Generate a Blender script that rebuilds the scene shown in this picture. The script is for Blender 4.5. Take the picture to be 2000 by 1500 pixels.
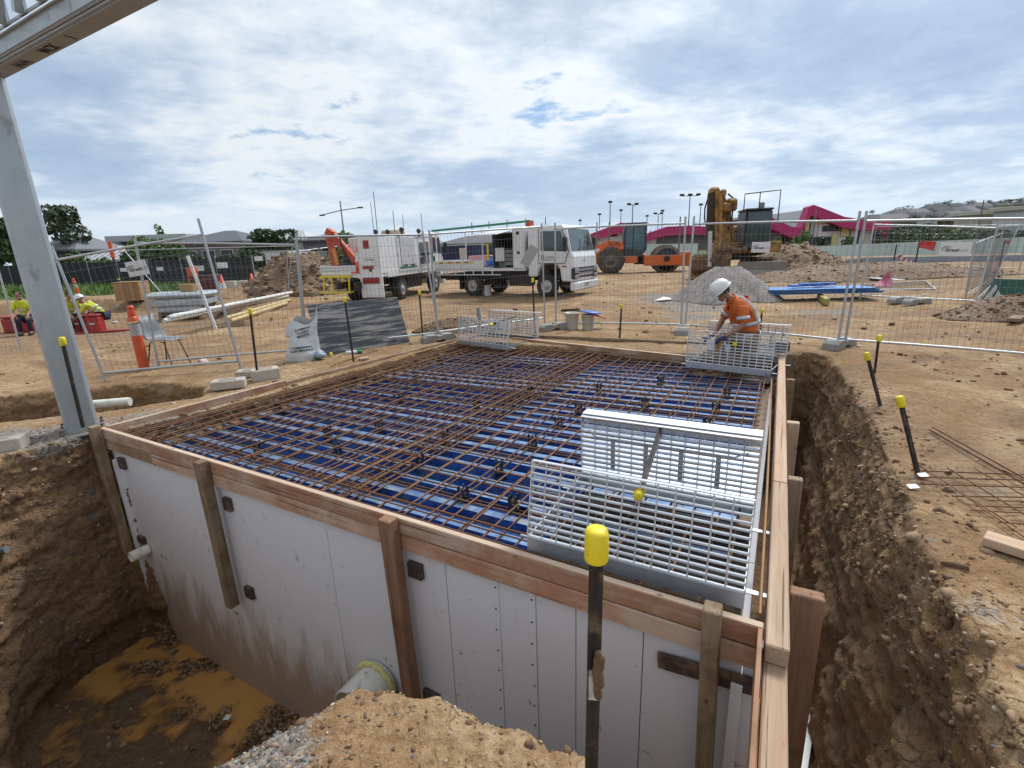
import bpy, math, random
import numpy as np
from mathutils import Vector as V, Matrix as MX
R_ = math.radians
random.seed(7); rng = np.random.default_rng(11)
for o in list(bpy.data.objects): bpy.data.objects.remove(o)
S = bpy.context.scene
COL = S.collection
# ------------------------------------------------------------------ camera
H = 1.6; FPX = 961.0; PITCH = R_(15.3); ROLL = R_(2.0)
cp, sp, cr, sr = math.cos(PITCH), math.sin(PITCH), math.cos(ROLL), math.sin(ROLL)
cd = bpy.data.cameras.new('camera'); cam = bpy.data.objects.new('camera', cd); COL.objects.link(cam); S.camera = cam
cd.sensor_width = 36; cd.lens = 36 * FPX / 2000; cd.clip_start = .05; cd.clip_end = 6000
_r = V((1, 0, 0)); _u = V((0, sp, cp)); _f = V((0, cp, -sp))
_cr = _r * cr - _u * sr; _cu = _r * sr + _u * cr
cam.matrix_world = MX(((_cr.x, _cu.x, -_f.x, 0), (_cr.y, _cu.y, -_f.y, 0), (_cr.z, _cu.z, -_f.z, H), (0, 0, 0, 1)))
def ray(px, py):                     # direction of a sight line of the photograph (2000 x 1500)
    u = (px - 1000) / FPX; v = (py - 750) / FPX
    a = cr * u - sr * v; b = sr * u + cr * v
    return V((a, cp - b * sp, -sp - b * cp))
def G(px, py, z=0.):                 # where it meets the level z
    d = ray(px, py); t = (z - H) / d.z
    return V((d.x * t, d.y * t, z))
def D(px, py, y):                    # where it meets the vertical plane at distance y
    d = ray(px, py); t = y / d.y
    return V((d.x * t, y, H + d.z * t))
# ------------------------------------------------------------------ world, sun, exposure
SKYX, SKYY = 20.3, 4.4
SUN_EL, SUN_AZ = R_(52), R_(38)      # azimuth clockwise from +Y
W = bpy.data.worlds.new('World'); S.world = W; W.use_nodes = True
nt = W.node_tree; nt.nodes.clear()
def N(t, **k):
    n = nt.nodes.new(t)
    for a, b in k.items(): setattr(n, a, b)
    return n
def LK(a, b): nt.links.new(a, b)
def MATH(op, a, b=None, c=None, clamp=False):
    n = N('ShaderNodeMath', operation=op); n.use_clamp = clamp
    for i, x in enumerate((a, b, c)):
        if x is None: continue
        if isinstance(x, (int, float)): n.inputs[i].default_value = x
        else: LK(x, n.inputs[i])
    return n.outputs[0]
def RAMP(fac, stops, interp='LINEAR'):
    n = N('ShaderNodeValToRGB'); n.color_ramp.interpolation = interp; el = n.color_ramp.elements
    while len(el) > 1: el.remove(el[-1])
    for i, (p, c) in enumerate(stops):
        e = el[0] if i == 0 else el.new(p)
        e.position = p; e.color = (c, c, c, 1) if isinstance(c, (int, float)) else (*c, 1)
    LK(fac, n.inputs[0]); return n.outputs[0]
def NOISE(vec, scale, detail=4, rough=.55, dist=0., out=0):
    n = N('ShaderNodeTexNoise'); n.inputs['Scale'].default_value = scale; n.inputs['Detail'].default_value = detail
    n.inputs['Roughness'].default_value = rough; n.inputs['Distortion'].default_value = dist
    if vec is not None: LK(vec, n.inputs['Vector'])
    return n.outputs[out]
def MIXC(fac, a, b, mode='MIX'):
    n = N('ShaderNodeMix', data_type='RGBA', blend_type=mode)
    for s, x in ((n.inputs[0], fac), (n.inputs[6], a), (n.inputs[7], b)):
        if isinstance(x, (int, float)): s.default_value = x
        elif isinstance(x, tuple): s.default_value = (*x[:3], 1)
        else: LK(x, s)
    return n.outputs[2]
tc = N('ShaderNodeTexCoord'); sx = N('ShaderNodeSeparateXYZ'); LK(tc.outputs['Generated'], sx.inputs[0])
sky = N('ShaderNodeTexSky', sky_type='NISHITA'); sky.sun_disc = False; sky.sun_elevation = SUN_EL; sky.sun_rotation = SUN_AZ
sky.air_density = 1.0; sky.dust_density = .2; sky.ozone_density = 1.5
zz = MATH('MAXIMUM', sx.outputs[2], 0.0); den = MATH('ADD', zz, .16)
cb = N('ShaderNodeCombineXYZ'); LK(MATH('DIVIDE', sx.outputs[0], den), cb.inputs[0]); LK(MATH('DIVIDE', sx.outputs[1], den), cb.inputs[1])
mp = N('ShaderNodeMapping'); mp.inputs['Rotation'].default_value = (0, 0, R_(-20)); mp.inputs['Scale'].default_value = (.9, 1.0, 1); mp.inputs['Location'].default_value = (SKYX, SKYY, 0)
LK(cb.outputs[0], mp.inputs[0])
big = NOISE(mp.outputs[0], .38, 2, .45, .2); mid = NOISE(mp.outputs[0], 1.0, 7, .55, .22)
fine = NOISE(mp.outputs[0], 5.0, 6, .62, .15)
dens = MATH('ADD', MATH('ADD', MATH('MULTIPLY', big, .45), MATH('MULTIPLY', mid, .50)), MATH('MULTIPLY', fine, .22))
cover = RAMP(dens, [(0, .0), (.435, .0), (.478, .95), (1, 1)], 'EASE')
tone = MATH('ADD', MATH('MULTIPLY', mid, .52), MATH('ADD', MATH('MULTIPLY', big, .36), MATH('MULTIPLY', fine, .22)))
shade = RAMP(tone, [(.475, (.55, .575, .59)), (.525, (.46, .505, .555)), (.58, (.33, .385, .455)), (.67, (.22, .28, .365))])
band = RAMP(sx.outputs[2], [(0, 0.), (.05, .0), (.13, .50), (.24, .45), (.42, .0)], 'EASE')     # the greyer underside of the far deck
shade = MIXC(MATH('MULTIPLY', band, RAMP(tone, [(.475, .25), (.57, 1.)])), shade, (.22, .315, .45))
# low cumulus bank near the horizon
cb2 = N('ShaderNodeCombineXYZ'); LK(MATH('MULTIPLY', MATH('ARCTAN2', sx.outputs[0], sx.outputs[1]), 2.4), cb2.inputs[0]); LK(MATH('MULTIPLY', sx.outputs[2], 8.), cb2.inputs[1])
lown = NOISE(cb2.outputs[0], 2.3, 7, .55, .3)
lowm = MATH('MULTIPLY', RAMP(lown, [(.53, 0), (.60, 1)]), RAMP(sx.outputs[2], [(0, 1), (.09, 1), (.17, 0)]))
lowc = RAMP(MATH('ADD', lown, MATH('MULTIPLY', sx.outputs[2], 1.2)), [(.56, (.29, .38, .50)), (.68, (.48, .53, .58)), (.80, (.60, .62, .63))])
hz = RAMP(sx.outputs[2], [(0, .80), (.06, .55), (.16, .0)])
cloud = MIXC(hz, shade, (.38, .47, .575))
cloud = MIXC(MATH('MULTIPLY', lowm, .65), cloud, lowc)
# the sun behind the cloud: a broad brightening towards it
sd = V((math.sin(SUN_AZ) * math.cos(SUN_EL), math.cos(SUN_AZ) * math.cos(SUN_EL), math.sin(SUN_EL)))
dt = N('ShaderNodeVectorMath', operation='DOT_PRODUCT'); LK(tc.outputs['Generated'], dt.inputs[0]); dt.inputs[1].default_value = sd
glow = RAMP(dt.outputs['Value'], [(0, .95), (.5, .97), (.80, 1.10), (.90, 1.35), (.95, 2.8), (1, 6.)])
b1 = N('ShaderNodeBackground'); LK(sky.outputs[0], b1.inputs[0]); b1.inputs[1].default_value = .065
b2 = N('ShaderNodeBackground'); LK(cloud, b2.inputs[0]); LK(MATH('MULTIPLY', glow, .94), b2.inputs[1])
mxs = N('ShaderNodeMixShader'); LK(MATH('MAXIMUM', cover, MATH('MULTIPLY', hz, 1.15, clamp=True)), mxs.inputs[0]); LK(b1.outputs[0], mxs.inputs[1]); LK(b2.outputs[0], mxs.inputs[2])
wo = N('ShaderNodeOutputWorld'); LK(mxs.outputs[0], wo.inputs[0])
sl = bpy.data.lights.new('sun', 'SUN'); sl.energy = 1.5; sl.angle = R_(16); sl.color = (1, .96, .89)
so = bpy.data.objects.new('sun', sl); COL.objects.link(so); so.rotation_euler = sd.to_track_quat('Z', 'Y').to_euler(); so.location = (20, 20, 30)
vs = S.view_settings; vs.view_transform = 'Standard'; vs.look = 'None'; vs.gamma = 1; vs.use_curve_mapping = False; vs.exposure = .86
S.render.engine = 'CYCLES'
S.cycles.max_bounces = 6; S.cycles.diffuse_bounces = 3; S.cycles.glossy_bounces = 3; S.cycles.transmission_bounces = 4; S.cycles.transparent_max_bounces = 12
S.cycles.use_denoising = True; S.cycles.caustics_reflective = False; S.cycles.caustics_refractive = False
# ------------------------------------------------------------------ materials
def newmat(name):
    global nt
    m = bpy.data.materials.new(name); m.use_nodes = True; nt = m.node_tree; nt.nodes.clear()
    b = N('ShaderNodeBsdfPrincipled'); o = N('ShaderNodeOutputMaterial'); LK(b.outputs[0], o.inputs[0])
    return m, b
def setin(s, x):
    if isinstance(x, (int, float)): s.default_value = x
    elif isinstance(x, tuple): s.default_value = (*x[:3], 1) if len(s.default_value) == 4 else x
    else: LK(x, s)
def BUMP(h, dist, strength=1.0, prev=None):
    n = N('ShaderNodeBump'); n.inputs['Distance'].default_value = dist; n.inputs['Strength'].default_value = strength
    LK(h, n.inputs['Height'])
    if prev is not None: LK(prev, n.inputs['Normal'])
    return n.outputs[0]
def OBJ(scale=(1, 1, 1), rnd=True):
    t = N('ShaderNodeTexCoord'); m = N('ShaderNodeMapping'); m.inputs['Scale'].default_value = scale
    LK(t.outputs['Object'], m.inputs[0])
    if rnd:
        oi = N('ShaderNodeObjectInfo'); c = N('ShaderNodeCombineXYZ')
        for i in range(3): LK(MATH('MULTIPLY', oi.outputs['Random'], 13.7 + 7 * i), c.inputs[i])
        LK(c.outputs[0], m.inputs['Location'])
    return m.outputs[0]
MATS = {}
def pm(name, c1, c2=None, sc=6., rough=.6, metal=0., bump=0., bsc=None, dirt=None, dsc=3., dth=.58, rnd=.12, stretch=(1, 1, 1), detail=5, spec=.5, coat=0., trans=0., alpha=1., r2=None):
    """colour noise between c1 and c2, optional dirt patches, relief and a tone of its own per object"""
    m, b = newmat(name); v = OBJ(stretch)
    n = NOISE(v, sc, detail, .6)
    col = MIXC(RAMP(n, [(.3, 0.), (.7, 1.)]), c1, c2 or tuple(x * .8 for x in c1))
    if rnd:
        oi = N('ShaderNodeObjectInfo'); h = N('ShaderNodeHueSaturation'); LK(col, h.inputs['Color'])
        LK(MATH('MULTIPLY_ADD', oi.outputs['Random'], rnd * 2, 1 - rnd), h.inputs['Value']); col = h.outputs[0]
    rr = rough
    if dirt:
        dn = NOISE(v, dsc, 6, .65); dm = RAMP(dn, [(dth - .06, 0.), (dth + .06, 1.)])
        col = MIXC(MATH('MULTIPLY', dm, .85), col, dirt); rr = MATH('MAXIMUM', MATH('MULTIPLY', dm, .8), rough)
        if metal: metal = MATH('MULTIPLY', MATH('SUBTRACT', 1., dm), metal)
    elif r2 is not None:
        rr = MATH('MULTIPLY_ADD', n, r2 - rough, rough)
    setin(b.inputs['Base Color'], col); setin(b.inputs['Roughness'], rr); setin(b.inputs['Metallic'], metal)
    b.inputs['Specular IOR Level'].default_value = spec
    if coat: b.inputs['Coat Weight'].default_value = coat; b.inputs['Coat Roughness'].default_value = .08
    if trans: b.inputs['Transmission Weight'].default_value = trans
    if alpha < 1: b.inputs['Alpha'].default_value = alpha
    if bump: LK(BUMP(NOISE(v, bsc or sc * 3, 6, .65), bump), b.inputs['Normal'])
    MATS[name] = m; return m
def wood(name, c1, c2, grain=(1.2, 30, 30), rough=.75, dirt=None, dth=.6, paint=None, pth=.55):
    m, b = newmat(name); v = OBJ(grain); w = OBJ((1, 1, 1))
    n = NOISE(v, 1., 6, .65, .6); n2 = NOISE(w, 2.2, 5, .6)
    col = MIXC(RAMP(n, [(.3, 0.), (.68, 1.)]), c1, c2)
    if paint: col = MIXC(RAMP(MATH('ADD', MATH('MULTIPLY', n, .35), MATH('MULTIPLY', n2, .65)), [(pth - .05, 0.), (pth + .07, .85)]), col, paint)
    # knots, cracks and nail holes
    vo = N('ShaderNodeTexVoronoi'); LK(OBJ((5, 11, 11)), vo.inputs['Vector']); vo.inputs['Scale'].default_value = 1.
    col = MIXC(RAMP(vo.outputs['Distance'], [(.05, .75), (.11, 0.)]), col, tuple(x * .25 for x in c2))
    crk = RAMP(NOISE(OBJ((.9, 55, 55)), 1., 3, .5), [(.28, .8), (.36, 0.)])
    col = MIXC(crk, col, tuple(x * .3 for x in c2))
    if dirt: col = MIXC(RAMP(NOISE(w, 4., 7, .7), [(dth - .1, 0.), (dth + .08, .9)]), col, dirt)
    oi = N('ShaderNodeObjectInfo'); h = N('ShaderNodeHueSaturation'); LK(col, h.inputs['Color']); LK(MATH('MULTIPLY_ADD', oi.outputs['Random'], .3, .85), h.inputs['Value'])
    LK(h.outputs[0], b.inputs['Base Color']); b.inputs['Roughness'].default_value = rough; b.inputs['Specular IOR Level'].default_value = .25
    LK(BUMP(MATH('SUBTRACT', n, crk), .004), b.inputs['Normal']); MATS[name] = m; return m
# ------------------------------------------------------------------ geometry
def hexa(h):
    f = lambda x: x / 12.92 if x <= .04045 else ((x + .055) / 1.055) ** 2.4
    return tuple(f(int(h[i:i + 2], 16) / 255) for i in (0, 2, 4))
class MB:
    def __init__(s): s.v = []; s.f = []; s.m = []; s.s = []
    def add(s, vs, fs, mi=0, smooth=False, M=None):
        k = len(s.v)
        s.v += [tuple(M @ V(p)) for p in vs] if M is not None else [tuple(p) for p in vs]
        s.f += [tuple(i + k for i in f) for f in fs]; s.m += [mi] * len(fs); s.s += [smooth] * len(fs); return s
    def box(s, c, d, rot=None, ch=0., mi=0, taper=None):
        """box at centre c with size d, optional chamfer; taper = (sx, sy) scale of the top"""
        hx, hy, hz = d[0] / 2, d[1] / 2, d[2] / 2
        M = MX.Translation(V(c)) @ (rot.to_4x4() if rot is not None else MX.Identity(4))
        tx, ty = taper or (1, 1)
        if not ch:
            vs = [(x * hx * (tx if z > 0 else 1), y * hy * (ty if z > 0 else 1), z * hz) for x in (-1, 1) for y in (-1, 1) for z in (-1, 1)]
            return s.add(vs, [(0, 1, 3, 2), (4, 6, 7, 5), (0, 4, 5, 1), (2, 3, 7, 6), (0, 2, 6, 4), (1, 5, 7, 3)], mi, False, M)
        ch = min(ch, hx * .9, hy * .9, hz * .9); vs = []; ix = {}
        for x in (-1, 1):
            for y in (-1, 1):
                for z in (-1, 1):
                    for a in range(3):
                        p = [x * (hx - ch), y * (hy - ch), z * (hz - ch)]; p[a] = (x * hx, y * hy, z * hz)[a]
                        if z > 0: p[0] *= tx; p[1] *= ty
                        ix[x, y, z, a] = len(vs); vs.append(p)
        fs = []
        for q in (-1, 1):
            for a in range(3):
                b, c2 = (a + 1) % 3, (a + 2) % 3
                def k(u, w):
                    t = [0, 0, 0]; t[a] = q; t[b] = u; t[c2] = w; return ix[t[0], t[1], t[2], a]
                f = [k(-1, -1), k(1, -1), k(1, 1), k(-1, 1)]; fs.append(f if q > 0 else f[::-1])
        for a in range(3):
            b, c2 = (a + 1) % 3, (a + 2) % 3
            for u in (-1, 1):
                for w in (-1, 1):
                    def k(e, n):
                        t = [0, 0, 0]; t[a] = e; t[b] = u; t[c2] = w; return ix[t[0], t[1], t[2], n]
                    f = [k(-1, b), k(1, b), k(1, c2), k(-1, c2)]; fs.append(f if u * w > 0 else f[::-1])
        for x in (-1, 1):
            for y in (-1, 1):
                for z in (-1, 1):
                    f = [ix[x, y, z, a] for a in range(3)]; fs.append(f if x * y * z > 0 else f[::-1])
        return s.add(vs, fs, mi, False, M)
    def tube(s, pts, r, n=8, caps=True, mi=0, smooth=True):
        pts = [V(p) for p in pts]; rs = r if isinstance(r, (list, tuple)) else [r] * len(pts)
        vs = []; fs = []; pu = None
        for i, p in enumerate(pts):
            t = (pts[min(i + 1, len(pts) - 1)] - pts[max(i - 1, 0)]).normalized()
            if pu is None: pu = t.orthogonal().normalized()
            u = (pu - t * pu.dot(t)); u = u.normalized() if u.length > 1e-6 else t.orthogonal().normalized(); pu = u
            w = t.cross(u)
            vs += [p + (u * math.cos(2 * math.pi * k / n + math.pi / n) + w * math.sin(2 * math.pi * k / n + math.pi / n)) * rs[i] for k in range(n)]
        for i in range(len(pts) - 1):
            for k in range(n):
                a, b = i * n + k, i * n + (k + 1) % n
                fs.append((a, b, b + n, a + n))
        s.add(vs, fs, mi, smooth and n > 4)
        if caps: k0 = len(vs) - n; s.add(vs[:n], [tuple(range(n))[::-1]], mi); s.add(vs[k0:], [tuple(range(n))], mi)
        return s
    def bar(s, a, b, w, h, mi=0, up=(0, 0, 1)):
        a, b = V(a), V(b); x = (b - a).normalized(); y = V(up).cross(x)
        y = y.normalized() if y.length > 1e-5 else x.orthogonal().normalized(); z = x.cross(y)
        return s.box((a + b) / 2, ((b - a).length, w, h), MX((x, y, z)).transposed(), mi=mi)
    def lathe(s, prof, n=16, M=None, mi=0, smooth=True, closed=False):
        vs = []; fs = []; L = len(prof)
        for r, z in prof: vs += [(r * math.cos(2 * math.pi * k / n), r * math.sin(2 * math.pi * k / n), z) for k in range(n)]
        for i in range(L - 1):
            for k in range(n):
                a, b = i * n + k, i * n + (k + 1) % n; fs.append((a, b, b + n, a + n))
        s.add(vs, fs, mi, smooth, M)
        if not closed:
            if prof[0][0] > 1e-4: s.add(vs[:n], [tuple(range(n))[::-1]], mi, False, M)
            if prof[-1][0] > 1e-4: s.add(vs[-n:], [tuple(range(n))], mi, False, M)
        return s
    def prism(s, poly, y0, y1, M=None, mi=0):
        """polygon in the XZ plane (counter-clockwise seen from -Y) pushed from y0 to y1"""
        n = len(poly); vs = [(x, y0, z) for x, z in poly] + [(x, y1, z) for x, z in poly]
        fs = [tuple(range(n)), tuple(range(n, 2 * n))[::-1]] + [(i, i + n, (i + 1) % n + n, (i + 1) % n) for i in range(n)]
        return s.add(vs, fs, mi, False, M)
    def ball(s, c, r, n=10, mi=0, sq=(1, 1, 1)):
        k = n // 2; prof = [(math.sin(math.pi * i / k) * r, -math.cos(math.pi * i / k) * r) for i in range(k + 1)]
        return s.lathe(prof, n, MX.Translation(V(c)) @ MX.Diagonal((*sq, 1)), mi)
    def mesh(s, name):
        me = bpy.data.meshes.new(name); me.from_pydata(s.v, [], s.f)
        me.polygons.foreach_set('material_index', s.m); me.polygons.foreach_set('use_smooth', s.s); me.update(); return me
    def build(s, name, mat, parent=None, M=None, sub=0):
        return link(name, s.mesh(name), mat, parent, M)
def link(name, me, mat, parent=None, M=None):
    for m in (mat if isinstance(mat, (list, tuple)) else [mat]):
        if len(me.materials) < (len(mat) if isinstance(mat, (list, tuple)) else 1): me.materials.append(m)
    o = bpy.data.objects.new(name, me); COL.objects.link(o)
    if parent is not None: o.parent = parent
    if M is not None: o.matrix_basis = M
    return o
def thing(name, label, cat, loc=(0, 0, 0), rz=0., group=None, rot=None):
    o = bpy.data.objects.new(name, None); o.empty_display_size = .1; COL.objects.link(o)
    o.matrix_basis = MX.Translation(V(loc)) @ (rot.to_4x4() if rot is not None else MX.Rotation(rz, 4, 'Z'))
    return tag(o, label, cat, group)
def tag(o, label=None, cat=None, group=None, kind=None):
    if label: o['label'] = label
    if cat: o['category'] = cat
    if group: o['group'] = group
    if kind: o['kind'] = kind
    return o
def beam(name, a, b, w, h, mat, parent, up=(0, 0, 1), ch=.004, roll=0., top=None):
    """timber or bar with its length on local X; a, b in world space; w across, h along up"""
    a, b = V(a), V(b); x = (b - a).normalized(); y = V(up).cross(x).normalized(); z = x.cross(y); L = (b - a).length
    M = MX((x, y, z)).transposed().to_4x4(); M.translation = (a + b) / 2
    if roll: M = M @ MX.Rotation(roll, 4, 'X')
    if parent is not None: M = parent.matrix_basis.inverted() @ M
    mb = MB().box((0, 0, 0), (L, w, h), ch=ch)
    if top: mb.m[5 if ch else 3] = 1; mat = [mat, top]
    return mb.build(name, mat, parent, M)
def kids(o): return [c for c in bpy.data.objects if c.parent == o]
def copy_tree(o, M=None, label=None, parent=None, ch=None):
    c = o.copy(); COL.objects.link(c)
    if parent is not None: c.parent = parent
    if M is not None: c.matrix_basis = M
    if label: c['label'] = label
    for k in kids(o): copy_tree(k, None, None, c)
    return c
def text(body, size, mat, parent, M, ex=.002, name='lettering', align='CENTER', shear=0., bold=0.):
    cu = bpy.data.curves.new(name, 'FONT'); cu.body = body; cu.size = size; cu.extrude = ex; cu.align_x = align; cu.align_y = 'CENTER'; cu.shear = shear; cu.offset = bold; cu.resolution_u = 2
    t = bpy.data.objects.new('tmp', cu); COL.objects.link(t)
    me = bpy.data.meshes.new_from_object(t.evaluated_get(bpy.context.evaluated_depsgraph_get())); bpy.data.objects.remove(t); bpy.data.curves.remove(cu)
    me.materials.clear()
    return link(name, me, mat, parent, M)
# ------------------------------------------------------------------ numpy noise
_L = rng.random((32, 32, 32)).astype(np.float32)
def vnoise(x, y, z):
    xi, yi, zi = np.floor(x).astype(int), np.floor(y).astype(int), np.floor(z).astype(int)
    fx, fy, fz = x - xi, y - yi, z - zi
    q = lambda t: t * t * t * (t * (t * 6 - 15) + 10)
    fx, fy, fz = q(fx), q(fy), q(fz); r = 0
    for dx in (0, 1):
        for dy in (0, 1):
            for dz in (0, 1):
                r = r + _L[(xi + dx) & 31, (yi + dy) & 31, (zi + dz) & 31] * (fx if dx else 1 - fx) * (fy if dy else 1 - fy) * (fz if dz else 1 - fz)
    return r * 2 - 1
def fbm(x, y, z, sc=1., o=4, g=.5, lac=2.03):
    a = 1.; t = 0.; r = 0.
    for i in range(o):
        r = r + a * vnoise(x * sc + 17.3 * i, y * sc + 5.1 * i, z * sc + 9.7 * i); t += a; a *= g; sc *= lac
    return r / t
def sstep(a, b, x):
    t = np.clip((x - a) / (b - a), 0, 1); return t * t * (3 - 2 * t)
def polydist(px, py, poly):
    """signed distance to a polygon, positive inside"""
    d = np.full(px.shape, 1e9); ins = np.zeros(px.shape, bool); n = len(poly)
    for i in range(n):
        (x0, y0), (x1, y1) = poly[i], poly[(i + 1) % n]
        ex, ey = x1 - x0, y1 - y0
        t = np.clip(((px - x0) * ex + (py - y0) * ey) / (ex * ex + ey * ey), 0, 1)
        d = np.minimum(d, np.hypot(px - x0 - t * ex, py - y0 - t * ey))
        c = ((y0 > py) != (y1 > py)) & (px < (x1 - x0) * (py - y0) / ((y1 - y0) if y1 != y0 else 1e-9) + x0)
        ins ^= c
    return np.where(ins, d, -d)
# ------------------------------------------------------------------ soil
def soil_mat():
    m, b = newmat('soil'); t = N('ShaderNodeTexCoord'); P = t.outputs['Object']
    at = N('ShaderNodeAttribute'); at.attribute_name = 'zone'; s3 = N('ShaderNodeSeparateColor'); LK(at.outputs['Color'], s3.inputs[0])
    brown, grav, wet = s3.outputs[0], s3.outputs[1], s3.outputs[2]
    n1 = NOISE(P, .55, 5, .6, .4); n2 = NOISE(P, 3.5, 6, .65, .3); n3 = NOISE(P, 22., 5, .7); n4 = NOISE(P, 95., 3, .7)
    mixn = MATH('ADD', MATH('MULTIPLY', n2, .5), MATH('MULTIPLY', n3, .5))
    tan = MIXC(RAMP(n1, [(.41, 0), (.59, 1)]), (.325, .195, .096), (.47, .33, .19))
    tan = MIXC(RAMP(mixn, [(.42, .85), (.56, 0)]), tan, (.20, .11, .048))
    brn = MIXC(RAMP(mixn, [(.38, 0), (.62, 1)]), (.15, .085, .044), (.34, .215, .118))
    brn = MIXC(RAMP(NOISE(P, 1.7, 4, .6), [(.55, 0), (.66, .6)]), brn, (.36, .245, .14))
    brn = MIXC(RAMP(NOISE(P, 2.3, 4, .6, .5), [(.60, 0), (.68, .55)]), brn, (.20, .19, .17))
    bm = RAMP(MATH('ADD', brown, MATH('MULTIPLY', MATH('SUBTRACT', mixn, .5), 1.3)), [(.38, 0), (.62, 1)])
    col = MIXC(bm, tan, brn)
    vo = N('ShaderNodeTexVoronoi'); LK(P, vo.inputs['Vector']); vo.inputs['Scale'].default_value = 55.
    gcol = MIXC(RAMP(vo.outputs['Color'], [(.2, 0), (.8, 1)]), (.11, .112, .115), (.36, .33, .29))
    gm = RAMP(MATH('ADD', grav, MATH('MULTIPLY', MATH('SUBTRACT', mixn, .5), 1.6)), [(.45, 0), (.62, .78)])
    col = MIXC(gm, col, gcol)
    spk = RAMP(n4, [(.62, 0), (.72, .55)]); col = MIXC(spk, col, (.55, .47, .36))
    dk = RAMP(n4, [(.30, .5), (.40, 0)]); col = MIXC(dk, col, (.13, .08, .045))
    wm = RAMP(MATH('ADD', wet, MATH('MULTIPLY', MATH('SUBTRACT', n2, .5), .9)), [(.4, 0), (.7, 1)])
    col = MIXC(MATH('MULTIPLY', wm, .62), col, MIXC(n3, (.08, .046, .024), (.17, .10, .052)))
    col = MIXC(RAMP(MATH('ADD', at.outputs['Alpha'], MATH('MULTIPLY', MATH('SUBTRACT', mixn, .5), .8)), [(.35, 0), (.6, 1)]), col, MIXC(n2, (.035, .07, .014), (.10, .13, .035)))
    LK(col, b.inputs['Base Color']); LK(MATH('MULTIPLY_ADD', wm, -.3, .93), b.inputs['Roughness']); b.inputs['Specular IOR Level'].default_value = .3
    ck = N('ShaderNodeTexVoronoi', feature='DISTANCE_TO_EDGE'); ck.inputs['Scale'].default_value = 5.5
    wv = N('ShaderNodeVectorMath', operation='ADD'); LK(P, wv.inputs[0])
    nv = N('ShaderNodeTexNoise'); nv.inputs['Scale'].default_value = 6.; LK(P, nv.inputs['Vector'])
    sc_ = N('ShaderNodeVectorMath', operation='SCALE'); LK(nv.outputs[1], sc_.inputs[0]); sc_.inputs['Scale'].default_value = .25; LK(sc_.outputs[0], wv.inputs[1]); LK(wv.outputs[0], ck.inputs['Vector'])
    crack = MATH('MULTIPLY', RAMP(ck.outputs['Distance'], [(0, 0), (.05, 1)]), RAMP(n1, [(.45, .0), (.6, 1)]))
    crk = MATH('SUBTRACT', RAMP(ck.outputs['Distance'], [(0, 0), (.045, 1)]), 1.)
    h = MATH('ADD', MATH('MULTIPLY', n3, 1.), MATH('MULTIPLY', n2, .7)); h = MATH('ADD', h, MATH('MULTIPLY', crk, MATH('MULTIPLY', RAMP(n2, [(.48, 0), (.56, 1)]), .5)))
    h = MATH('ADD', h, MATH('MULTIPLY', vo.outputs['Distance'], MATH('MULTIPLY', gm, -.6)))
    bp = BUMP(h, .028, .9); bp = BUMP(n4, .006, .9, bp); LK(bp, b.inputs['Normal'])
    return m
SOIL = soil_mat()
def water_mat():
    m, b = newmat('muddy_water'); v = OBJ((1, 1, 1), False)
    col = MIXC(NOISE(v, 1.6, 4, .6), (.52, .245, .065), (.60, .32, .105))
    LK(col, b.inputs['Base Color']); b.inputs['Roughness'].default_value = .06; b.inputs['Specular IOR Level'].default_value = .5
    at = N('ShaderNodeAttribute'); at.attribute_name = 'depth'; LK(RAMP(at.outputs['Fac'], [(0., 0.), (.008, .35), (.035, .93), (.08, 1.)]), b.inputs['Alpha'])
    LK(BUMP(NOISE(v, 14., 2, .5), .001, .3), b.inputs['Normal']); return m
FL, FR, BR, BL = [(p.x, p.y) for p in (G(195, 836), G(1492, 1228), G(1524, 690), G(897, 660))]
PIT = [(-4.30, 4.80), (-4.62, 4.02), (-4.66, 3.4), (-4.15, 2.6), (-3.2, 1.55), (-2.35, .4), (-1.35, .45), (-1.10, 1.10), (-.92, 1.36), (-.62, 1.58), (-.28, 1.50), (.0, 1.34), (.3, 1.08), (.65, .76),
       (1.1, .7), (1.45, 1.0), (1.66, 1.31), (2.02, 1.95), (2.52, 2.87), (3.43, 4.46), (4.02, 5.6), (4.50, 6.75), (4.42, 7.2), (3.95, 7.12), (3.72, 6.9), (-.95, 9.05), (-3.95, 4.75)]
TRB = [(-9, 6.05), (-6.69, 6.23), (-6.15, 6.53), (-4.9, 6.72), (-4.15, 6.5), (-3.95, 5.98), (-4.45, 5.6), (-5.0, 5.40), (-5.6, 5.15), (-6.6, 5.0), (-9, 4.9)]
PITC = [(p.x, p.y) for p in (G(-400, 612), G(0, 592), G(150, 583), G(300, 581), G(478, 592), G(490, 632), G(330, 655), G(200, 668), G(0, 690), G(-400, 740))]
GRASS = [(p.x, p.y) for p in (G(-500, 592), G(60, 584), G(242, 573), G(420, 563), G(420, 548), G(60, 552), G(-500, 562))]
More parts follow.
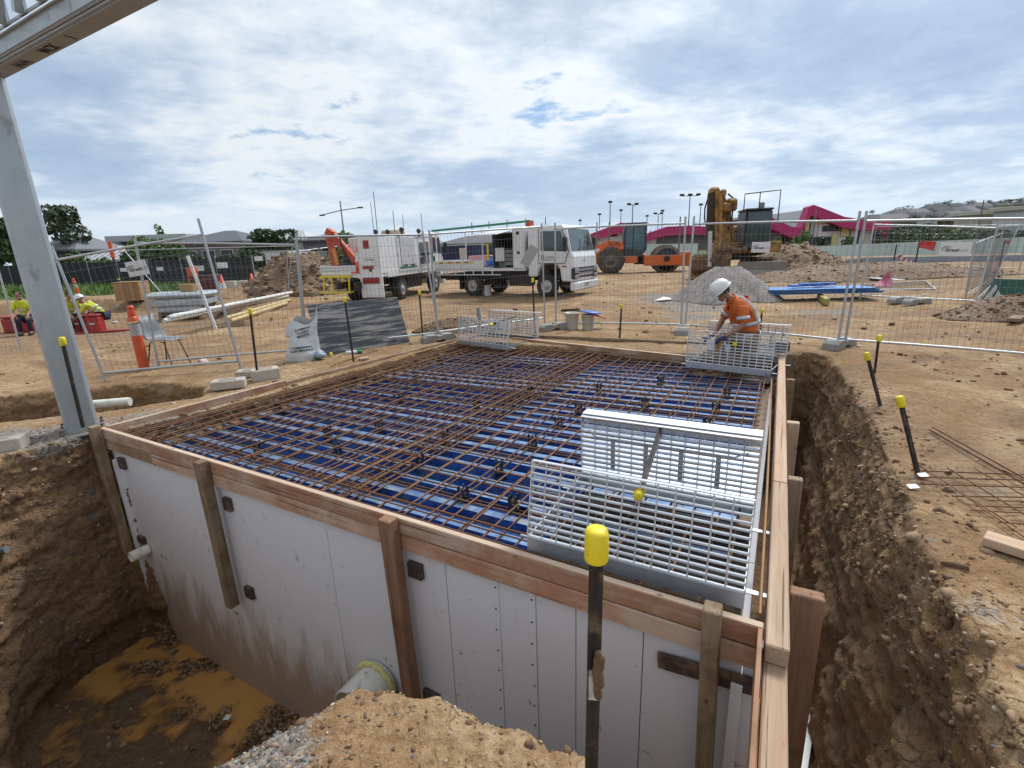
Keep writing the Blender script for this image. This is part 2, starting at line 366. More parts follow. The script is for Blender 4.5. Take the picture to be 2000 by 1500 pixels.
def zbase(x, y):
    """the shape of the ground: flat site, excavations, a hill far off to the right"""
    x = np.asarray(x, float); y = np.asarray(y, float); r = np.hypot(x, y)
    z = -.045 + .05 * fbm(x, y, 0 * x, .35, 3) * sstep(1.5, 9, r) + .02 * fbm(x, y, 0 * x + 3, 1.3, 3)
    az = np.degrees(np.arctan2(x, y))
    z = z + 11 * sstep(90, 320, r) * sstep(29, 50, az) + 5 * sstep(200, 500, r) * sstep(60, 20, np.abs(az + 5)) * (.6 + .4 * fbm(x, y, 0 * x, .006, 2))
    n = fbm(x, y, 0 * x + 7, 1.1, 4)
    wx = .30 + .60 * np.exp(-((x + 3.0) ** 2 + (y - 1.3) ** 2) / 1.5) + .25 * np.exp(-((x - .1) ** 2 + (y - 1.0) ** 2) / .8) + .14 * sstep(1.2, 2, x) - .17 * np.exp(-((x + 4.45) ** 2 + (y - 4.2) ** 2) / .6)
    d = polydist(x, y, PIT) + .09 * n * (1 - .8 * np.exp(-((x + 4.2) ** 2 + (y - 4.8) ** 2) / .12)); floor = -2.50 + .55 * sstep(.9, 2.2, x)
    t = np.clip((d + .05) / wx, 0, 1); z = z + (floor + .05 - z) * (t ** 1.35 * (1 - .25 * t) / .75)
    d2 = polydist(x, y, TRB) + .08 * n; z = z + (-.95 - z) * sstep(-.05, .22, d2)
    d3 = polydist(x, y, PITC) + .35 * n; z = z + (-.55 - z) * sstep(0, .7, d3)
    return z
TRACKS = [[(840, 612), (1000, 606), (1150, 596), (1290, 588), (1380, 600)], [(880, 590), (1050, 592), (1180, 606), (1350, 618), (1600, 628)], [(1180, 560), (1260, 566), (1330, 556)], [(1700, 640), (1850, 632), (2050, 640)], [(1650, 612), (1800, 622), (2000, 650)], [(300, 640), (450, 628), (620, 612), (800, 596)], [(240, 690), (420, 672), (640, 640), (840, 622)], [(1240, 545), (1500, 549), (1800, 556)], [(1700, 800), (1850, 740), (2050, 712)], [(1760, 850), (1900, 780), (2080, 748)]]
TRACKS = [[(G(*q).x, G(*q).y) for q in t] for t in TRACKS]
def rut(x, y):
    r = np.zeros(x.shape)
    wob = .25 * fbm(x, y, 0 * x + 2, .5, 2)
    for t in TRACKS:
        d = np.full(x.shape, 1e9)
        for (x0, y0), (x1, y1) in zip(t[:-1], t[1:]):
            ex, ey = x1 - x0, y1 - y0; u = np.clip(((x - x0) * ex + (y - y0) * ey) / (ex * ex + ey * ey), 0, 1); d = np.minimum(d, np.hypot(x - x0 - u * ex, y - y0 - u * ey))
        d = d + wob
        r = np.maximum(r, np.maximum(np.exp(-((d - .85) / .17) ** 2), .8 * np.exp(-((d + .0) / .15) ** 2)))
    return r * sstep(-.2, .35, fbm(x, y, 0 * x + 8, .7, 3) + .15)
def zg(x, y): return float(zbase(np.array([x]), np.array([y]))[0])
def on(px, py, dz=0.):               # a point of the ground at a sight line of the photograph
    p = G(px, py); return V((p.x, p.y, zg(p.x, p.y) + dz))
def set_zone(me, x, y, z, nz, near):
    n = fbm(x, y, z, .8, 4); n2 = fbm(x, y, z + 5, .25, 3)
    dp = polydist(x, y, PIT); db = polydist(x, y, TRB)
    dep = np.clip(-z - .05, 0, 9)
    brown = .12 + .5 * sstep(.02, .25, dep) + .35 * sstep(.3, 1.1, dep) + .25 * n2
    brown *= 1 - .52 * sstep(1.1, 1.6, x) * sstep(2.0, .8, dep); brown = np.where(near, brown + .35 * np.exp(-np.abs(dp) / .12) * (n > -.1), brown)
    grav = .15 + .28 * n
    grav += .6 * (z > -.16) * np.exp(-((x + 4.8) ** 2 / .9 + (y - 4.55) ** 2 / .2)) + .75 * np.exp(-((x + .92) ** 2 + (y - 1.2) ** 2) / .09) + .3 * np.exp(-((x - 2.1) ** 2 + (y - 1.75) ** 2) / .25) * (n > -.2)
    wet = .8 * sstep(1.3, 2.3, dep) + .3 * sstep(2.30, 2.42, dep) + .25 * n * sstep(.2, .6, dep)
    for px, py, sx_, sy_, k in ((1290, 585, 2.2, 2.2, .55), (1390, 600, 1., .5, .6), (1360, 618, .8, .5, .6), (1600, 605, 1.4, .6, .5), (540, 760, .5, .5, .35), (330, 800, .8, .4, .5)):
        p = G(px, py); grav += k * np.exp(-((x - p.x) / sx_) ** 2 - ((y - p.y) / sy_) ** 2)
    for px, py, sx_, sy_, k in ((1180, 580, 2.6, 2.0, .45), (1900, 545, 6, 6, .6), (1700, 520, 9, 6, .5), (1300, 545, 5, 4, .25), (480, 600, 3, 2., .45), (860, 615, 1.2, .8, .5), (1800, 610, 2.5, 1.2, .4), (560, 690, 1., .5, .3), (300, 560, 9, 5, .3), (60, 720, 1.2, .8, .3)):
        p = G(px, py); brown += k * np.exp(-((x - p.x) / sx_) ** 2 - ((y - p.y) / sy_) ** 2) * (.6 + .9 * n)
    brown += .75 * rut(x, y); r = np.hypot(x, y); brown += .34 * (fbm(x * .35 + y * .2, y * 1.3, z, 1., 4) > .12) * sstep(2, 4, r) + .35 * sstep(9, 30, r) * np.abs(fbm(x * .22, y * .9, z, 1.1, 4)) * 1.2
    veg = sstep(62, 90, r + 9 * n) * (1 if not near else 0); pg = polydist(x, y, GRASS) if not near else -r; veg = np.maximum(veg, sstep(-.3, .5, pg + .5 * n)) if not near else veg
    a = me.color_attributes.new('zone', 'FLOAT_COLOR', 'POINT')
    c = np.ones((len(x), 4), np.float32); c[:, 0] = np.clip(brown, 0, 1); c[:, 1] = np.clip(grav, 0, 1); c[:, 2] = np.clip(wet, 0, 1); c[:, 3] = veg
    a.data.foreach_set('color', c.ravel())
# near ground: a solid block with the excavations cut into it, evened out, then roughened
X0, X1, Y0, Y1 = -7.4, 5.6, -1.0, 10.2
gx = np.arange(X0, X1 + .001, .04); gy = np.arange(Y0, Y1 + .001, .04)
XX, YY = np.meshgrid(gx, gy, indexing='ij'); ZZ = zbase(XX.ravel(), YY.ravel()); nx, ny = XX.shape
top = np.stack([XX.ravel(), YY.ravel(), ZZ], 1); bot = top.copy(); bot[:, 2] = -3.4
idx = np.arange(nx * ny).reshape(nx, ny); q = np.stack([idx[:-1, :-1], idx[1:, :-1], idx[1:, 1:], idx[:-1, 1:]], -1).reshape(-1, 4)
fs = [q, q[:, ::-1] + nx * ny]
for e in (idx[:, 0], idx[-1, :], idx[::-1, -1], idx[0, ::-1]):
    fs.append(np.stack([e[:-1] + nx * ny, e[1:] + nx * ny, e[1:], e[:-1]], -1))
fs = np.concatenate(fs)
def np_mesh(name, v, f):
    me = bpy.data.meshes.new(name); n = f.shape[1]
    me.vertices.add(len(v)); me.vertices.foreach_set('co', np.asarray(v, np.float32).ravel())
    me.loops.add(len(f) * n); me.loops.foreach_set('vertex_index', np.asarray(f, np.int32).ravel())
    me.polygons.add(len(f)); me.polygons.foreach_set('loop_start', np.arange(0, len(f) * n, n, dtype=np.int32)); me.polygons.foreach_set('loop_total', np.full(len(f), n, np.int32))
    me.update(calc_edges=True); return me
tmp = bpy.data.objects.new('tmp', np_mesh('tmp', np.concatenate([top, bot]), fs)); COL.objects.link(tmp)
md = tmp.modifiers.new('r', 'REMESH'); md.mode = 'VOXEL'; md.voxel_size = .023; md.use_smooth_shade = True
me = bpy.data.meshes.new_from_object(tmp.evaluated_get(bpy.context.evaluated_depsgraph_get())); bpy.data.objects.remove(tmp)
nv = len(me.vertices); co = np.empty(nv * 3, np.float32); me.vertices.foreach_get('co', co); co = co.reshape(-1, 3).astype(float)
nf = len(me.polygons); lv = np.empty(len(me.loops), np.int32); me.loops.foreach_get('vertex_index', lv); lv = lv.reshape(nf, 4)
fc = co[lv].mean(1); inter = polydist(fc[:, 0], fc[:, 1], [tuple(p) for p in (FL, FR, BR, BL)])
keep = (fc[:, 2] > -3.2) & (fc[:, 0] > X0 + .03) & (fc[:, 0] < X1 - .03) & (fc[:, 1] > Y0 + .03) & (fc[:, 1] < Y1 - .03) & ~((inter > .6))
lv = lv[keep]; used = np.unique(lv); rem = np.full(nv, -1); rem[used] = np.arange(len(used)); co = co[used]; lv = rem[lv]
me = np_mesh('ground', co, lv); no = np.empty(len(co) * 3, np.float32); me.vertices.foreach_get('normal', no); no = no.reshape(-1, 3)
x, y, z = co.T; edge = np.minimum.reduce([x - X0, X1 - x, y - Y0, Y1 - y]); fade = sstep(.05, .6, edge)
steep = 1 - sstep(.45, .95, no[:, 2]); deep = sstep(-.1, -.6, z); pitfl = sstep(-1.7, -2.2, z) * (1 - steep)
rim = np.exp(-np.abs(polydist(x, y, PIT)) / .25)
a1 = fbm(x, y, z, 1.6, 3); a2 = fbm(x, y, z * 1.7, 5.5, 4, .6); a3 = fbm(x, y, z, 19, 3, .6)
clod = 1 - np.abs(fbm(x + 3, y, z * 1.4, 4.2, 3, .55)) * 2.2; strata = fbm(x * .35, y * .35, z * 3.6, 1.5, 3)
sw = np.where(x > 1., .479 * x + .878 * y, np.where(x < -3.6, y, x)); groove = fbm(sw * 1., z * .12, 0 * x + 4, 5.2, 3, .5)
tread = fbm(x * 1.0 + y * .3, y * .35, z, 3.2, 3)
rough_ = np.clip(steep + .8 * deep + .55 * rim, 0, 1.2)
dsp = fade * (a1 * (.015 + .06 * steep) + a2 * (.010 + .026 * rough_) + a3 * (.004 + .013 * rough_) + clod * .012 * steep + groove * .034 * steep * deep + strata * .05 * steep * deep + tread * .012 * (1 - rough_) + pitfl * (a1 * .085 + a2 * .016 + a3 * .006))
co = co + no * dsp[:, None]
me.vertices.foreach_set('co', co.astype(np.float32).ravel()); me.polygons.foreach_set('use_smooth', np.ones(len(lv), bool)); me.update()
set_zone(me, *co.T, no[:, 2], True)
ground = tag(link('ground', me, SOIL), kind='structure')
NEAR_CO, NEAR_NO = co, no
# far ground: rings that widen with distance, one sheet to the horizon
rad = [3.6]
while rad[-1] < 3200: rad.append(rad[-1] * 1.016 + .004)
ang = np.radians(np.concatenate([np.arange(-180, -62, 3.), np.arange(-62, 62, .3), np.arange(62, 180.1, 3.)]))
RR, AA = np.meshgrid(np.array(rad), ang, indexing='ij'); x = (RR * np.sin(AA)).ravel(); y = (RR * np.cos(AA)).ravel(); r = RR.ravel()
amp = sstep(3, 9, r) * sstep(220, 60, r)
z = zbase(x, y) - .05 * rut(x, y) + amp * (.035 * fbm(x, y, 0 * x, .55, 3) + .03 * fbm(x * .5, y * 1.6, 0 * x, 1.5, 4, .6) + .02 * fbm(x, y, 0 * x, 4., 3, .6))
inn = np.minimum.reduce([x - X0, X1 - x, y - Y0, Y1 - y]); z = np.where((inn > 0), np.minimum(z, zbase(x, y) - .012), z); z = np.where(np.abs(inn) <= .25, zbase(x, y) - .010, z)
nr, na = RR.shape; idx = np.arange(nr * na).reshape(nr, na); q = np.stack([idx[:-1, :-1], idx[:-1, 1:], idx[1:, 1:], idx[1:, :-1]], -1).reshape(-1, 4)
ok = ~(inn[q] > .28).all(1); q = q[ok][:, ::-1]
me = np_mesh('far_ground', np.stack([x, y, z], 1), q); me.polygons.foreach_set('use_smooth', np.ones(len(q), bool)); me.update()
no = np.empty(len(x) * 3, np.float32); me.vertices.foreach_get('normal', no); set_zone(me, x, y, z, no.reshape(-1, 3)[:, 2], False)
tag(link('far_ground', me, SOIL), kind='structure')
# muddy water standing in the pit and in the side trench
WATER = water_mat()
def sheet(name, poly, z, mat): return MB().add([(px_, py_, z) for px_, py_ in poly], [tuple(range(len(poly)))]).build(name, mat)
def puddle(name, x0, x1, y0, y1, z, cell=.035):
    """a level sheet of turbid water; its clarity follows the depth over the floor beneath"""
    nx_, ny_ = int((x1 - x0) / cell) + 1, int((y1 - y0) / cell) + 1
    fl = (NEAR_NO[:, 2] > .45) & (np.abs(NEAR_CO[:, 2] - z) < .4); X, Y, Z = NEAR_CO[fl].T; i, j = ((X - x0) / cell + .5).astype(int), ((Y - y0) / cell + .5).astype(int); ok = (i >= 0) & (j >= 0) & (i < nx_) & (j < ny_)
    sm = np.zeros((nx_, ny_)); ct = np.zeros((nx_, ny_)); np.add.at(sm, (i[ok], j[ok]), Z[ok]); np.add.at(ct, (i[ok], j[ok]), 1)
    dep = np.where(ct > 0, z - sm / np.maximum(ct, 1), 0.)
    gx_, gy_ = np.meshgrid(x0 + cell * np.arange(nx_), y0 + cell * np.arange(ny_), indexing='ij'); idx = np.arange(nx_ * ny_).reshape(nx_, ny_)
    q = np.stack([idx[:-1, :-1], idx[1:, :-1], idx[1:, 1:], idx[:-1, 1:]], -1).reshape(-1, 4); q = q[(dep.ravel()[q] > -.01).any(1)]
    me = np_mesh(name, np.stack([gx_.ravel(), gy_.ravel(), np.full(nx_ * ny_, z)], 1), q); at = me.attributes.new('depth', 'FLOAT', 'POINT'); at.data.foreach_set('value', dep.ravel().astype(np.float32))
    return tag(link(name, me, WATER), kind='structure')
puddle('puddle', -4.6, .9, .4, 4.8, -2.462); puddle('trench_water', .9, 4.6, 1.0, 7.2, -1.925)
# ------------------------------------------------------------------ loose stones and clods lying on the soil (nobody could count them)
def stones(name, mats, pts, sizes, zsq=.7):
    t = (1 + 5 ** .5) / 2
    iv = np.array([(-1, t, 0), (1, t, 0), (-1, -t, 0), (1, -t, 0), (0, -1, t), (0, 1, t), (0, -1, -t), (0, 1, -t), (t, 0, -1), (t, 0, 1), (-t, 0, -1), (-t, 0, 1)], float) / 1.902
    fi = np.array([(0, 11, 5), (0, 5, 1), (0, 1, 7), (0, 7, 10), (0, 10, 11), (1, 5, 9), (5, 11, 4), (11, 10, 2), (10, 7, 6), (7, 1, 8), (3, 9, 4), (3, 4, 2), (3, 2, 6), (3, 6, 8), (3, 8, 9), (4, 9, 5), (2, 4, 11), (6, 2, 10), (8, 6, 7), (9, 8, 1)])
    n = len(pts); sz = np.asarray(sizes)[:, None, None]
    v = iv[None] * (1 + .22 * rng.standard_normal((n, 12, 1)).clip(-1.6, 1.6)); v = v * (1 + .35 * rng.standard_normal((n, 1, 3)).clip(-1.5, 1.5))
    qa = rng.standard_normal((n, 4)); qa /= np.linalg.norm(qa, axis=1)[:, None]; w, a, b, c = qa.T
    Rm = np.stack([1 - 2 * (b * b + c * c), 2 * (a * b - c * w), 2 * (a * c + b * w), 2 * (a * b + c * w), 1 - 2 * (a * a + c * c), 2 * (b * c - a * w), 2 * (a * c - b * w), 2 * (b * c + a * w), 1 - 2 * (a * a + b * b)], -1).reshape(n, 3, 3)
    v = np.einsum('nij,nkj->nki', Rm, v) * sz; v[:, :, 2] *= zsq; v += np.asarray(pts)[:, None, :]
    f = (fi[None] + (np.arange(n) * 12)[:, None, None]).reshape(-1, 3)
    me = np_mesh(name, v.reshape(-1, 3), f)
    for m in mats: me.materials.append(m)
    me.polygons.foreach_set('material_index', np.repeat(rng.integers(0, len(mats), n), 20).astype(np.int32)); me.update()
    o = bpy.data.objects.new(name, me); COL.objects.link(o); return o
ST = [pm('stone_grey', (.14, .145, .155), (.075, .078, .085), 40, .85, rnd=0), pm('stone_pale', (.48, .42, .34), (.36, .30, .23), 40, .85, rnd=0),
      pm('stone_tan', (.36, .25, .15), (.27, .17, .10), 40, .9, rnd=0), pm('stone_brown', (.17, .10, .055), (.11, .06, .03), 40, .9, rnd=0)]
def pick(w, n):
    w = np.clip(w, 0, None); return rng.choice(len(w), n, p=w / w.sum())
x, y, z = NEAR_CO.T; up = NEAR_NO[:, 2]; dp = polydist(x, y, PIT); dist = np.hypot(x, y)
vis = (dist < 7) / (1 + dist) ** 1.0
# rim and walls: clods of the soil itself
i = pick(vis * ((np.abs(dp - .05) < .40) * (z > -.7) * 1. + .06 * (z < -.3) * (up > .15) + .5 * (z < -2.38) * (x < .5)), 9000)
tag(stones('soil_clods', [ST[2], ST[3], ST[3]], NEAR_CO[i], rng.gamma(2., .0045, 9000).clip(.004, .035) * np.clip(dist[i] / 2.6, .45, 1.2)), kind='stuff')
# crushed rock on the mound, along the rim and on the near slope
wg = vis * (1 - .8 * sstep(1.2, 1.8, x)) * ((dp < .1) * (np.exp(-((x + .92) ** 2 + (y - 1.12) ** 2) / .06) * 8 + .55 * np.exp(-np.abs(dp) / .16) + .9 * (z > -.18) * np.exp(-((x + 4.7) ** 2 / 1.5 + (y - 4.5) ** 2 / .2)) + .10) + .35 * (x < -1.2) * (y < 2.4) * (z < -.2) * (z > -2.42))
i = pick(wg, 22000)
tag(stones('gravel', [ST[0], ST[0], ST[2], ST[0], ST[2], ST[1], ST[3]], NEAR_CO[i], (rng.gamma(3., .0017, 22000).clip(.002, .016) * np.clip(dist[i] / 2.2, .55, 1.3))), kind='stuff')
# drainage gravel along the foot of the white wall
ax, ay = FL[0], FL[1]; ex, ey = FR[0] - ax, FR[1] - ay; L_ = math.hypot(ex, ey); along = ((x - ax) * ex + (y - ay) * ey) / L_; acr = ((x - ax) * ey - (y - ay) * ex) / L_
i = pick((z < -2.3) * (along > .15) * (along < 4.5) * np.clip(1.1 - np.abs(acr - .14) / .30 - .25 * rng.random(len(x)), 0, 1), 9000)
tag(stones('drainage_gravel', [ST[2], ST[3], ST[3], ST[2]], NEAR_CO[i] + np.array([0, 0, .014]) * rng.random((9000, 1)) + np.array([0, 0, .006]), rng.gamma(6., .0019, 9000).clip(.006, .022)), kind='stuff')
# clods and stones strewn over the worked ground further out
n_ = 7000; rr = 3.2 * np.exp(rng.random(n_) * 2.3); aa = np.radians(rng.uniform(-52, 52, n_)); px_, py_ = rr * np.sin(aa), rr * np.cos(aa)
ok = (polydist(px_, py_, PIT) < -.1) & (polydist(px_, py_, [tuple(p) for p in (FL, FR, BR, BL)]) < -.12) & (fbm(px_, py_, 0 * px_, .5, 3) + .12 * rng.standard_normal(n_) > .10); px_, py_, rr = px_[ok], py_[ok], rr[ok]
tag(stones('strewn_clods', [ST[3], ST[2], ST[3], ST[1]], np.stack([px_, py_, zbase(px_, py_) + .006], 1), (rng.gamma(1.6, .006, len(px_)) * (1 + rr / 14)).clip(.004, .09), .6), kind='stuff')
# ------------------------------------------------------------------ formwork box
W_RED = wood('timber_red', (.47, .25, .155), (.36, .165, .09), (1.4, 26, 26), paint=(.58, .43, .33), pth=.49, dirt=(.27, .17, .10), dth=.64)
W_TOP = wood('timber_brown', (.38, .235, .145), (.26, .145, .08), (1.4, 26, 26), paint=(.48, .36, .26), pth=.52, dirt=(.24, .15, .09), dth=.6)
W_PALE = wood('timber_pale', (.54, .40, .285), (.43, .28, .18), (1.6, 30, 30), paint=(.50, .27, .19), pth=.60)
W_OLD = wood('timber_grey', (.33, .245, .165), (.22, .15, .095), (1.5, 28, 28), dirt=(.16, .095, .05), dth=.56)
W_STUD = wood('timber_redbrown', (.36, .21, .13), (.25, .125, .07), (1.5, 28, 28), dirt=(.16, .09, .05), dth=.62)
PLYB = pm('formply_dark', (.075, .05, .045), (.05, .03, .028), 20, .55, bump=.002, dirt=(.22, .14, .085), dsc=9, dth=.56)
def panel_mat():
    m, b = newmat('white_panel'); Q = N('ShaderNodeTexCoord').outputs['Object']; P = OBJ()
    col = MIXC(NOISE(P, 1.2, 3, .5), (.74, .745, .785), (.69, .695, .735))
    sz = N('ShaderNodeSeparateXYZ'); LK(Q, sz.inputs[0]); z = sz.outputs[2]
    mp = N('ShaderNodeMapping'); mp.inputs['Scale'].default_value = (4, 4, 1.); LK(P, mp.inputs[0]); st = NOISE(mp.outputs[0], 1.6, 6, .65, .4)
    # mud thrown up from the pit floor: thick along the foot, a haze above it
    hgt = MATH('ADD', MATH('MULTIPLY_ADD', z, -1., -.16), MATH('MULTIPLY', MATH('SUBTRACT', st, .5), 1.7))
    col = MIXC(RAMP(hgt, [(-.35, 0.), (.55, .80)]), col, (.36, .25, .165))
    fl = NOISE(P, 9., 5, .7, .3); col = MIXC(MATH('MULTIPLY', RAMP(fl, [(.64, 0.), (.68, .85)]), RAMP(MATH('MULTIPLY_ADD', z, -1., 1.2), [(.2, .25), (1.8, 1.)])), col, (.22, .13, .075))
    f2 = NOISE(P, 38., 3, .6); col = MIXC(RAMP(f2, [(.705, 0.), (.73, .8)]), col, (.30, .21, .14))
    mp2 = N('ShaderNodeMapping'); mp2.inputs['Scale'].default_value = (7, 7, .5); LK(P, mp2.inputs[0]); s2 = NOISE(mp2.outputs[0], 1., 5, .6)
    col = MIXC(RAMP(s2, [(.62, 0.), (.76, .14)]), col, (.40, .30, .21))
    LK(col, b.inputs['Base Color']); b.inputs['Roughness'].default_value = .5; b.inputs['Specular IOR Level'].default_value = .35
    LK(BUMP(NOISE(P, 3., 3, .5), .003, .4), b.inputs['Normal']); return m
PANEL = panel_mat()
PVC = pm('pvc', (.74, .73, .66), (.66, .64, .55), 6, .35, dirt=(.34, .23, .13), dsc=7, dth=.62)
FOAM = pm('expanding_foam', (.72, .66, .30), (.62, .55, .22), 25, .85, bump=.012)
DARK = pm('inside_shade', (.02, .018, .015), None, 4, .9)  # near black, painted in for the shade inside pipes and hatches
STEEL = pm('screw_steel', (.10, .09, .08), None, 20, .5, .6)
vFL, vFR, vBL, vBR = [V((p[0], p[1], 0)) for p in (FL, FR, BL, BR)]
e1 = (vFR - vFL).normalized(); nF = V((e1.y, -e1.x, 0)); e2 = -nF           # nF: out of the front face
eR = (vBR - vFR).normalized(); nR = V((eR.y, -eR.x, 0)); eL = (vBL - vFL).normalized(); eB = (vBR - vBL).normalized()
UP = V((0, 0, 1))
def plane_hit(px, py, p0, n):
    d = ray(px, py); o = V((0, 0, H)); return o + d * ((p0 - o).dot(n) / d.dot(n))
def PF(px, py, off=0.): return plane_hit(px, py, vFL + nF * off, nF)
form = thing('formwork_box', 'long timber and white panel formwork box standing in the muddy pit', 'formwork', vFL - UP * 2.5)
W_PALETOP = wood('timber_top_pale', (.62, .49, .375), (.53, .37, .265), (1.4, 26, 26), paint=(.44, .22, .13), pth=.62)  # paler tone for the top faces of some beams
def fb(name, a, b, w, h, mat, ch=.005, up=UP, roll=0., top=None): return beam(name, a, b, w, h, mat, form, up, ch, roll, top)
# front face: two timbers on edge one above the other, outer faces flush with FL-FR
o2 = e2 * .0225
c1 = PF(1330, 1165, 0); k = (PF(292, 880).xy - vFL.xy).length
fb('beam', vFL + o2 - UP * .057 - e1 * .02, vFR + o2 - UP * .056, .045, .110, W_RED, top=W_PALETOP)
fb('beam', vFL + o2 - UP * .172 + e1 * .02 - nF * .004, vFL + e1 * (k - .002) + o2 - UP * .174 - nF * .004, .045, .110, W_TOP)
fb('beam', vFL + e1 * (k + .002) + o2 - UP * .174, vFR + o2 - UP * .174, .045, .110, W_RED)
# left side: a newer short piece then the long dirty one; rear: a pair a little apart
m1 = G(556, 745)
fb('beam', vFL + e1 * .03 + eL * .05 - UP * .05, m1 - UP * .042, .045, .12, W_RED, top=W_PALETOP)
fb('beam', m1 + eL * .01 - UP * .062, vBL + eL * .05 - UP * .062, .045, .12, W_TOP, top=W_OLD)
r0, r1 = G(1000, 660), G(1352, 697)
fb('beam', vBL + eB * .02 - UP * .07, r0 - UP * .07, .05, .12, W_TOP)
fb('beam', r0 + eB * .01 - UP * .055, r1 - UP * .055, .05, .13, W_TOP, top=W_PALETOP)
q0, q1 = G(1040, 656), G(1530, 676)
fb('beam', q0 - UP * .04, q1 - UP * .05, .05, .12, W_OLD)
fb('beam', r1 + eB * .01 - UP * .07, vBR - UP * .07, .05, .12, W_OLD)
# right side: long timber in two lengths on a lower one that runs on past the corner, plywood edge beside it
a0, a1, am = G(1527, 690), G(1519, 1266), G(1524, 942)
fb('beam', a0 - UP * .04, am - UP * .04, .085, .09, W_PALE, .006)
fb('beam', am - eR * .004 - UP * .042, a1 - UP * .042, .088, .09, W_PALE, .006)
xr = (a0 - a1).normalized()
fb('beam', a0 - UP * .133, a1 - xr * 1.15 - UP * .133, .088, .088, W_PALE, .006)
pz = a1 - xr * .02 + V((-xr.y, xr.x, 0)) * .066
pb = fb('plywood_edge', pz + xr * .12 - UP * .10, pz - xr * .55 - UP * .10, .018, .19, W_STUD, .001)
# white panels of the front face (seams at the photographed places), returns on the other sides
seam = [0.] + [(PF(x, y, -.05).xy - vFL.xy).dot(e1.xy) for x, y in ((640, 1050), (872, 1130), (963, 1150), (1046, 1175), (1125, 1205), (1257, 1245), (1447, 1330))] + [(vFR - vFL).length + .02]
base = vFL + e2 * .075
for a, b in zip(seam[:-1], seam[1:]):
    fb('white_panel', base + e1 * (a + .0025) - UP * 1.32, base + e1 * (b - .0025) - UP * 1.32, .055, 2.36, PANEL, .002)
for s in (seam[3] + .02, seam[4] - .02):                                  # narrow flanges with screws
    f = fb('joint_strip', base + nF * .030 + e1 * (s - .022) - UP * 1.2, base + nF * .030 + e1 * (s + .022) - UP * 1.2, .008, 2.0, PANEL, .001)
    mb = MB()
    for i in range(13): mb.lathe([(.006, 0), (.006, .003), (.003, .005)], 8, MX.Translation(((rng.random() - .5) * .01, -.004, -.9 + i * .15)) @ MX.Rotation(R_(90), 4, 'X'))
    tag(mb.build('screws', STEEL, f), kind='stuff')
for a, b, n_ in ((vFR - nR * .08, vBR - nR * .08, 6), (vFL + e1 * .08, vBL + e1 * .08, 5), (vBL + eB * .1, vBR, 5)):
    for i in range(n_):
        p, q = a.lerp(b, i / n_), a.lerp(b, (i + 1) / n_); u = (q - p).normalized()
        fb('white_panel', p + u * .003 - UP * 1.42, q - u * .003 - UP * 1.42, .05, 2.16, PANEL, .002)
# studs of the front face and their dark ply packers
for (xt, yt, xb, yb, mt, w) in ((183, 832, 250, 1078, W_OLD, .085), (391, 900, 455, 1183, W_OLD, .085), (757, 1012, 806, 1369, W_STUD, .10), (1392, 1185, 1372, 1560, W_OLD, .075)):
    p, q = PF(xt, yt, .045), PF(xb, yb, .045); p.z = max(p.z, .005); top, bot = p, V((p.x + (q - p).dot(e1) * e1.x, p.y + (q - p).dot(e1) * e1.y, q.z))
    fb('stud', bot, top, w, .085, mt, .006, up=nF)
for x, y, w, h in ((232, 907, .10, .12), (271, 1057, .12, .08), (438, 988, .09, .12), (481, 1161, .10, .11), (806, 1119, .11, .11), (838, 1368, .13, .09)):
    p = PF(x, y, .0); fb('packer', p - e1 * w / 2 - nF * .03, p + e1 * w / 2 - nF * .03, .035, h, PLYB, .002)
p, q = PF(1285, 1288, -.02), PF(1484, 1345, -.02); fb('packer_strip', p, q, .02, .085, PLYB, .001)
# studs on the outside of the right-hand timber
for x, y, w, L_, mt in ((1572, 1160, .14, 2.2, W_STUD), (1553, 936, .09, 1.9, W_OLD), (1549, 826, .10, 1.7, W_PALE), (1543, 742, .09, 1.5, W_OLD), (1541, 692, .09, 1.2, W_OLD)):
    p = G(x, y, .0); s = (p - a1).dot(xr); c = a1 + xr * s + nR * (.048 + w / 2); c.z = .0
    fb('stud', c - UP * L_ + nR * .02, c + UP * .01, w, .07, mt, .006, up=-xr, roll=0)
# pipes through the wall
def pipe_stub(name, label, px, py, r, L_, mat, tilt=0.):
    p = PF(px, py, -.04); t = thing(name, label, 'pipe', p, rot=MX((e1, -nF.cross(e1).normalized(), nF)).transposed())
    mb = MB(); mb.lathe([(r, 0), (r, L_), (r * .90, L_), (r * .90, .02)], 28, closed=True); mb.build('pipe_wall', mat, t)
    MB().lathe([(0, .02), (r * .9, .02)], 28, closed=True).build('bore_shade', DARK, t); return t  # black disc painted in for the shade inside the pipe
pipe_stub('small_pipe', 'short white pipe stub poking from the white panel below its leftmost stud', 290, 1072, .055, .17, PVC)
big = pipe_stub('large_pipe', 'wide muddy cream pipe stub ringed with yellow foam beside the brown stud', 744, 1326, .155, .30, PVC)
mb = MB(); pts = []; rad_ = []
for i in range(37):
    a = R_(i * 10); pts.append((.17 * math.cos(a), .17 * math.sin(a) * 1., .05 + .006 * math.sin(i * 2.3))); rad_.append(.017 + .006 * rng.random())
mb.tube(pts, rad_, 8).build('foam_ring', FOAM, big)
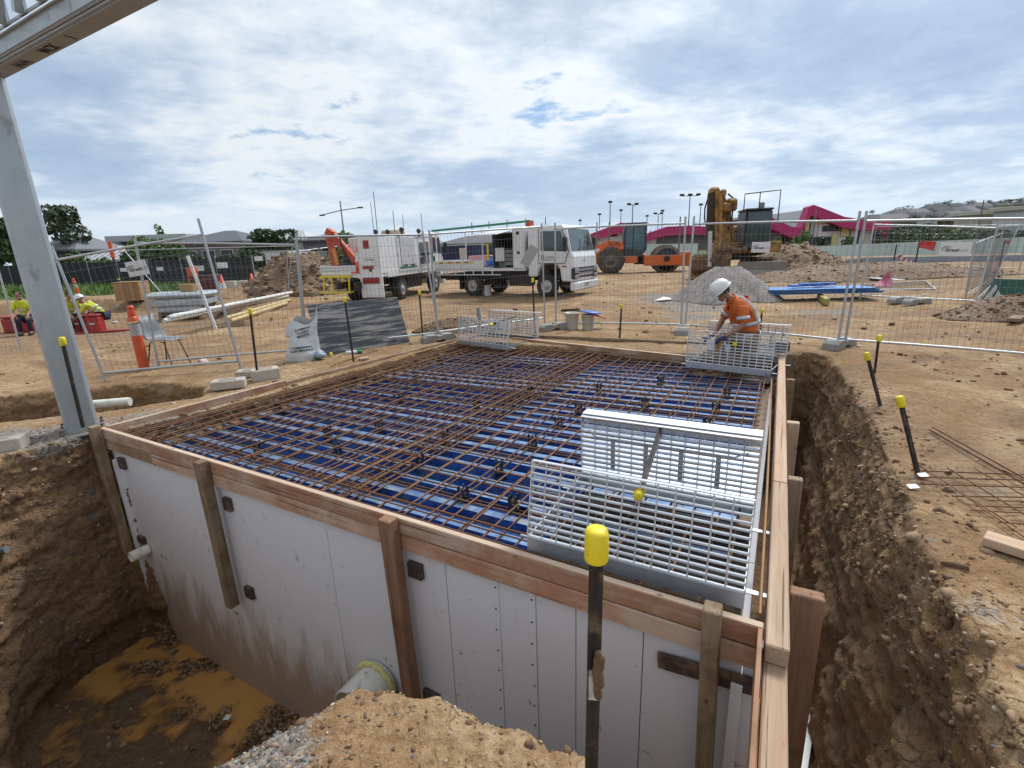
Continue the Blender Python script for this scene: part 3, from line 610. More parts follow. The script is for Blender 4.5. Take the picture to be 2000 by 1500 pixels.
# ------------------------------------------------------------------ ribbed blue deck inside the box
def deck_mat():
    m, b = newmat('blue_deck'); v = OBJ((1, 1, 1)); n = NOISE(v, 2.5, 5, .6)
    col = MIXC(RAMP(n, [(.35, 0), (.65, 1)]), (.035, .12, .40), (.10, .24, .54))
    col = MIXC(RAMP(NOISE(v, 7., 6, .65), [(.52, 0), (.64, .75)]), col, (.24, .24, .25))
    LK(col, b.inputs['Base Color']); b.inputs['Metallic'].default_value = .75; b.inputs['Roughness'].default_value = .26
    b.inputs['Coat Weight'].default_value = .5; b.inputs['Coat Roughness'].default_value = .15
    LK(BUMP(NOISE(v, 5., 4, .6), .004, .6), b.inputs['Normal']); return m
DECK = deck_mat(); DECKR = pm('deck_rib_sheen', (.32, .46, .68), (.18, .29, .48), 5, .34, .75, bump=.002, dirt=(.26, .26, .27), dsc=6, dth=.6, rnd=.1)  # rib tops paler blue, with the sky's highlight put into the colour
def quad(s, t):                       # s along the front, t to the rear
    return (vFL.lerp(vFR, s)).lerp(vBL.lerp(vBR, s), t)
ZD = -.255; NR = 27
deck = thing('ribbed_deck', 'shiny blue ribbed steel decking under the reinforcing mats', 'decking', quad(.5, .5) + UP * (ZD - .002))
prof = [(0, 0), (.36, 0), (.34, .055), (.66, .055), (.64, 0), (1, 0)]
for k in range(9):
    mb = MB(); zoff = .003 * (k % 2); sa = .055 + .012 * rng.random(); sb = .968
    for j in range(3):
        t0, t1 = .012 + (k * 3 + j) / NR * .966, .012 + (k * 3 + j + 1) / NR * .966
        vs = []
        for u, z in prof:
            for s in (sa, sb): p = quad(s, t0 + (t1 - t0) * u) - deck.location * 0; vs.append((p.x, p.y, ZD + z + zoff))
        mb.add(vs, [(2 * i, 2 * i + 1, 2 * i + 3, 2 * i + 2) for i in range(len(prof) - 1)])
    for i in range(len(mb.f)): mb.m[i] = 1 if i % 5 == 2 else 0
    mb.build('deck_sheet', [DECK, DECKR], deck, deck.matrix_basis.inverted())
LEDGE = pm('formply_brown', (.24, .15, .09), (.17, .10, .055), 8, .7, dirt=(.12, .08, .05), dsc=5, dth=.55)
for s0, s1, t0, t1 in ((.012, .10, .01, .985), (.955, .985, .02, .985), (.02, .96, .965, .99), (.02, .97, .026, .04)):
    vs = [quad(s, t) + UP * z for z in (ZD - .03, ZD - .008) for s, t in ((s0, t0), (s1, t0), (s1, t1), (s0, t1))]
    MB().add(vs, [(3, 2, 1, 0), (4, 5, 6, 7), (0, 1, 5, 4), (1, 2, 6, 5), (2, 3, 7, 6), (3, 0, 4, 7)]).build('ledge_board', LEDGE, form, form.matrix_basis.inverted())
# ------------------------------------------------------------------ reinforcing mats
RUST = pm('rusty_bar', (.215, .098, .042), (.115, .05, .023), 5, .7, .25, bump=.001, bsc=60, rnd=.25, stretch=(3, 1, 1))
RUST2 = pm('rusty_bar_pale', (.36, .20, .09), (.26, .13, .05), 5, .6, .3, rnd=.15)
BARME = {}
def bar_mesh(r):
    if r not in BARME: BARME[r] = MB().tube([(-.5, 0, 0), (.5, 0, 0)], r, 6).mesh('rebar'); BARME[r].materials.append(RUST)
    return BARME[r]
def rebar(parent, a, b, r=.006, mat=None):
    x = (b - a).normalized(); y = UP.cross(x).normalized(); z = x.cross(y); M = MX((x * (b - a).length, y, z)).transposed().to_4x4(); M.translation = (a + b) / 2
    o = bpy.data.objects.new('rebar', bar_mesh(r)); COL.objects.link(o); o.parent = parent; o.matrix_basis = MX.Translation(-parent.location) @ M; return o
def mat_(label, s0, s1, z, ns, ntt, t0=.012, t1=.975, jit=.004, r=.0072):
    root = thing('reinforcing_mat', label, 'rebar mat', quad((s0 + s1) / 2, .5) + UP * z, group='rusty reinforcing mats on the deck')
    j = lambda: jit * rng.standard_normal()
    for i in range(ns):
        s = s0 + (s1 - s0) * (i + .5) / ns + j(); rebar(root, quad(s, t0 + .004 * rng.random()) + UP * (z + .5 * j()), quad(s + j(), t1 - .01 * rng.random()) + UP * (z + .5 * j()), r)
    for i in range(ntt):
        t = t0 + (t1 - t0) * (i + .5) / ntt + j() * .7; rebar(root, quad(s0 + .004 * rng.random(), t) + UP * (z - 2 * r + .4 * j()), quad(s1, t + j() * .7) + UP * (z - 2 * r + .4 * j()), r)
    return root
mat_('upper rusty reinforcing mat over the left half of the blue deck', .015, .55, -.085, 17, 32)
mat_('upper rusty reinforcing mat over the right half of the blue deck', .46, .975, -.108, 17, 31)
mat_('lower rusty reinforcing mat close on the left half of the blue deck', .03, .54, -.175, 11, 20)
mat_('lower rusty reinforcing mat close on the right half of the blue deck', .47, .965, -.19, 12, 22)
# tie bars doubled up along the edges and across the laps
root = thing('edge_bars', 'bundle of loose rusty bars laid along the box edges and laps', 'rebar', quad(.5, .05) + UP * -.07)
for s, a, b in ((.03, .02, .97), (.045, .02, .97), (.055, .02, .97), (.49, .02, .97), (.515, .02, .97), (.97, .05, .97)): rebar(root, quad(s, a) + UP * -.07, quad(s + .004, b) + UP * -.07, .006)
for t, a, b in ((.02, .03, .98), (.035, .03, .98), (.045, .2, .8), (.93, .03, .98), (.95, .03, .98), (.5, .03, .6), (.515, .3, .97)): rebar(root, quad(a, t) + UP * -.066, quad(b, t + .003) + UP * -.066, .006)
eb = thing('edge_rod', 'thick pale rusty rod curving along the inside of the right timber', 'rebar', G(1485, 1195, -.06))
pts = [G(x, y, z) - eb.location for x, y, z in ((1484, 1200, -.05), (1490, 1100, -.03), (1497, 980, -.02), (1502, 880, -.04), (1505, 800, -.06), (1507, 740, -.07))]
MB().tube(pts, .009, 8).build('rod', RUST2, eb)
# black plastic bar chairs
BLK = pm('black_plastic', (.02, .021, .024), (.03, .03, .034), 8, .45, rnd=.1)
def chair_mesh():
    mb = MB()
    for a in range(4):
        c, s = math.cos(a * math.pi / 2 + .78), math.sin(a * math.pi / 2 + .78)
        mb.tube([(c * .045, s * .045, 0), (c * .034, s * .034, .10), (c * .030, s * .030, .13)], [.008, .008, .006], 5)
        mb.box((c * .033, s * .033, .145), (.022, .008, .05), MX.Rotation(a * math.pi / 2 + .78, 3, 'Z'))
    for z, r in ((.004, .05), (.06, .04), (.112, .036)): mb.lathe([(r, z), (r, z + .012), (r - .012, z + .012), (r - .012, z)], 12, closed=True)
    return mb.mesh('bar_chair')
ORD = 'first second third fourth fifth sixth seventh eighth ninth tenth eleventh twelfth thirteenth fourteenth fifteenth'.split()
def bar_where(sp):
    out = []
    for px, py in sp:
        a = 'left' if px < 700 else 'middle' if px < 1050 else 'right'
        out.append('%s from the rear timber in the %s third' % (ORD[sum(1 for q in sp if (q[1], q[0]) < (py, px) and ('left' if q[0] < 700 else 'middle' if q[0] < 1050 else 'right') == a)], a))
    return out
cme = chair_mesh(); cme.materials.append(BLK); nth = 0
spots = [(543, 797), (503, 877), (640, 845), (1090, 828), (1040, 863), (975, 915), (905, 968), (1003, 985), (1035, 765), (785, 780), (690, 740), (812, 736), (740, 830), (870, 850), (1170, 760), (1260, 790), (1398, 800), (1380, 830), (960, 720), (1290, 745), (860, 705), (930, 790), (590, 740), (660, 880), (820, 900), (1130, 800), (1240, 830), (1420, 770)]
where = bar_where(spots)
for px, py in spots:
    p = G(px, py, -.16); o = bpy.data.objects.new('bar_chair', cme); COL.objects.link(o); o.location = (p.x, p.y, ZD + .002); o.rotation_euler = (0, 0, rng.random() * 6); nth += 1
    tag(o, 'black plastic bar chair, ' + where[nth - 1], 'bar chair', 'black bar chairs under the reinforcing mats')
# ------------------------------------------------------------------ galvanised hatches with two grated lids propped open
GALV = pm('galvanised', (.60, .62, .645), (.48, .50, .53), 9, .36, .75, bump=.0015, bsc=25, rnd=.05, r2=.5)
GALVB = pm('galvanised_bright', (.78, .80, .82), (.66, .68, .71), 9, .40, .55, bump=.001, bsc=25, rnd=.04)
YEL = pm('yellow_cap', (.82, .66, .02), (.72, .55, .02), 12, .45, dirt=(.25, .19, .05), dsc=22, dth=.61, rnd=.08)
PICK = pm('picket_steel', (.055, .045, .038), (.032, .027, .024), 12, .6, .3, bump=.002, dirt=(.20, .13, .08), dsc=8, dth=.62)
WHT_ = pm('old_white_paint', (.60, .57, .50), (.50, .47, .40), 9, .6, dirt=(.07, .05, .04), dsc=20, dth=.56, rnd=0)
def picket_parts(t, L_, cap=True, r=.018, holes=True):
    mb = MB()
    for a in (90, 210, 330):
        M = MX.Rotation(R_(a), 4, 'Z'); mb.box((0, 0, 0), (.001, .001, .001)) if 0 else None
        mb.add([tuple(M @ V(p)) for p in ((0, -.003, 0), (r, -.002, 0), (r, .002, 0), (0, .003, 0), (0, -.003, L_), (r, -.002, L_), (r, .002, L_), (0, .003, L_))], [(0, 1, 5, 4), (1, 2, 6, 5), (2, 3, 7, 6), (4, 5, 6, 7)])
    mb.build('post', PICK, t)
    if cap: MB().lathe([(.026, L_ - .062), (.0275, L_ - .058), (.0265, L_ + .006), (.023, L_ + .014), (.012, L_ + .017), (0, L_ + .0175)], 18).build('cap', YEL, t)
def hatch(label, P0, L_, rz, LH=.46, gap=.98, lean1=.02, lean2=-.08, frame=.08, ncol=13, nrow=12, thick=.0045):
    t = thing('hatch', label, 'hatch', P0, rz, 'galvanised access hatches propped open')
    mb = MB(); z = frame
    for a, b, c, d in ((0, 0, L_, .006), (0, gap - .006, L_, gap), (0, .006, .006, gap - .006), (L_ - .006, .006, L_, gap - .006)): mb.box(((a + c) / 2, (b + d) / 2, z / 2), (c - a, d - b, z))
    for y in (.03, gap - .03): mb.box((L_ / 2, y, .003), (L_ - .02, .05, .005))
    mb.build('frame', GALV, t)
    for x_, y_ in ((L_ + .05, .12), (L_ + .05, gap - .25), (-.04, .1), (-.04, gap - .2)): MB().box((x_, y_, .02), (.10, .03, .006)).build('lug', GALVB, t)
    for side, y0, lean in ((0, .004, lean1), (1, gap - .004, lean2)):
        lid = bpy.data.objects.new('grate_lid', None); COL.objects.link(lid); lid.parent = t
        ang_ = math.atan2(lean, LH); lid.matrix_basis = MX.Translation((0, y0, z + .004)) @ MX.Rotation(-ang_, 4, 'X')
        sgn = 1 if side == 0 else -1; dpt = .034 if side == 0 else .055
        for i in range(nrow + 1):
            zz_ = LH * i / nrow; wide = i in (0, nrow)
            MB().box((L_ / 2, sgn * dpt / 2, zz_), (L_, dpt, .0065 if wide else thick * (1 if thick < .005 else 2))).build('grate_bar', GALVB if wide else GALV, lid)
        for i in range(ncol + 1):
            x_ = L_ * i / ncol; wide = i in (0, ncol)
            if wide: MB().box((x_, sgn * dpt / 2, LH / 2), (.006, dpt + .002, LH + .006)).build('grate_bar', GALVB, lid)
            else: MB().tube([(x_, sgn * .006, 0), (x_, sgn * .006, LH)], thick, 5).build('grate_rod', GALVB, lid)
        if side == 1:
            MB().box((L_ / 2, .030, LH + .012), (L_ + .01, .10, .006), ch=.002).build('top_flange', GALVB, lid)
            MB().tube([(.05, -.045, LH - .10), (.10, -.05, LH - .14), (L_ - .14, -.05, LH - .14), (L_ - .06, -.045, LH - .10)], .006, 6).build('handle', GALV, lid)
            for i in range(1, 5): MB().box((L_ * i / 5, -.045, LH * .42), (.03, .006, LH * .55)).build('stiffener', GALV, lid)
    # black sheet laid in for the shade down the hatch
    MB().box((L_ / 2, gap / 2, -.10), (L_ - .02, gap - .02, .004)).build('hatch_shade', DARK, t)
    return t
def prop(label, a, b, L_=.62):                       # star picket laid through the lids
    d = (b - a).normalized(); t = thing('star_picket', label, 'star picket', a + d * L_, rot=(-d).to_track_quat('Z', 'Y').to_matrix(), group='yellow capped star pickets'); picket_parts(t, L_); return t
P0 = G(1030, 1073, -.1); P1 = G(1452, 1190, -.1)
hatch('largest galvanised grated hatch nearest the front timber, both lids open', P0, (P1 - P0).length, math.atan2((P1 - P0).y, (P1 - P0).x), .45, .98, .09, -.02)
nv_ = V((-(P1 - P0).y, (P1 - P0).x, 0)).normalized(); ev_ = (P1 - P0).normalized()
prop('yellow capped star picket propping the lids of the nearest hatch', P0 + ev_ * .62 + nv_ * .06 + UP * .455, P0 + ev_ * .545 + nv_ * .95 + UP * .50, 1.0)
P0 = G(1338, 716, -.10); P1 = G(1504, 736, -.10); e_ = (P1 - P0).normalized()
hatch('galvanised grated hatch with open lids beside the worker in orange', P0, (P1 - P0).length, math.atan2(e_.y, e_.x), .44, .95, .06, .04, ncol=12, nrow=11, thick=.0065)
prop('star picket with small yellow cap lying through the hatch by the worker', P0 + e_ * .62 + UP * .38 + V((.02, -.02, 0)), P0 + e_ * .62 + UP * .42 + V((.3, .9, 0)), .5)
P0 = G(893, 672, -.08); P1 = G(1004, 688, -.08); e_ = (P1 - P0).normalized()
hatch('galvanised grated hatch with open lids on the far corner of the box', P0, 1.2, math.atan2(e_.y, e_.x) + .05, .44, .95, .10, .04, ncol=13, nrow=9, thick=.008)
prop('star picket with small yellow cap lying through the far corner hatch', P0 + e_ * .85 + UP * .42 + V((.02, -.02, 0)), P0 + e_ * 1.25 + UP * .50 + V((.3, .85, 0)), .7)
# ------------------------------------------------------------------ standing star pickets
for (xt, yt, xb, yb, L_, lab) in (
        (1166, 1031, 1128, 1560, 1.25, 'tall black star picket with big yellow cap before the white panels'),
        (120, 658, 158, 806, 0, 'star picket with yellow cap standing against the steel column'),
        (488, 602, 503, 737, 0, 'star picket with yellow cap standing by the pale concrete block'),
        (672, 580, 690, 702, 0, 'star picket with yellow cap standing before the dark leaning board'),
        (819, 567, 826, 660, 0, 'star picket with yellow cap right of the dark leaning board'),
        (1040, 543, 1045, 655, 0, 'star picket with yellow cap before the front wheel of the flatbed truck'),
        (1214, 594, 1210, 658, 0, 'short star picket with yellow cap by the bucket and lids'),
        (1489, 603, 1484, 655, 0, 'star picket with yellow cap behind the worker in orange'),
        (1718, 654, 1710, 722, 0, 'star picket leaning right with yellow cap beyond the side trench'),
        (1692, 688, 1726, 787, 0, 'star picket leaning left with yellow cap at the trench rim'),
        (1756, 773, 1802, 917, 0, 'largest leaning star picket with yellow cap right of the side trench')):
    if L_: b_ = V((.165, .965, -.28)); t_ = D(xt, yt, .965)
    elif 'steel column' in lab: b_ = D(163, 835, 4.52); t_ = D(xt, yt, 4.52)
    else: b_ = on(xb, yb, -.06); t_ = D(xt, yt, b_.y + (.10 if 'leaning left' in lab or 'largest leaning' in lab else 0.))
    d_ = t_ - b_; t = thing('star_picket', lab, 'star picket', b_, rot=d_.to_track_quat('Z', 'Y').to_matrix() @ MX.Rotation(.4, 3, 'Z'), group='yellow capped star pickets'); picket_parts(t, d_.length - .018)
    if L_:
        mb = MB(); [mb.ball((-.015 - .008 * rng.random(), .007 * rng.normal(), d_.length - .33 - .010 * i), .007 + .006 * rng.random(), 6, sq=(1, 1, 1.5)) for i in range(12)]; mb.build('mud_lump', ST[3], t)
        MB().lathe([(.0185, d_.length - .47), (.0185, d_.length - .38)], 3, MX.Rotation(R_(90), 4, 'Z'), smooth=False).build('paint_band', WHT_, t)
# ------------------------------------------------------------------ steel column and the truss it carries
ZINC = pm('zinc_column', (.47, .51, .54), (.37, .41, .44), 5, .42, .55, bump=.001, bsc=30, dirt=(.27, .29, .33), dsc=6, dth=.62, rnd=.03, stretch=(1, 1, .45))
ZDARK = pm('zinc_truss', (.40, .41, .41), (.33, .335, .33), 4, .5, .4, rnd=.06)
cb_ = G(160, 829); cb_.z = -.4
coln = thing('steel_column', 'leaning looking galvanised steel column standing beside the pit', 'column', cb_, R_(40))
CH = 4.9
MB().box((0, 0, CH / 2), (.26, .26, CH), ch=.022).build('shaft', ZINC, coln)
MB().box((0, 0, .335), (.40, .40, .02), ch=.002).build('base_plate', ZINC, coln)
mb = MB(); [mb.lathe([(.018, .345), (.018, .375), (.012, .375), (.012, .41)], 6, MX.Translation((x_ * .16, y_ * .16, 0))) for x_ in (-1, 1) for y_ in (-1, 1)]; mb.build('anchor_bolt', STEEL, coln)
# ------------------------------------------------------------------ overhead truss on the column
ZT = D(4, 152, cb_.y).z
ta, tb = G(4, 157, ZT), G(312, 0, ZT); td = (tb - ta).normalized(); tn = V((td.y, -td.x, 0))
truss = thing('roof_truss', 'galvanised roof truss with marker writing overhead above the column', 'truss', ta)
def tbm(name, a, b, w, h, mat=None): mat = mat or ZDARK; return beam(name, a, b, w, h, mat, truss, UP, .002)
A_, B_ = ta - td * 1.2, ta + td * 4.2
off = lambda n, z: tn * n + UP * z
tbm('bottom_flange', A_ + off(.065, .008), B_ + off(.065, .008), .13, .016)
tbm('bottom_web', A_ + off(.06, .10), B_ + off(.06, .10), .012, .17)
tbm('lip', A_ + off(.142, .024), B_ + off(.142, .024), .012, .022, ZINC)
tbm('lower_channel', A_ + off(.155, .032), B_ + off(.155, .032), .012, .012)
tbm('channel_web', A_ + off(.168, .085), B_ + off(.168, .085), .010, .095, ZINC)
tbm('upper_flange', A_ + off(.182, .137), B_ + off(.182, .137), .022, .012)
tbm('bottom_chord', A_ + off(.20, .16), B_ + off(.20, .16), .012, .02, ZINC)
tbm('top_chord', A_ + off(.30, 1.25), B_ + off(.30, 1.25), .16, .02)
tbm('top_web', A_ + off(.30, 1.14), B_ + off(.30, 1.14), .016, .20, ZINC)
for i in range(15):
    s = -1.3 + i * .32; p = ta + td * s + off(.205, .15)
    tbm('vertical', p, p + UP * .86 + td * .001, .11, .012, ZINC) if 0 else MB().bar(p - truss.location, p + UP * .86 - truss.location, .02, .10, up=td).build('vertical', ZINC, truss)
    MB().bar(p + tn * .03 - truss.location, p + td * .30 + UP * .84 + tn * .03 - truss.location, .05, .05, up=tn).build('diagonal', ZDARK if i % 2 else ZINC, truss)
MB().bar(ta + off(.02, .14) - td * .2 - truss.location, ta + off(.22, .06) + td * .25 - truss.location, .012, .12, up=tn).build('gusset', ZINC, truss)
INK = pm('marker_ink', (.012, .012, .03), None, 9, .6, rnd=0)
for s, w_ in ((.62, 'WW'), (1.15, 'MCK'), (1.52, 'I')):
    p = ta + td * s + off(.066, -.001)
    text(w_, .11, INK, truss, MX.Translation(p - truss.location) @ MX((td, -tn, -UP)).transposed().to_4x4(), .0008, bold=.003)
# ------------------------------------------------------------------ temporary fence
FZ = pm('fence_tube', (.52, .54, .56), (.40, .42, .44), 6, .42, .6, rnd=.1)
FW = pm('fence_wire', (.24, .245, .25), (.17, .17, .175), 6, .5, .5, rnd=.1)
FOOT = pm('fence_foot', (.33, .33, .32), (.25, .25, .24), 9, .8, bump=.003, dirt=(.30, .21, .13), dsc=8, dth=.56)
SIGNW = pm('sign_white', (.74, .75, .76), (.68, .69, .70), 4, .5, rnd=.03)
SIGND = pm('sign_grey', (.16, .17, .19), None, 4, .6, rnd=0); SIGNL = pm('sign_pale_grey', (.42, .44, .46), None, 4, .6, rnd=0)
FGRP = 'temporary mesh fence panels around the works'
def fence(label, bl, br, tl, tr, wire=.0020, r=.019, low=.12, drop=.07, px=True, vs=.075, hs=.2):
    if px: bl, br = on(*bl), on(*br); tl, tr = D(*tl, bl.y), D(*tr, br.y)
    t = thing('mesh_fence', label, 'fence', bl, group=FGRP); o = t.location.copy()
    P = lambda u, w: (bl.lerp(br, u)).lerp(tl.lerp(tr, u), w) - o
    hh = (tl - bl).length; ll = (br - bl).length; w0, w1 = low / hh, 1 - drop / hh
    for u in (0, 1): MB().tube([P(u, 0), P(u, .5), P(u, 1)], r, 8).build('post', FZ, t)
    for w in (w0, w1): MB().tube([P(.008, w), P(.5, w + .004), P(.992, w)], r * .95, 8).build('rail', FZ, t)
    mb = MB(); n = max(4, int(ll / vs)); m = max(3, int(hh / hs))
    for i in range(1, n): mb.tube([P(i / n, w0), P(i / n, w1)], wire, 3, False)
    for i in range(1, m): mb.tube([P(.01, w0 + (w1 - w0) * i / m), P(.99, w0 + (w1 - w0) * i / m)], wire, 3, False)
    tag(mb.build('wire_mesh', FW, t), kind='stuff'); return t, P
def foot(label, p, rz, s=1.):
    t = MB(); prof = [(-.33, 0), (-.10, 0), (-.08, .05), (.08, .05), (.10, 0), (.33, 0), (.31, .09), (.25, .135), (.06, .135), (.05, .115), (-.05, .115), (-.06, .135), (-.25, .135), (-.31, .09)]
    t.prism([(x * s, z * s) for x, z in prof], -.115 * s, .115 * s); o = t.build('fence_block', FOOT)
    o.matrix_basis = MX.Translation(p) @ MX.Rotation(rz, 4, 'Z'); return tag(o, label, 'fence block', 'moulded fence feet')
def sign(label, c, w, h, rz, roll=0., pitch=0.):
    t = thing('fence_sign', label, 'sign', c, group='white company signs hung on fences')
    t.matrix_basis = MX.Translation(c) @ MX.Rotation(rz, 4, 'Z') @ MX.Rotation(pitch, 4, 'X') @ MX.Rotation(roll, 4, 'Y')
    MB().box((0, 0, 0), (w, .006, h), ch=.002).build('board', SIGNW, t)
    F = MX.Translation((-.02 * w, -.0045, -.06 * h)) @ MX.Rotation(R_(90), 4, 'X')
    text('Street', h * .33, SIGND, t, F @ MX.Translation((-.08 * w, 0, 0)), .001, shear=.25, bold=.0025)
    text('built', h * .33, SIGNL, t, F @ MX.Translation((.27 * w, 0, 0)), .001, shear=.25)
    mb = MB()
    for k, (rr, th) in enumerate(((.26, .018), (.20, .014), (.14, .010))):
        pts = [(-.26 * w + rr * h * 1.3 * math.cos(a), -.005, -.02 * h + rr * h * math.sin(a)) for a in np.linspace(R_(40), R_(215), 10)]; mb.tube(pts, [th * h * (.3 + .7 * math.sin(math.pi * i / 9)) + .001 for i in range(10)], 4)
    mb.build('swirl', SIGNL, t); return t
fence('bent fence panel leaning left with a raised right post beside the steel column', (205, 737), (470, 716), (100, 480), (387, 427), drop=.19)
fence('fence panel with a hanging sign behind the orange bollard', (309, 714), (597, 690), (263, 465), (578, 470))
fence('fence panel behind the dark leaning board and white bag', (601, 688), (858, 657), (578, 455), (825, 451))
fence('fence panel with a tilted blank board before the flatbed truck', (856, 656), (1064, 628), (838, 450), (1058, 436))
fence('fence panel in front of the orange roller', (1086, 637), (1330, 643), (1084, 435), (1339, 423), drop=.12)
fence('fence panel with a sign before the excavator', (1338, 643), (1636, 672), (1356, 422), (1680, 412), drop=.14)
fence('fence panel with a sign running out of the frame at right', (1650, 672), (2140, 712), (1693, 412), (2220, 402), drop=.14)
fence('short fence panel left of the steel column', (-190, 690), (36, 668), (-240, 455), (-8, 510))
for i, (b0, b1, t0, t1, lab) in enumerate((
        ((1680, 583), (1904, 594), (1708, 433), (1949, 440), 'fence panel standing crossways beyond the blue sheets'),
        ((1905, 592), (1935, 560), (1950, 437), (1992, 436), 'fence panel seen nearly edge on at the far right corner'),
        ((1885, 585), (1925, 555), (1905, 470), (1960, 450), 'fence panel folded behind the far right corner panel'),
        ((345, 588), (560, 578), (240, 486), (572, 478), 'far fence panel behind the bundle of white pipes'),
        ((565, 578), (735, 560), (560, 490), (725, 470), 'far fence panel left of the crane truck'),
        ((1700, 520), (1990, 528), (1712, 440), (2010, 436), 'distant fence panel below the houses at right'),
        ((1020, 505), (1200, 503), (1022, 452), (1202, 448), 'distant fence panel behind the flatbed truck cab'))):
    fence(lab, b0, b1, t0, t1, wire=.0022, vs=.12)
fence('fence panel lying flat on the ground beyond the blue sheets', *[on(x, y, .06) for x, y in ((1690, 566), (1828, 565), (1665, 556), (1808, 549))], px=False, low=.03, drop=.03, wire=.003)
for x, y, a, lab in ((857, 662, .5, 'dark moulded foot under the fence by the far corner hatch'), (1080, 640, .55, 'grey moulded foot left of the white buckets'), (1334, 648, 1.2, 'moulded foot under the paired posts left of the worker'), (1640, 672, .6, 'moulded foot under the paired posts above the trench'),
        (432, 592, .3, 'moulded foot by the white pipe ends'), (1915, 600, .9, 'moulded foot under the far right corner'), (1760, 588, .2, 'moulded foot lying under the crossways panel'), (1790, 592, .2, 'second moulded foot lying under the crossways panel'), (-20, 672, .2, 'pale moulded foot at the left frame edge'), (60, 668, .2, 'moulded foot left of the steel column')):
    foot(lab, on(x, y), a)
sign('white tilted sign hanging on the fence behind the orange bollard', D(268, 524, on(309, 714).y - .05), .30, .22, .08, R_(-8))
sign('white sign on the fence before the excavator tracks', D(1486, 483, on(1480, 657).y - .06), .28, .165, -.25, R_(2))
sign('largest white sign hung on the fence at far right', D(1865, 487, on(1835, 687).y - .06), .33, .175, -.45, R_(2))
bb = tag(MB().box((0, 0, 0), (.44, .012, .21), ch=.002).build('blank_board', pm('grey_board', (.42, .42, .41), (.36, .36, .35), 12, .7, rnd=0)), 'blank grey board hung tilted on the fence before the flatbed truck', 'board')
bb.matrix_basis = MX.Translation(D(1034, 500, on(1034, 633).y - .05)) @ MX.Rotation(R_(-58), 4, 'Y')
# ------------------------------------------------------------------ people
SKIN_ = pm('skin', (.36, .19, .125), (.30, .15, .095), 9, .55, rnd=.05)
ORANGE = pm('hivis_orange', (.72, .17, .03), (.50, .10, .02), 7, .75, bump=.03, bsc=9, rnd=0)
YELLOW = pm('hivis_yellow', (.62, .66, .05), (.52, .56, .04), 7, .75, bump=.006, bsc=14, rnd=.05)
TAPE = pm('reflective_tape', (.58, .60, .62), (.5, .52, .54), 9, .45, .2, rnd=0)
NAVY = pm('navy_cloth', (.018, .022, .045), (.012, .014, .03), 7, .8, bump=.006, rnd=.1)
KHAKI = pm('khaki_cloth', (.38, .24, .13), (.30, .185, .10), 7, .8, bump=.006, rnd=0)
GLOVE = pm('blue_glove', (.015, .03, .16), (.02, .02, .07), 12, .7, rnd=0)
HELM = pm('white_helmet', (.80, .81, .80), None, 4, .35, rnd=0); HAIR = pm('dark_hair', (.02, .015, .012), None, 20, .7)
def skin(name, V_, E_, mat, parent, root=0, lev=2, flat=None):
    """V_ name -> (x, y, z, radius[, radius2])"""
    ks = list(V_); me = bpy.data.meshes.new(name); me.from_pydata([V_[k][:3] for k in ks], [(ks.index(a), ks.index(b)) for a, b in E_], [])
    o = link(name, me, mat, parent); m = o.modifiers.new('skin', 'SKIN'); m.use_smooth_shade = True; m.branch_smoothing = .3
    for i, k in enumerate(ks):
        s = me.skin_vertices[0].data[i]; s.radius = (V_[k][3], V_[k][4] if len(V_[k]) > 4 else V_[k][3]); s.use_root = (i == root)
    sub = o.modifiers.new('sub', 'SUBSURF'); sub.levels = lev; sub.render_levels = lev; return o
def chain(*ks): return list(zip(ks[:-1], ks[1:]))
def helmet(parent, c, rot, mat=HELM, s=1.):
    M = MX.Translation(c) @ rot.to_4x4() @ MX.Scale(s, 4)
    h = MB().lathe([(.142, 0), (.143, .02), (.135, .07), (.11, .115), (.06, .145), (0, .152)], 20, MX.Diagonal((1.08, .92, 1, 1)), closed=True)
    h.lathe([(.142, 0), (.155, -.004), (.153, .006), (.143, .012)], 20, MX.Diagonal((1.06, .92, 1, 1)), closed=True)
    h.add([(-.14, -.10, .004), (-.215, -.06, -.02), (-.225, 0, -.022), (-.215, .06, -.02), (-.14, .10, .004), (-.14, -.10, .014), (-.215, -.06, -.012), (-.225, 0, -.012), (-.215, .06, -.012), (-.14, .10, .014)], [(0, 1, 2, 3, 4)[::-1], (5, 6, 7, 8, 9), (0, 1, 6, 5), (1, 2, 7, 6), (2, 3, 8, 7), (3, 4, 9, 8)], 0, True)
    h.box((0, 0, .148), (.17, .03, .012), ch=.004)
    return h.build('hard_hat', mat, parent, M)
def head_pts(n, d, u, V_, E_, neck, p=''):
    """a head on the neck: n = base of the skull, d = the way the face looks, u = up through the crown"""
    d, u = V(d).normalized(), V(u).normalized()
    def put(k, q, r, r2=None): V_[p + k] = (*q, r, r2 or r)
    put('skull', n + u * .045 + d * .005, .072, .066); put('crown', n + u * .125 - d * .005, .078, .07); put('vertex', n + u * .18, .045, .042)
    put('jaw', n + u * .0 + d * .06, .042, .038); put('chin', n - u * .045 + d * .088, .021, .02)
    put('nose', n + u * .035 + d * .108, .012, .012)
    E_ += [(neck, p + 'skull')] + chain(p + 'skull', p + 'crown', p + 'vertex') + chain(p + 'skull', p + 'jaw', p + 'chin') + [(p + 'jaw', p + 'nose')]
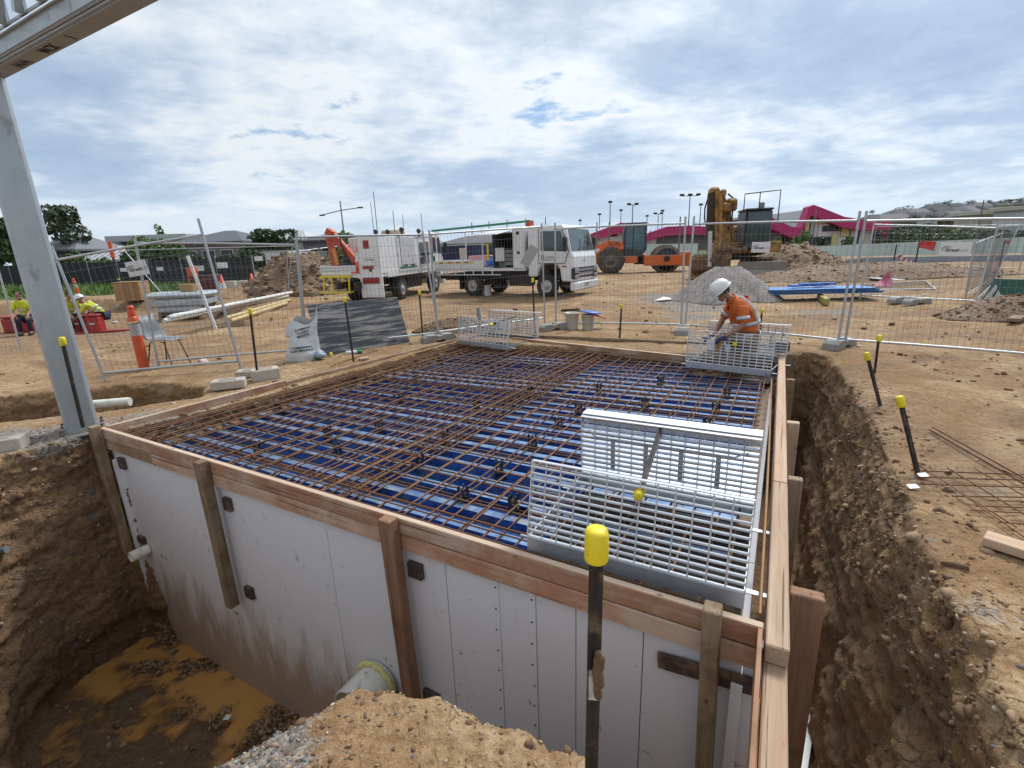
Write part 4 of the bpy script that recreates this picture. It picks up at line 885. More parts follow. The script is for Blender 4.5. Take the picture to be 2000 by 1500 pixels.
def face(t, n, d, u):
    d, u = V(d).normalized(), V(u).normalized(); w = d.cross(u)
    for s in (-1, 1):
        MB().ball(n + u * .065 + d * .082 + w * .03 * s, .010, 8).build('eye', HAIR, t); MB().ball(n + u * .045 + w * .076 * s - d * .01, .026, 8, sq=(.7, .5, 1)).build('ear', SKIN_, t)
    MB().bar(n - u * .012 + d * .098 - w * .02, n - u * .012 + d * .098 + w * .02, .006, .006).build('mouth', pm('lips', (.22, .08, .06), None, 5, .6), t)
def hand(V_, E_, wrist, p, d, side, down):
    """palm and five bent fingers grown from the wrist"""
    d, side, down = V(d).normalized(), V(side).normalized(), V(down).normalized(); w = V(V_[wrist][:3])
    V_[p + 'palm'] = (*(w + d * .06), .034, .018); E_ += [(wrist, p + 'palm')]
    for i, (o_, L_) in enumerate(((-.03, .075), (-.01, .085), (.011, .08), (.03, .062))):
        a = w + d * .095 + side * o_; b = a + d * L_ * .45 + down * .012; c = b + d * L_ * .25 + down * L_ * .4
        for k, q, r in (('a', a, .0105), ('b', b, .0095), ('c', c, .008)): V_[p + str(i) + k] = (*q, r)
        E_ += [(p + 'palm', p + str(i) + 'a')] + chain(*[p + str(i) + k for k in 'abc'])
    a = w + d * .05 - side * .04; b = a + d * .035 - side * .02 + down * .01; V_[p + 'ta'] = (*a, .012); V_[p + 'tb'] = (*b, .009); E_ += [(p + 'palm', p + 'ta'), (p + 'ta', p + 'tb')]
# the worker in orange, bent over the far hatch; he looks towards -X of his own frame
wp = D(1457, 660, 6.72); wk = thing('person', 'worker in orange long shirt and white hard hat bent over a grated hatch', 'person', (wp.x, wp.y, 0), R_(-6))
z0 = wp.z
B = {'pelvis': (0, 0, z0, .13, .15), 'waist': (-.005, 0, z0 + .16, .105, .135), 'chest': (-.075, 0, z0 + .345, .10, .13), 'upchest': (-.16, 0, z0 + .47, .06, .10), 'neck': (-.245, 0, z0 + .555, .05), 'neck2': (-.29, -.005, z0 + .585, .048)}
E_ = chain('pelvis', 'waist', 'chest', 'upchest', 'neck', 'neck2')
hn = V((-.318, -.01, z0 + .595)); hd, hu = V((-.72, -.08, -.70)), V((-.70, 0, .72)); head_pts(hn, hd, hu, B, E_, 'neck2')
for s, k, el, wr in ((-1, 'r', (-.13, -.24, z0 + .22), (-.33, -.22, z0 + .07)), (1, 'l', (-.26, .22, z0 + .24), (-.40, .10, z0 + .04))):
    B[k + 'sh'] = (-.145, .17 * s, z0 + .465, .044); B[k + 'el'] = (*el, .043); B[k + 'fa'] = (*V(el).lerp(V(wr), .45), .042); B[k + 'wr'] = (*wr, .028)
    E_ += [('upchest', k + 'sh')] + chain(k + 'sh', k + 'el', k + 'fa', k + 'wr'); hand(B, E_, k + 'wr', k + 'h', (-.9, .12 * -s, -.42), (0, 1, 0), (0, 0, -1))
for s, k, kn, ak in ((-1, 'r', (-.40, -.12, z0 + .05), (-.36, -.13, z0 - .40)), (1, 'l', (-.12, .12, z0 - .38), (0, .13, z0 - .74))):
    B[k + 'hip'] = (-.02, .10 * s, z0 - .03, .09); B[k + 'kn'] = (*kn, .062); B[k + 'ak'] = (*ak, .042); B[k + 'toe'] = (ak[0] - .17, ak[1], ak[2] - .05, .04)
    E_ += [('pelvis', k + 'hip')] + chain(k + 'hip', k + 'kn', k + 'ak', k + 'toe')
body = skin('body', B, E_, SKIN_, wk); face(wk, hn, hd, hu)
C = {'hem': (.005, 0, z0 - .09, .175, .185), 'waist': (.0, 0, z0 + .14, .135, .16), 'chest': (-.07, 0, z0 + .355, .15, .178), 'up': (-.16, 0, z0 + .49, .11, .155), 'col': (-.232, 0, z0 + .545, .074, .07)}
E2 = chain('hem', 'waist', 'chest', 'up', 'col')
for s, k in ((-1, 'r'), (1, 'l')):
    sh, el = V(B[k + 'sh'][:3]), V(B[k + 'el'][:3]); C[k + 'sh'] = (*(sh + V((0, .015 * s, .012))), .098); C[k + 'm'] = (*sh.lerp(el, .5), .078); C[k + 'el'] = (*sh.lerp(el, 1.02), .070); E2 += [('up', k + 'sh')] + chain(k + 'sh', k + 'm', k + 'el')
shirt = skin('shirt', C, E2, ORANGE, wk, 2)
tr_ = {'p': (.0, 0, z0 - .02, .14, .15)}; E3 = []
for s, k in ((-1, 'r'), (1, 'l')):
    for n_, r in (('hip', .105), ('kn', .082), ('ak', .066)): tr_[k + n_] = (*B[k + n_][:3], r)
    E3 += [('p', k + 'hip')] + chain(k + 'hip', k + 'kn', k + 'ak')
skin('trousers', tr_, E3, KHAKI, wk)
def band(t, c, axis, r1, r2, h, mat=TAPE, rot=0.):
    q = V(axis).to_track_quat('Z', 'Y').to_matrix().to_4x4(); M = MX.Translation(c) @ q @ MX.Rotation(rot, 4, 'Z') @ MX.Diagonal((r1, r2, 1, 1))
    MB().lathe([(.97, -h / 2), (1.02, -h / 2), (1.02, h / 2), (.97, h / 2)], 22, M, closed=True).build('reflective_band', mat, t)
band(wk, (-.015, 0, z0 + .21), (-.18, 0, 1), .150, .178, .05); band(wk, (.004, 0, z0 + .06), (-.06, 0, 1), .160, .178, .05)
for k in 'rl':
    sh, el = V(B[k + 'sh'][:3]), V(B[k + 'el'][:3]); band(wk, sh.lerp(el, .66), el - sh, .082, .082, .045)
for s in (-1, 1): MB().tube([(-.165, .085 * s, z0 + .575), (-.075, .10 * s, z0 + .52), (.035, .10 * s, z0 + .40), (.095, .10 * s, z0 + .24)], .026, 6).build('reflective_band', TAPE, wk)
for k in 'rl':
    g_ = {q: (*V(B[q][:3]), B[q][3] + .004) + ((B[q][4] + .005,) if len(B[q]) > 4 else ()) for q in B if q.startswith(k + 'h') and q not in (k + 'hip',)}; g_[k + 'wr'] = (*B[k + 'wr'][:3], .038)
    skin('glove', g_, [e for e in E_ if e[0] in g_ and e[1] in g_], GLOVE, wk, list(g_).index(k + 'wr'))
helmet(wk, hn + hu.normalized() * .10 - hd.normalized() * .0, MX((-hd.normalized(), -(hd.normalized().cross(hu.normalized())), hu.normalized())).transposed(), s=.95)
MB().lathe([(.088, -.03), (.092, 0), (.09, .03), (.07, .05)], 14, MX.Translation(hn + hu.normalized() * .085 - hd.normalized() * .014), closed=True).build('hair', HAIR, wk)
MB().lathe([(.068, 0), (.082, .02), (.078, .05), (.07, .048)], 14, MX.Translation((-.222, 0, z0 + .525)) @ MX.Rotation(R_(-46), 4, 'Y'), closed=True).build('collar', ORANGE, wk)
def far_worker(label, p, rz, bend, hat=True, sit=False):
    t = thing('person', label, 'person', p, rz); c, s = math.cos(bend), math.sin(bend); hz_ = .55 if sit else .88
    sp_ = lambda L_: V((-s * L_, 0, hz_ + c * L_))
    B = {'pelvis': (0, 0, hz_, .12, .15), 'waist': (*sp_(.18), .105, .14), 'chest': (*sp_(.38), .11, .16), 'up': (*sp_(.5), .075, .14), 'neck': (*sp_(.6), .05)}; E_ = chain('pelvis', 'waist', 'chest', 'up', 'neck')
    n = sp_(.66) + V((-.03, 0, .0)); hd = V((-1, 0, -.5)); hu = V((-.45, 0, .9)); head_pts(n, hd, hu, B, E_, 'neck')
    sl_ = {'hem': (*sp_(-.02), .145, .165), 'waist': (*sp_(.18), .125, .155), 'chest': (*sp_(.38), .13, .175), 'up': (*sp_(.5), .095, .155), 'col': (*sp_(.57), .062)}; E2 = chain('hem', 'waist', 'chest', 'up', 'col'); tr = {'p': (0, 0, hz_ + .02, .14, .16)}; E3 = []
    for q, k in ((-1, 'r'), (1, 'l')):
        sh = sp_(.5) + V((0, .19 * q, 0)); el = sh + V((-.12, .03 * q, -.26)); wr = el + V((-.2, -.04 * q, -.14))
        B[k + 's'] = (*sh, .056); B[k + 'e'] = (*el, .042); B[k + 'w'] = (*wr, .03); E_ += [('up', k + 's')] + chain(k + 's', k + 'e', k + 'w'); hand(B, E_, k + 'w', k + 'h', (-.8, 0, -.5), (0, 1, 0), (0, 0, -1))
        sl_[k + 's'] = (*sh, .08); sl_[k + 'e'] = (*el, .066); E2 += [('up', k + 's'), (k + 's', k + 'e')]
        kn = V((-.34, .13 * q, hz_ - .02)) if sit else V((-.06, .11 * q, .47)); ak = V((kn.x + .02, .13 * q, .10))
        B[k + 'hip'] = (0, .10 * q, hz_ - .03, .09); B[k + 'k'] = (*kn, .065); B[k + 'a'] = (*ak, .042); B[k + 't'] = (ak.x - .17, ak.y, .045, .045); E_ += [('pelvis', k + 'hip')] + chain(k + 'hip', k + 'k', k + 'a', k + 't')
        tr[k + 'hip'] = (0, .10 * q, hz_ - .03, .105); tr[k + 'k'] = (*kn, .08); tr[k + 'a'] = (*ak, .07); E3 += [('p', k + 'hip')] + chain(k + 'hip', k + 'k', k + 'a')
    for k in 'rl': a = V(B[k + 'a'][:3]); MB().box((a.x - .07, a.y, .05), (.29, .10, .10), ch=.03).box((a.x, a.y, .14), (.11, .10, .12), ch=.03).build('boot', BLK, t)
    skin('body', B, E_, SKIN_, t, lev=1); skin('shirt', sl_, E2, YELLOW, t, 2, 1); skin('trousers', tr, E3, NAVY, t, 0, 1); face(t, n, hd, hu)
    band(t, sp_(.14), sp_(1) - sp_(0), .14, .165, .05); band(t, sp_(.28), sp_(1) - sp_(0), .14, .172, .05)
    if hat: helmet(t, n + hu.normalized() * .10, MX((-hd.normalized(), -(hd.normalized().cross(hu.normalized())), hu.normalized())).transposed())
    else: MB().ball(n + V((.0, 0, .12)), .095, 10, sq=(1, .9, .8)).build('hair', HAIR, t)
    return t
def pit_at(px, py): p = G(px, py, -.55); return V((p.x, p.y, zg(p.x, p.y)))
far_worker('worker in yellow shirt seated with his back turned left of the steel column', pit_at(62, 652), R_(115), .2, False, True)
far_worker('worker in yellow shirt half hidden behind the steel column', pit_at(146, 648), R_(150), .45, False, True)
far_worker('worker in yellow shirt and white hard hat leaning forward beyond the column', pit_at(210, 646), R_(10), .85, True, True)
# ------------------------------------------------------------------ things lying about the site
ORG = pm('orange_plastic', (.72, .10, .025), (.60, .075, .02), 8, .45, dirt=(.40, .22, .12), dsc=9, dth=.68, rnd=.05)
WHT = pm('white_paint', (.72, .73, .73), (.66, .67, .67), 4, .4, dirt=(.42, .34, .26), dsc=5, dth=.68, rnd=.03)
WBAND = pm('white_band', (.68, .68, .70), None, 6, .4, rnd=0)
CONC = pm('concrete_block', (.50, .45, .38), (.40, .36, .30), 14, .9, bump=.004, bsc=40, rnd=.12)
GREYP = pm('grey_plastic', (.20, .22, .23), (.15, .17, .18), 6, .5, rnd=.05)
MET = pm('dark_metal', (.06, .055, .05), (.04, .035, .03), 8, .5, .6, rnd=.1)
REDP = pm('red_plastic', (.38, .025, .02), (.28, .02, .018), 6, .5, rnd=.1)
BLUEP = pm('blue_plastic', (.03, .12, .50), None, 6, .45, rnd=.1)
def put(mb, name, mat, label, cat, p, rz=0., group=None, rot=None):
    o = mb.build(name, mat); o.matrix_basis = MX.Translation(p) @ (rot.to_4x4() if rot is not None else MX.Rotation(rz, 4, 'Z')); return tag(o, label, cat, group)
def bollard(label, p, h=1.02, lean=0.):
    t = thing('bollard', label, 'bollard', p, rot=MX.Rotation(lean, 3, 'Y'), group='orange bollards'); k = h
    MB().lathe([(.075, 0), (.075, .62 * k)], 18).lathe([(.052, .835 * k), (.056, .90 * k), (.050, .92 * k), (.045, .95 * k), (.052, .965 * k), (.045, .995 * k), (0, k)], 18).lathe([(.075, .765 * k), (.075, .82 * k), (.055, .835 * k)], 18).build('post', ORG, t)
    MB().lathe([(.0765, .54 * k), (.0765, .72 * k)], 18, closed=True).build('reflective_sleeve', pm('grey_sleeve', (.45, .43, .43), (.36, .34, .34), 6, .4, rnd=0), t); return t
bollard('orange bollard with grey sleeve standing before the leaning fence', on(281, 714))
bollard('distant orange bollard at the edge of the green grass', on(155, 581), 1.0, R_(-4))
def cone(label, p, s=1.):
    t = thing('traffic_cone', label, 'traffic cone', p, group='orange traffic cones')
    MB().box((0, 0, .015 * s), (.36 * s, .36 * s, .03 * s), ch=.008).lathe([(.13 * s, .03 * s), (.028 * s, .70 * s), (0, .705 * s)], 16, closed=True).build('body', ORG, t)
    MB().lathe([(.099 * s, .26 * s), (.064 * s, .46 * s)], 16, MX.Diagonal((1.03, 1.03, 1, 1)), closed=True).build('reflective_sleeve', WBAND, t); return t
cone('orange traffic cone left of the white barrier wall', on(439, 579), 1.35); cone('orange traffic cone right of the leaning ladder', on(497, 576), 1.35)
# moulded school chair
p = on(330, 706); t = thing('plastic_chair', 'grey moulded plastic chair on thin metal legs behind the fence', 'chair', p, R_(-8))
gr = [];
for i in range(9):
    u = i / 8
    for j in range(5):
        w = (j - 2) / 2; a = [(-.27, .82), (-.25, .70), (-.22, .58), (-.19, .48), (-.13, .44), (-.04, .425), (.06, .425), (.15, .435), (.21, .42)][i]
        gr.append((a[0] - .03 * abs(w) * (i < 4) * -1, w * (.17 + .04 * (1 < i < 8)), a[1] + .02 * w * w))
mb = MB(); mb.add(gr, [(i * 5 + j, i * 5 + j + 1, (i + 1) * 5 + j + 1, (i + 1) * 5 + j) for i in range(8) for j in range(4)], 0, True)
sh = mb.build('shell', GREYP, t); sm_ = sh.modifiers.new('s', 'SOLIDIFY'); sm_.thickness = .008
for s in (-1, 1):
    MB().tube([(-.22, .19 * s, 0), (-.13, .15 * s, .40), (-.08, .14 * s, .415)], .011, 6).build('leg', MET, t); MB().tube([(.23, .19 * s, 0), (.13, .15 * s, .40), (.06, .14 * s, .415)], .011, 6).build('leg', MET, t)
put(MB().lathe([(0, 0), (.10, .01), (.11, .05), (.06, .09), (0, .10)], 12), 'plastic_tub', pm('tub', (.62, .45, .42), None, 5, .5), 'small pinkish tub lying under the plastic chair', 'tub', on(392, 704), rot=MX.Rotation(R_(70), 3, 'Y'))
# concrete blocks
for x, y, rz, sz, lab in ((447, 750, .35, (.40, .19, .12), 'pale concrete block nearest the left timber'), (492, 728, .15, (.40, .20, .10), 'flat concrete block between the pale and the grey block'), (519, 733, .6, (.36, .2, .16), 'grey concrete block behind the star picket'), (5, 893, .4, (.36, .2, .13), 'grey block at the left frame edge above the pit')):
    mb = MB().box((0, 0, sz[2] / 2), sz, ch=.012); mb.box((0, sz[1] * .25, sz[2] + .004), (sz[0] * .5, sz[1] * .12, .012)); mb.box((0, -sz[1] * .25, sz[2] + .004), (sz[0] * .5, sz[1] * .12, .012))
    put(mb, 'concrete_block', CONC, lab, 'block', on(x, y) if x > 20 else G(x, 880, -.06), rz, 'concrete blocks')
put(MB().box((0, 0, .02), (.14, .09, .04), ch=.005), 'timber_offcut', W_PALE, 'small pale timber offcut beside the left timber', 'offcut', on(710, 698), .5)
put(MB().box((0, 0, .03), (.10, .08, .06), ch=.005), 'timber_offcut', W_OLD, 'brown timber offcut lying by the joint of the left timbers', 'offcut', on(540, 742), .2)
# dark formply board leaning on the fence
BOARD = pm('board_face', (.045, .048, .062), (.03, .032, .042), 5, .5, dirt=(.33, .31, .29), dsc=2.6, dth=.53, rnd=0, stretch=(.5, 2.2, 6), detail=8)
pa, pb_ = on(628, 693), on(800, 663); ta_ = D(600, 596, pa.y + .22); tb_ = D(768, 573, pb_.y + .22)
ex_ = (pb_ - pa).normalized(); ez_ = (ta_ - pa); ez_ = (ez_ - ex_ * ez_.dot(ex_)); hh = ez_.length; ez_.normalize(); ey_ = ez_.cross(ex_); w_ = (pb_ - pa).length; sk = (ta_ - pa).dot(ex_)
bd = MB().add([(0, 0, 0), (w_, 0, 0), (w_ + sk, 0, hh), (sk, 0, hh), (0, .017, 0), (w_, .017, 0), (w_ + sk, .017, hh), (sk, .017, hh)], [(0, 1, 2, 3), (4, 7, 6, 5), (0, 4, 5, 1), (1, 5, 6, 2), (2, 6, 7, 3), (3, 7, 4, 0)]).build('plywood_board', [BOARD])
M = MX((ex_, ey_, ez_)).transposed().to_4x4(); M.translation = pa; bd.matrix_basis = M; tag(bd, 'large dark weathered plywood board leaning on the fence', 'board')
# white plastic bag
BAGW = pm('bag_plastic', (.62, .63, .62), (.52, .54, .55), 5, .35, bump=.03, bsc=9, rnd=0)
bg = thing('plastic_bag', 'crumpled white printed plastic bag slumped against the dark board', 'bag', on(592, 700), R_(28))
ns, nz = 20, 14; vs = []
for j in range(nz + 1):
    u = j / nz
    for i in range(ns):
        a = 2 * math.pi * i / ns; r = 1 + .12 * math.sin(3 * a + 4 * u) + .08 * math.sin(7 * a - 6 * u)
        wx_ = np.interp(u, [0, .12, .45, .62, .8, 1], [.25, .27, .225, .20, .24, .27]); wy_ = np.interp(u, [0, .15, .5, .8, 1], [.17, .18, .12, .06, .02])
        hgt = .66 * u + max(0, u - .55) * (.34 * math.cos(a - .1) + .26 * math.cos(3 * a + .5) - .05)
        vs.append((wx_ * r * math.cos(a) + .07 * u, wy_ * r * math.sin(a), hgt + .01))
mb = MB(); mb.add(vs, [(j * ns + i, j * ns + (i + 1) % ns, (j + 1) * ns + (i + 1) % ns, (j + 1) * ns + i) for j in range(nz) for i in range(ns)], 0, True)
bo = mb.build('bag_film', BAGW, bg); bo.modifiers.new('s', 'SUBSURF').levels = 1
PRN = pm('print_ink', (.035, .04, .05), None, 5, .6, rnd=0)
BAGB = pm('bag_bluegrey', (.20, .27, .33), (.30, .36, .41), 6, .4, bump=.02, bsc=8, rnd=0)
for k, (s_, w2) in enumerate((('COMPRESSION', .04), ('SLAB GROUNDS', .04), ('FINE', .04), ('KEEP', .035))): text(s_, w2 * 1.15, PRN, bg, MX.Translation((-.02, -.205 + .02 * k, .24 - k * .052)) @ MX.Rotation(R_(82), 4, 'X'), .001, bold=.002)
for k, s_ in enumerate(('COMMON', 'CLASSIC', 'MONTH')): text(s_, .05, PRN, bg, MX.Translation((.04, -.135 + .012 * k, .52 - k * .055)) @ MX.Rotation(R_(80), 4, 'X') @ MX.Rotation(R_(10), 4, 'Z'), .001, bold=.002)
mb = MB()
for i in range(7): mb.ball((.22 + .05 * rng.random(), -.05 - .06 * rng.random() + .05 * i - .15, .05 + .05 * rng.random()), .07, 8, sq=(1.2, 1, .7))
mb.build('slack_film', BAGB, bg)
# bottle, caps, buckets and lids
t = thing('spray_can', 'white spray can with a green top lying by the dark board', 'spray can', on(688, 688, .03), rot=MX.Rotation(R_(15), 3, 'Z') @ MX.Rotation(R_(90), 3, 'Y')); MB().lathe([(.032, -.10), (.032, .06), (.022, .08)], 14).build('can', WHT, t); MB().lathe([(.027, .08), (.03, .09), (.03, .16), (.025, .165)], 14).build('lid', pm('green_cap', (.02, .30, .10), None, 5, .4), t)
put(MB().lathe([(.028, 0), (.030, .05), (.02, .062), (0, .064)], 14), 'picket_cap', YEL, 'loose yellow picket cap lying below the dark board', 'cap', on(646, 692))
def bucket(label, p, s=1., mat=WHT, rim=True):
    t = thing('bucket', label, 'bucket', p, group='site buckets'); MB().lathe([(.13 * s, 0), (.155 * s, .34 * s), (.165 * s, .345 * s), (.165 * s, .36 * s), (.148 * s, .36 * s), (.12 * s, .03 * s), (0, .03 * s)], 20).build('pail', mat, t)
    MB().tube([(.16 * s * math.cos(a), .16 * s * math.sin(a), .30 * s - .10 * s * math.sin(a) ** 2) for a in np.linspace(0, math.pi, 9)], .004, 5).build('handle', MET, t); return t
TRB_ = pm('clear_tub', (.58, .56, .50), (.50, .47, .40), 6, .35, rnd=.05)
bucket('white bucket behind the fence left of the coloured lids', on(1117, 637), .95, TRB_); bucket('milky bucket standing under the blue and red lids', on(1148, 637), .85, TRB_)
bucket('white paint bucket beside the rear wheel of the flatbed truck', on(952, 574), 1.05)
q = on(1150, 637)
put(MB().lathe([(0, .008), (.20, .008), (.215, 0), (.20, .02), (0, .018)], 22), 'round_cover', BLUEP, 'blue bucket lid lying on the milky bucket', 'lid', q + V((.04, .0, .34)), rot=MX.Rotation(.12, 3, 'Y')); put(MB().lathe([(0, .008), (.20, .008), (.215, 0), (.20, .02), (0, .018)], 22), 'round_cover', REDP, 'red bucket lid tilted behind the blue lid', 'lid', q + V((.16, .05, .27)), rot=MX.Rotation(.35, 3, 'Y'))
put(MB().bar((-.25, 0, .03), (.25, 0, .03), .07, .05), 'steel_channel', MET, 'short dark steel channel lying on the sand before the truck', 'channel', on(1114, 604), .1)
put(MB().add([(-.3, 0, .02), (0, -.2, .06), (.35, .05, .03), (.05, .25, .10)], [(0, 1, 2, 3)]), 'plastic_scrap', TRB_, 'scrap of clear plastic film lying on the sand', 'scrap', on(1298, 586))
put(MB().lathe([(.05, -.35), (.05, .0), (.045, .0), (.045, -.3)], 16, closed=True), 'pipe_offcut', GREYP, 'dark pipe offcut standing behind the far corner hatch', 'pipe', on(936, 632, .42))
put(MB().tube([(-.35, 0, 0), (.26, 0, 0)], .055, 20), 'white_pipe', PVC, 'cream pipe lying across the trench behind the steel column', 'pipe', G(208, 788, -.08), R_(12))
put(MB().tube([(0, 0, -.3), (0, 0, .06)], .03, 14), 'pipe_stub', GREYP, 'grey pipe end at the left frame edge in the pit wall', 'pipe', G(2, 1076, -.85), rot=MX.Rotation(R_(78), 3, 'Y'))
# pipes and stores on the left
PVCW = pm('white_slotted_pipe', (.72, .72, .70), (.62, .62, .60), 5, .5, dirt=(.05, .05, .05), dsc=11, dth=.60, rnd=.05, stretch=(3, 6, 6)); PVCY = pm('yellow_pipe', (.58, .44, .22), (.48, .35, .17), 3, .5, rnd=.05)
pq = [(320, 627, 562, 578), (328, 622, 566, 574), (336, 618, 574, 572), (330, 620, 570, 571)]
for i, (a, b, c, d) in enumerate(pq):
    P_, Q_ = G(a, b, .05 + .11 * (i == 3)), G(c, d, .05 + .11 * (i == 3)); n_ = 60; pts = [P_.lerp(Q_, k / n_) - P_ for k in range(n_ + 1)]
    o = MB().tube(pts, [.060 + .010 * (k % 2) for k in range(n_ + 1)], 10).build('ribbed_pipe', PVCW); o.location = P_; tag(o, 'white ribbed pipe in the bundle behind the fence, ' + ('lowest', 'second', 'third', 'topmost')[i] + ' of four', 'pipe', 'bundle of white ribbed pipes')
for i, (a, b, c, d) in enumerate(((440, 622, 566, 586), (450, 627, 560, 592))):
    P_, Q_ = G(a, b, .05), G(c, d, .05); o = MB().tube([(0, 0, 0), Q_ - P_], .055, 12).build('yellow_pipe', PVCY); o.location = P_; tag(o, 'tan pipe lying below the white pipes, ' + ('upper', 'lower')[i] + ' of two', 'pipe')
lp, lt = on(424, 628), D(366, 500, on(424, 628).y + .4); t = thing('ladder', 'white ladder leaning beside the wrapped pallet', 'ladder', lp); d_ = lt - lp; s_ = V((-.11, .15, 0))
for q in (-1, 1): MB().bar(s_ * q, s_ * q + d_, .03, .07).build('rail', WHT, t)
for i in range(1, 9): MB().tube([d_ * i / 9 - s_, d_ * i / 9 + s_], .014, 6).build('rung', WHT, t)
t = thing('striped_post', 'leaning orange topped post with black and yellow stripes', 'post', on(240, 580)); d_ = D(213, 472, t.location.y) - t.location
MB().tube([(0, 0, 0), d_ * .72], .05, 8).build('pole', MET, t); MB().tube([d_ * .72, d_], .09, 8).build('orange_top', ORG, t)
for i in range(6): MB().tube([d_ * (.03 + .06 * i), d_ * (.055 + .06 * i)], .056, 8).build('yellow_stripe', YEL, t)
t = thing('timber_crate', 'square timber crate standing before the dark fence', 'crate', on(262, 582), R_(12)); CR = wood('crate_wood', (.40, .25, .13), (.30, .17, .08), (2, 2, 18))
for sx_, sy_, lx, ly in ((0, -1, 1, 0), (0, 1, 1, 0), (-1, 0, 0, 1), (1, 0, 0, 1)):
    for i in range(5): o_ = (i - 2) * .20; MB().box((o_ * lx + sx_ * .5, o_ * ly + sy_ * .5, .45), (.19 if lx else .025, .19 if ly else .025, .82), ch=.004).build('board', CR, t)
for z in (.06, .86): MB().box((0, 0, z), (1.04, 1.04, .05), ch=.004).build('frame', CR, t)
WRAP = pm('stretch_wrap', (.34, .39, .43), (.56, .60, .63), 3, .22, bump=.02, bsc=5, rnd=0, stretch=(1, 1, 5))
t = thing('wrapped_pallet', 'pallet of sheets shrouded in shiny grey stretch wrap', 'pallet', on(362, 594), R_(8)); MB().box((0, 0, .65), (1.9, 1.2, .28), ch=.06).box((0, 0, .92), (2.1, 1.3, .20), ch=.08).box((0, 0, .40), (1.6, 1.1, .22), ch=.06).build('wrapped_load', WRAP, t)
for i in (-1, 0, 1): MB().box((i * .7, 0, .15), (.12, 1.1, .28), ch=.01).build('bearer', W_OLD, t)
put(MB().box((0, 0, .14), (.5, .3, .28), ch=.02), 'cardboard_box', pm('card', (.40, .24, .11), None, 5, .8), 'small brown box on top of the wrapped pallet', 'box', on(362, 594) + V((.25, 0, 1.02)))
put(MB().box((0, 0, .18), (.32, .32, .36), ch=.03), 'white_drum', WHT, 'square white drum beside the wrapped pallet', 'drum', on(388, 583))
put(MB().box((0, 0, .75), (.55, .3, 1.0), ch=.03).bar((0, 0, 0), (0, 0, .3), .08, .08, up=(1, 0, 0)), 'orange_case', ORG, 'orange case on a stand beyond the ladder', 'case', on(381, 560), 0)
t = thing('barrier_wall', 'low white barrier wall between the two traffic cones', 'barrier', on(466, 568), R_(3))
for i in range(4): MB().prism([(-.55, 0), (.55, 0), (.5, .12), (.47, .55), (-.47, .55), (-.5, .12)], -.2, .2, MX.Translation(((i - 1.5) * 1.11, 0, 0))).build('barrier_block', CONC, t)
put(MB().box((0, 0, .45), (1.3, .7, .9), ch=.02), 'red_bin', pm('maroon', (.10, .015, .018), None, 4, .5), 'dark red steel bin left of the white barrier wall', 'bin', on(408, 570))
for x, y, sz, lab in ((48, 655, (.9, .5, .55), 'red tool chest at the seated worker left of the column'), (165, 654, (.7, .5, .55), 'red tool chest before the leaning worker'), (192, 657, (.35, .35, .6), 'red drum beside the leaning worker')):
    t = thing('tool_chest', lab, 'tool chest', pit_at(x, y - 8), .1, 'red tool chests in the left hand cutting'); MB().box((0, 0, sz[2] * .42), (sz[0], sz[1], sz[2] * .84), ch=.02).build('chest', REDP, t); MB().box((0, 0, sz[2] * .93), (sz[0] + .02, sz[1] + .02, sz[2] * .12), ch=.02).build('lid', REDP, t); MB().box((0, -sz[1] / 2 - .01, sz[2] * .5), (.14, .02, .05)).build('handle', WHT, t)
put(MB().box((0, 0, .03), (2.2, .25, .06), ch=.01), 'red_channel', REDP, 'long red steel channel on the cutting floor', 'channel', pit_at(215, 648), .25)
put(MB().tube([(-2.6, 0, .05), (2.6, .1, .05)], .04, 8), 'handrail', WHT, 'thin white rail along the cutting behind the cones', 'rail', on(470, 570), .02)
# right: blue sheets, tape, flag, tarp, planks
BLS = pm('blue_sheet', (.035, .13, .38), (.06, .19, .46), 4, .45, .2, rnd=.1); GRN = pm('green_tarp', (.02, .10, .075), (.03, .14, .10), 4, .6, bump=.02, rnd=0)
bp_ = on(1588, 582)
for i in range(7): 
    o = put(MB().box((0, 0, 0), (3.1 - .06 * i, .9, .016), ch=.004), 'decking_sheet', BLS, 'blue decking sheet beyond the worker, %s from the ground in its stack' % ORD[i], 'sheet', bp_ + V((.03 * (i % 3), .02 * (i % 2), .19 + i * .020)), R_(-7), 'stack of blue decking sheets')
for i, (x, y, rz) in enumerate(((1553, 574, .2), (1572, 573, -.1), (1590, 574, .4), (1600, 575, -.3))): put(MB().box((0, 0, .04), (.5, .22, .05), ch=.004), 'decking_offcut', BLS, 'blue decking offcut lying on the stack, %s from the left' % ('first', 'second', 'third', 'fourth')[i], 'offcut', bp_ + V(((x - 1578) * .016, .1, .345 + .03 * (i % 2))), rz, 'blue offcuts on the stack')
YT = wood('yellow_timber', (.46, .43, .12), (.36, .30, .10), (2, 20, 20))
for x, y, lab in ((1500, 583, 'yellow timber bearer under the left end of the blue stack'), (1612, 590, 'yellow timber bearer under the right end of the blue stack')): q = on(x, y); put(MB().box((0, 0, .09), (1.3, .12, .15), ch=.008), 'bearer', YT, lab, 'timber', q + V((.15, .35, 0)), R_(66)).name = 'timber_bearer'
FLG = pm('red_flag', (.55, .03, .03), None, 4, .6); RWT = pm('barrier_tape', (.60, .50, .50), None, 4, .5); PKM = pm('pink_mesh', (.55, .16, .24), (.45, .12, .18), 9, .7)
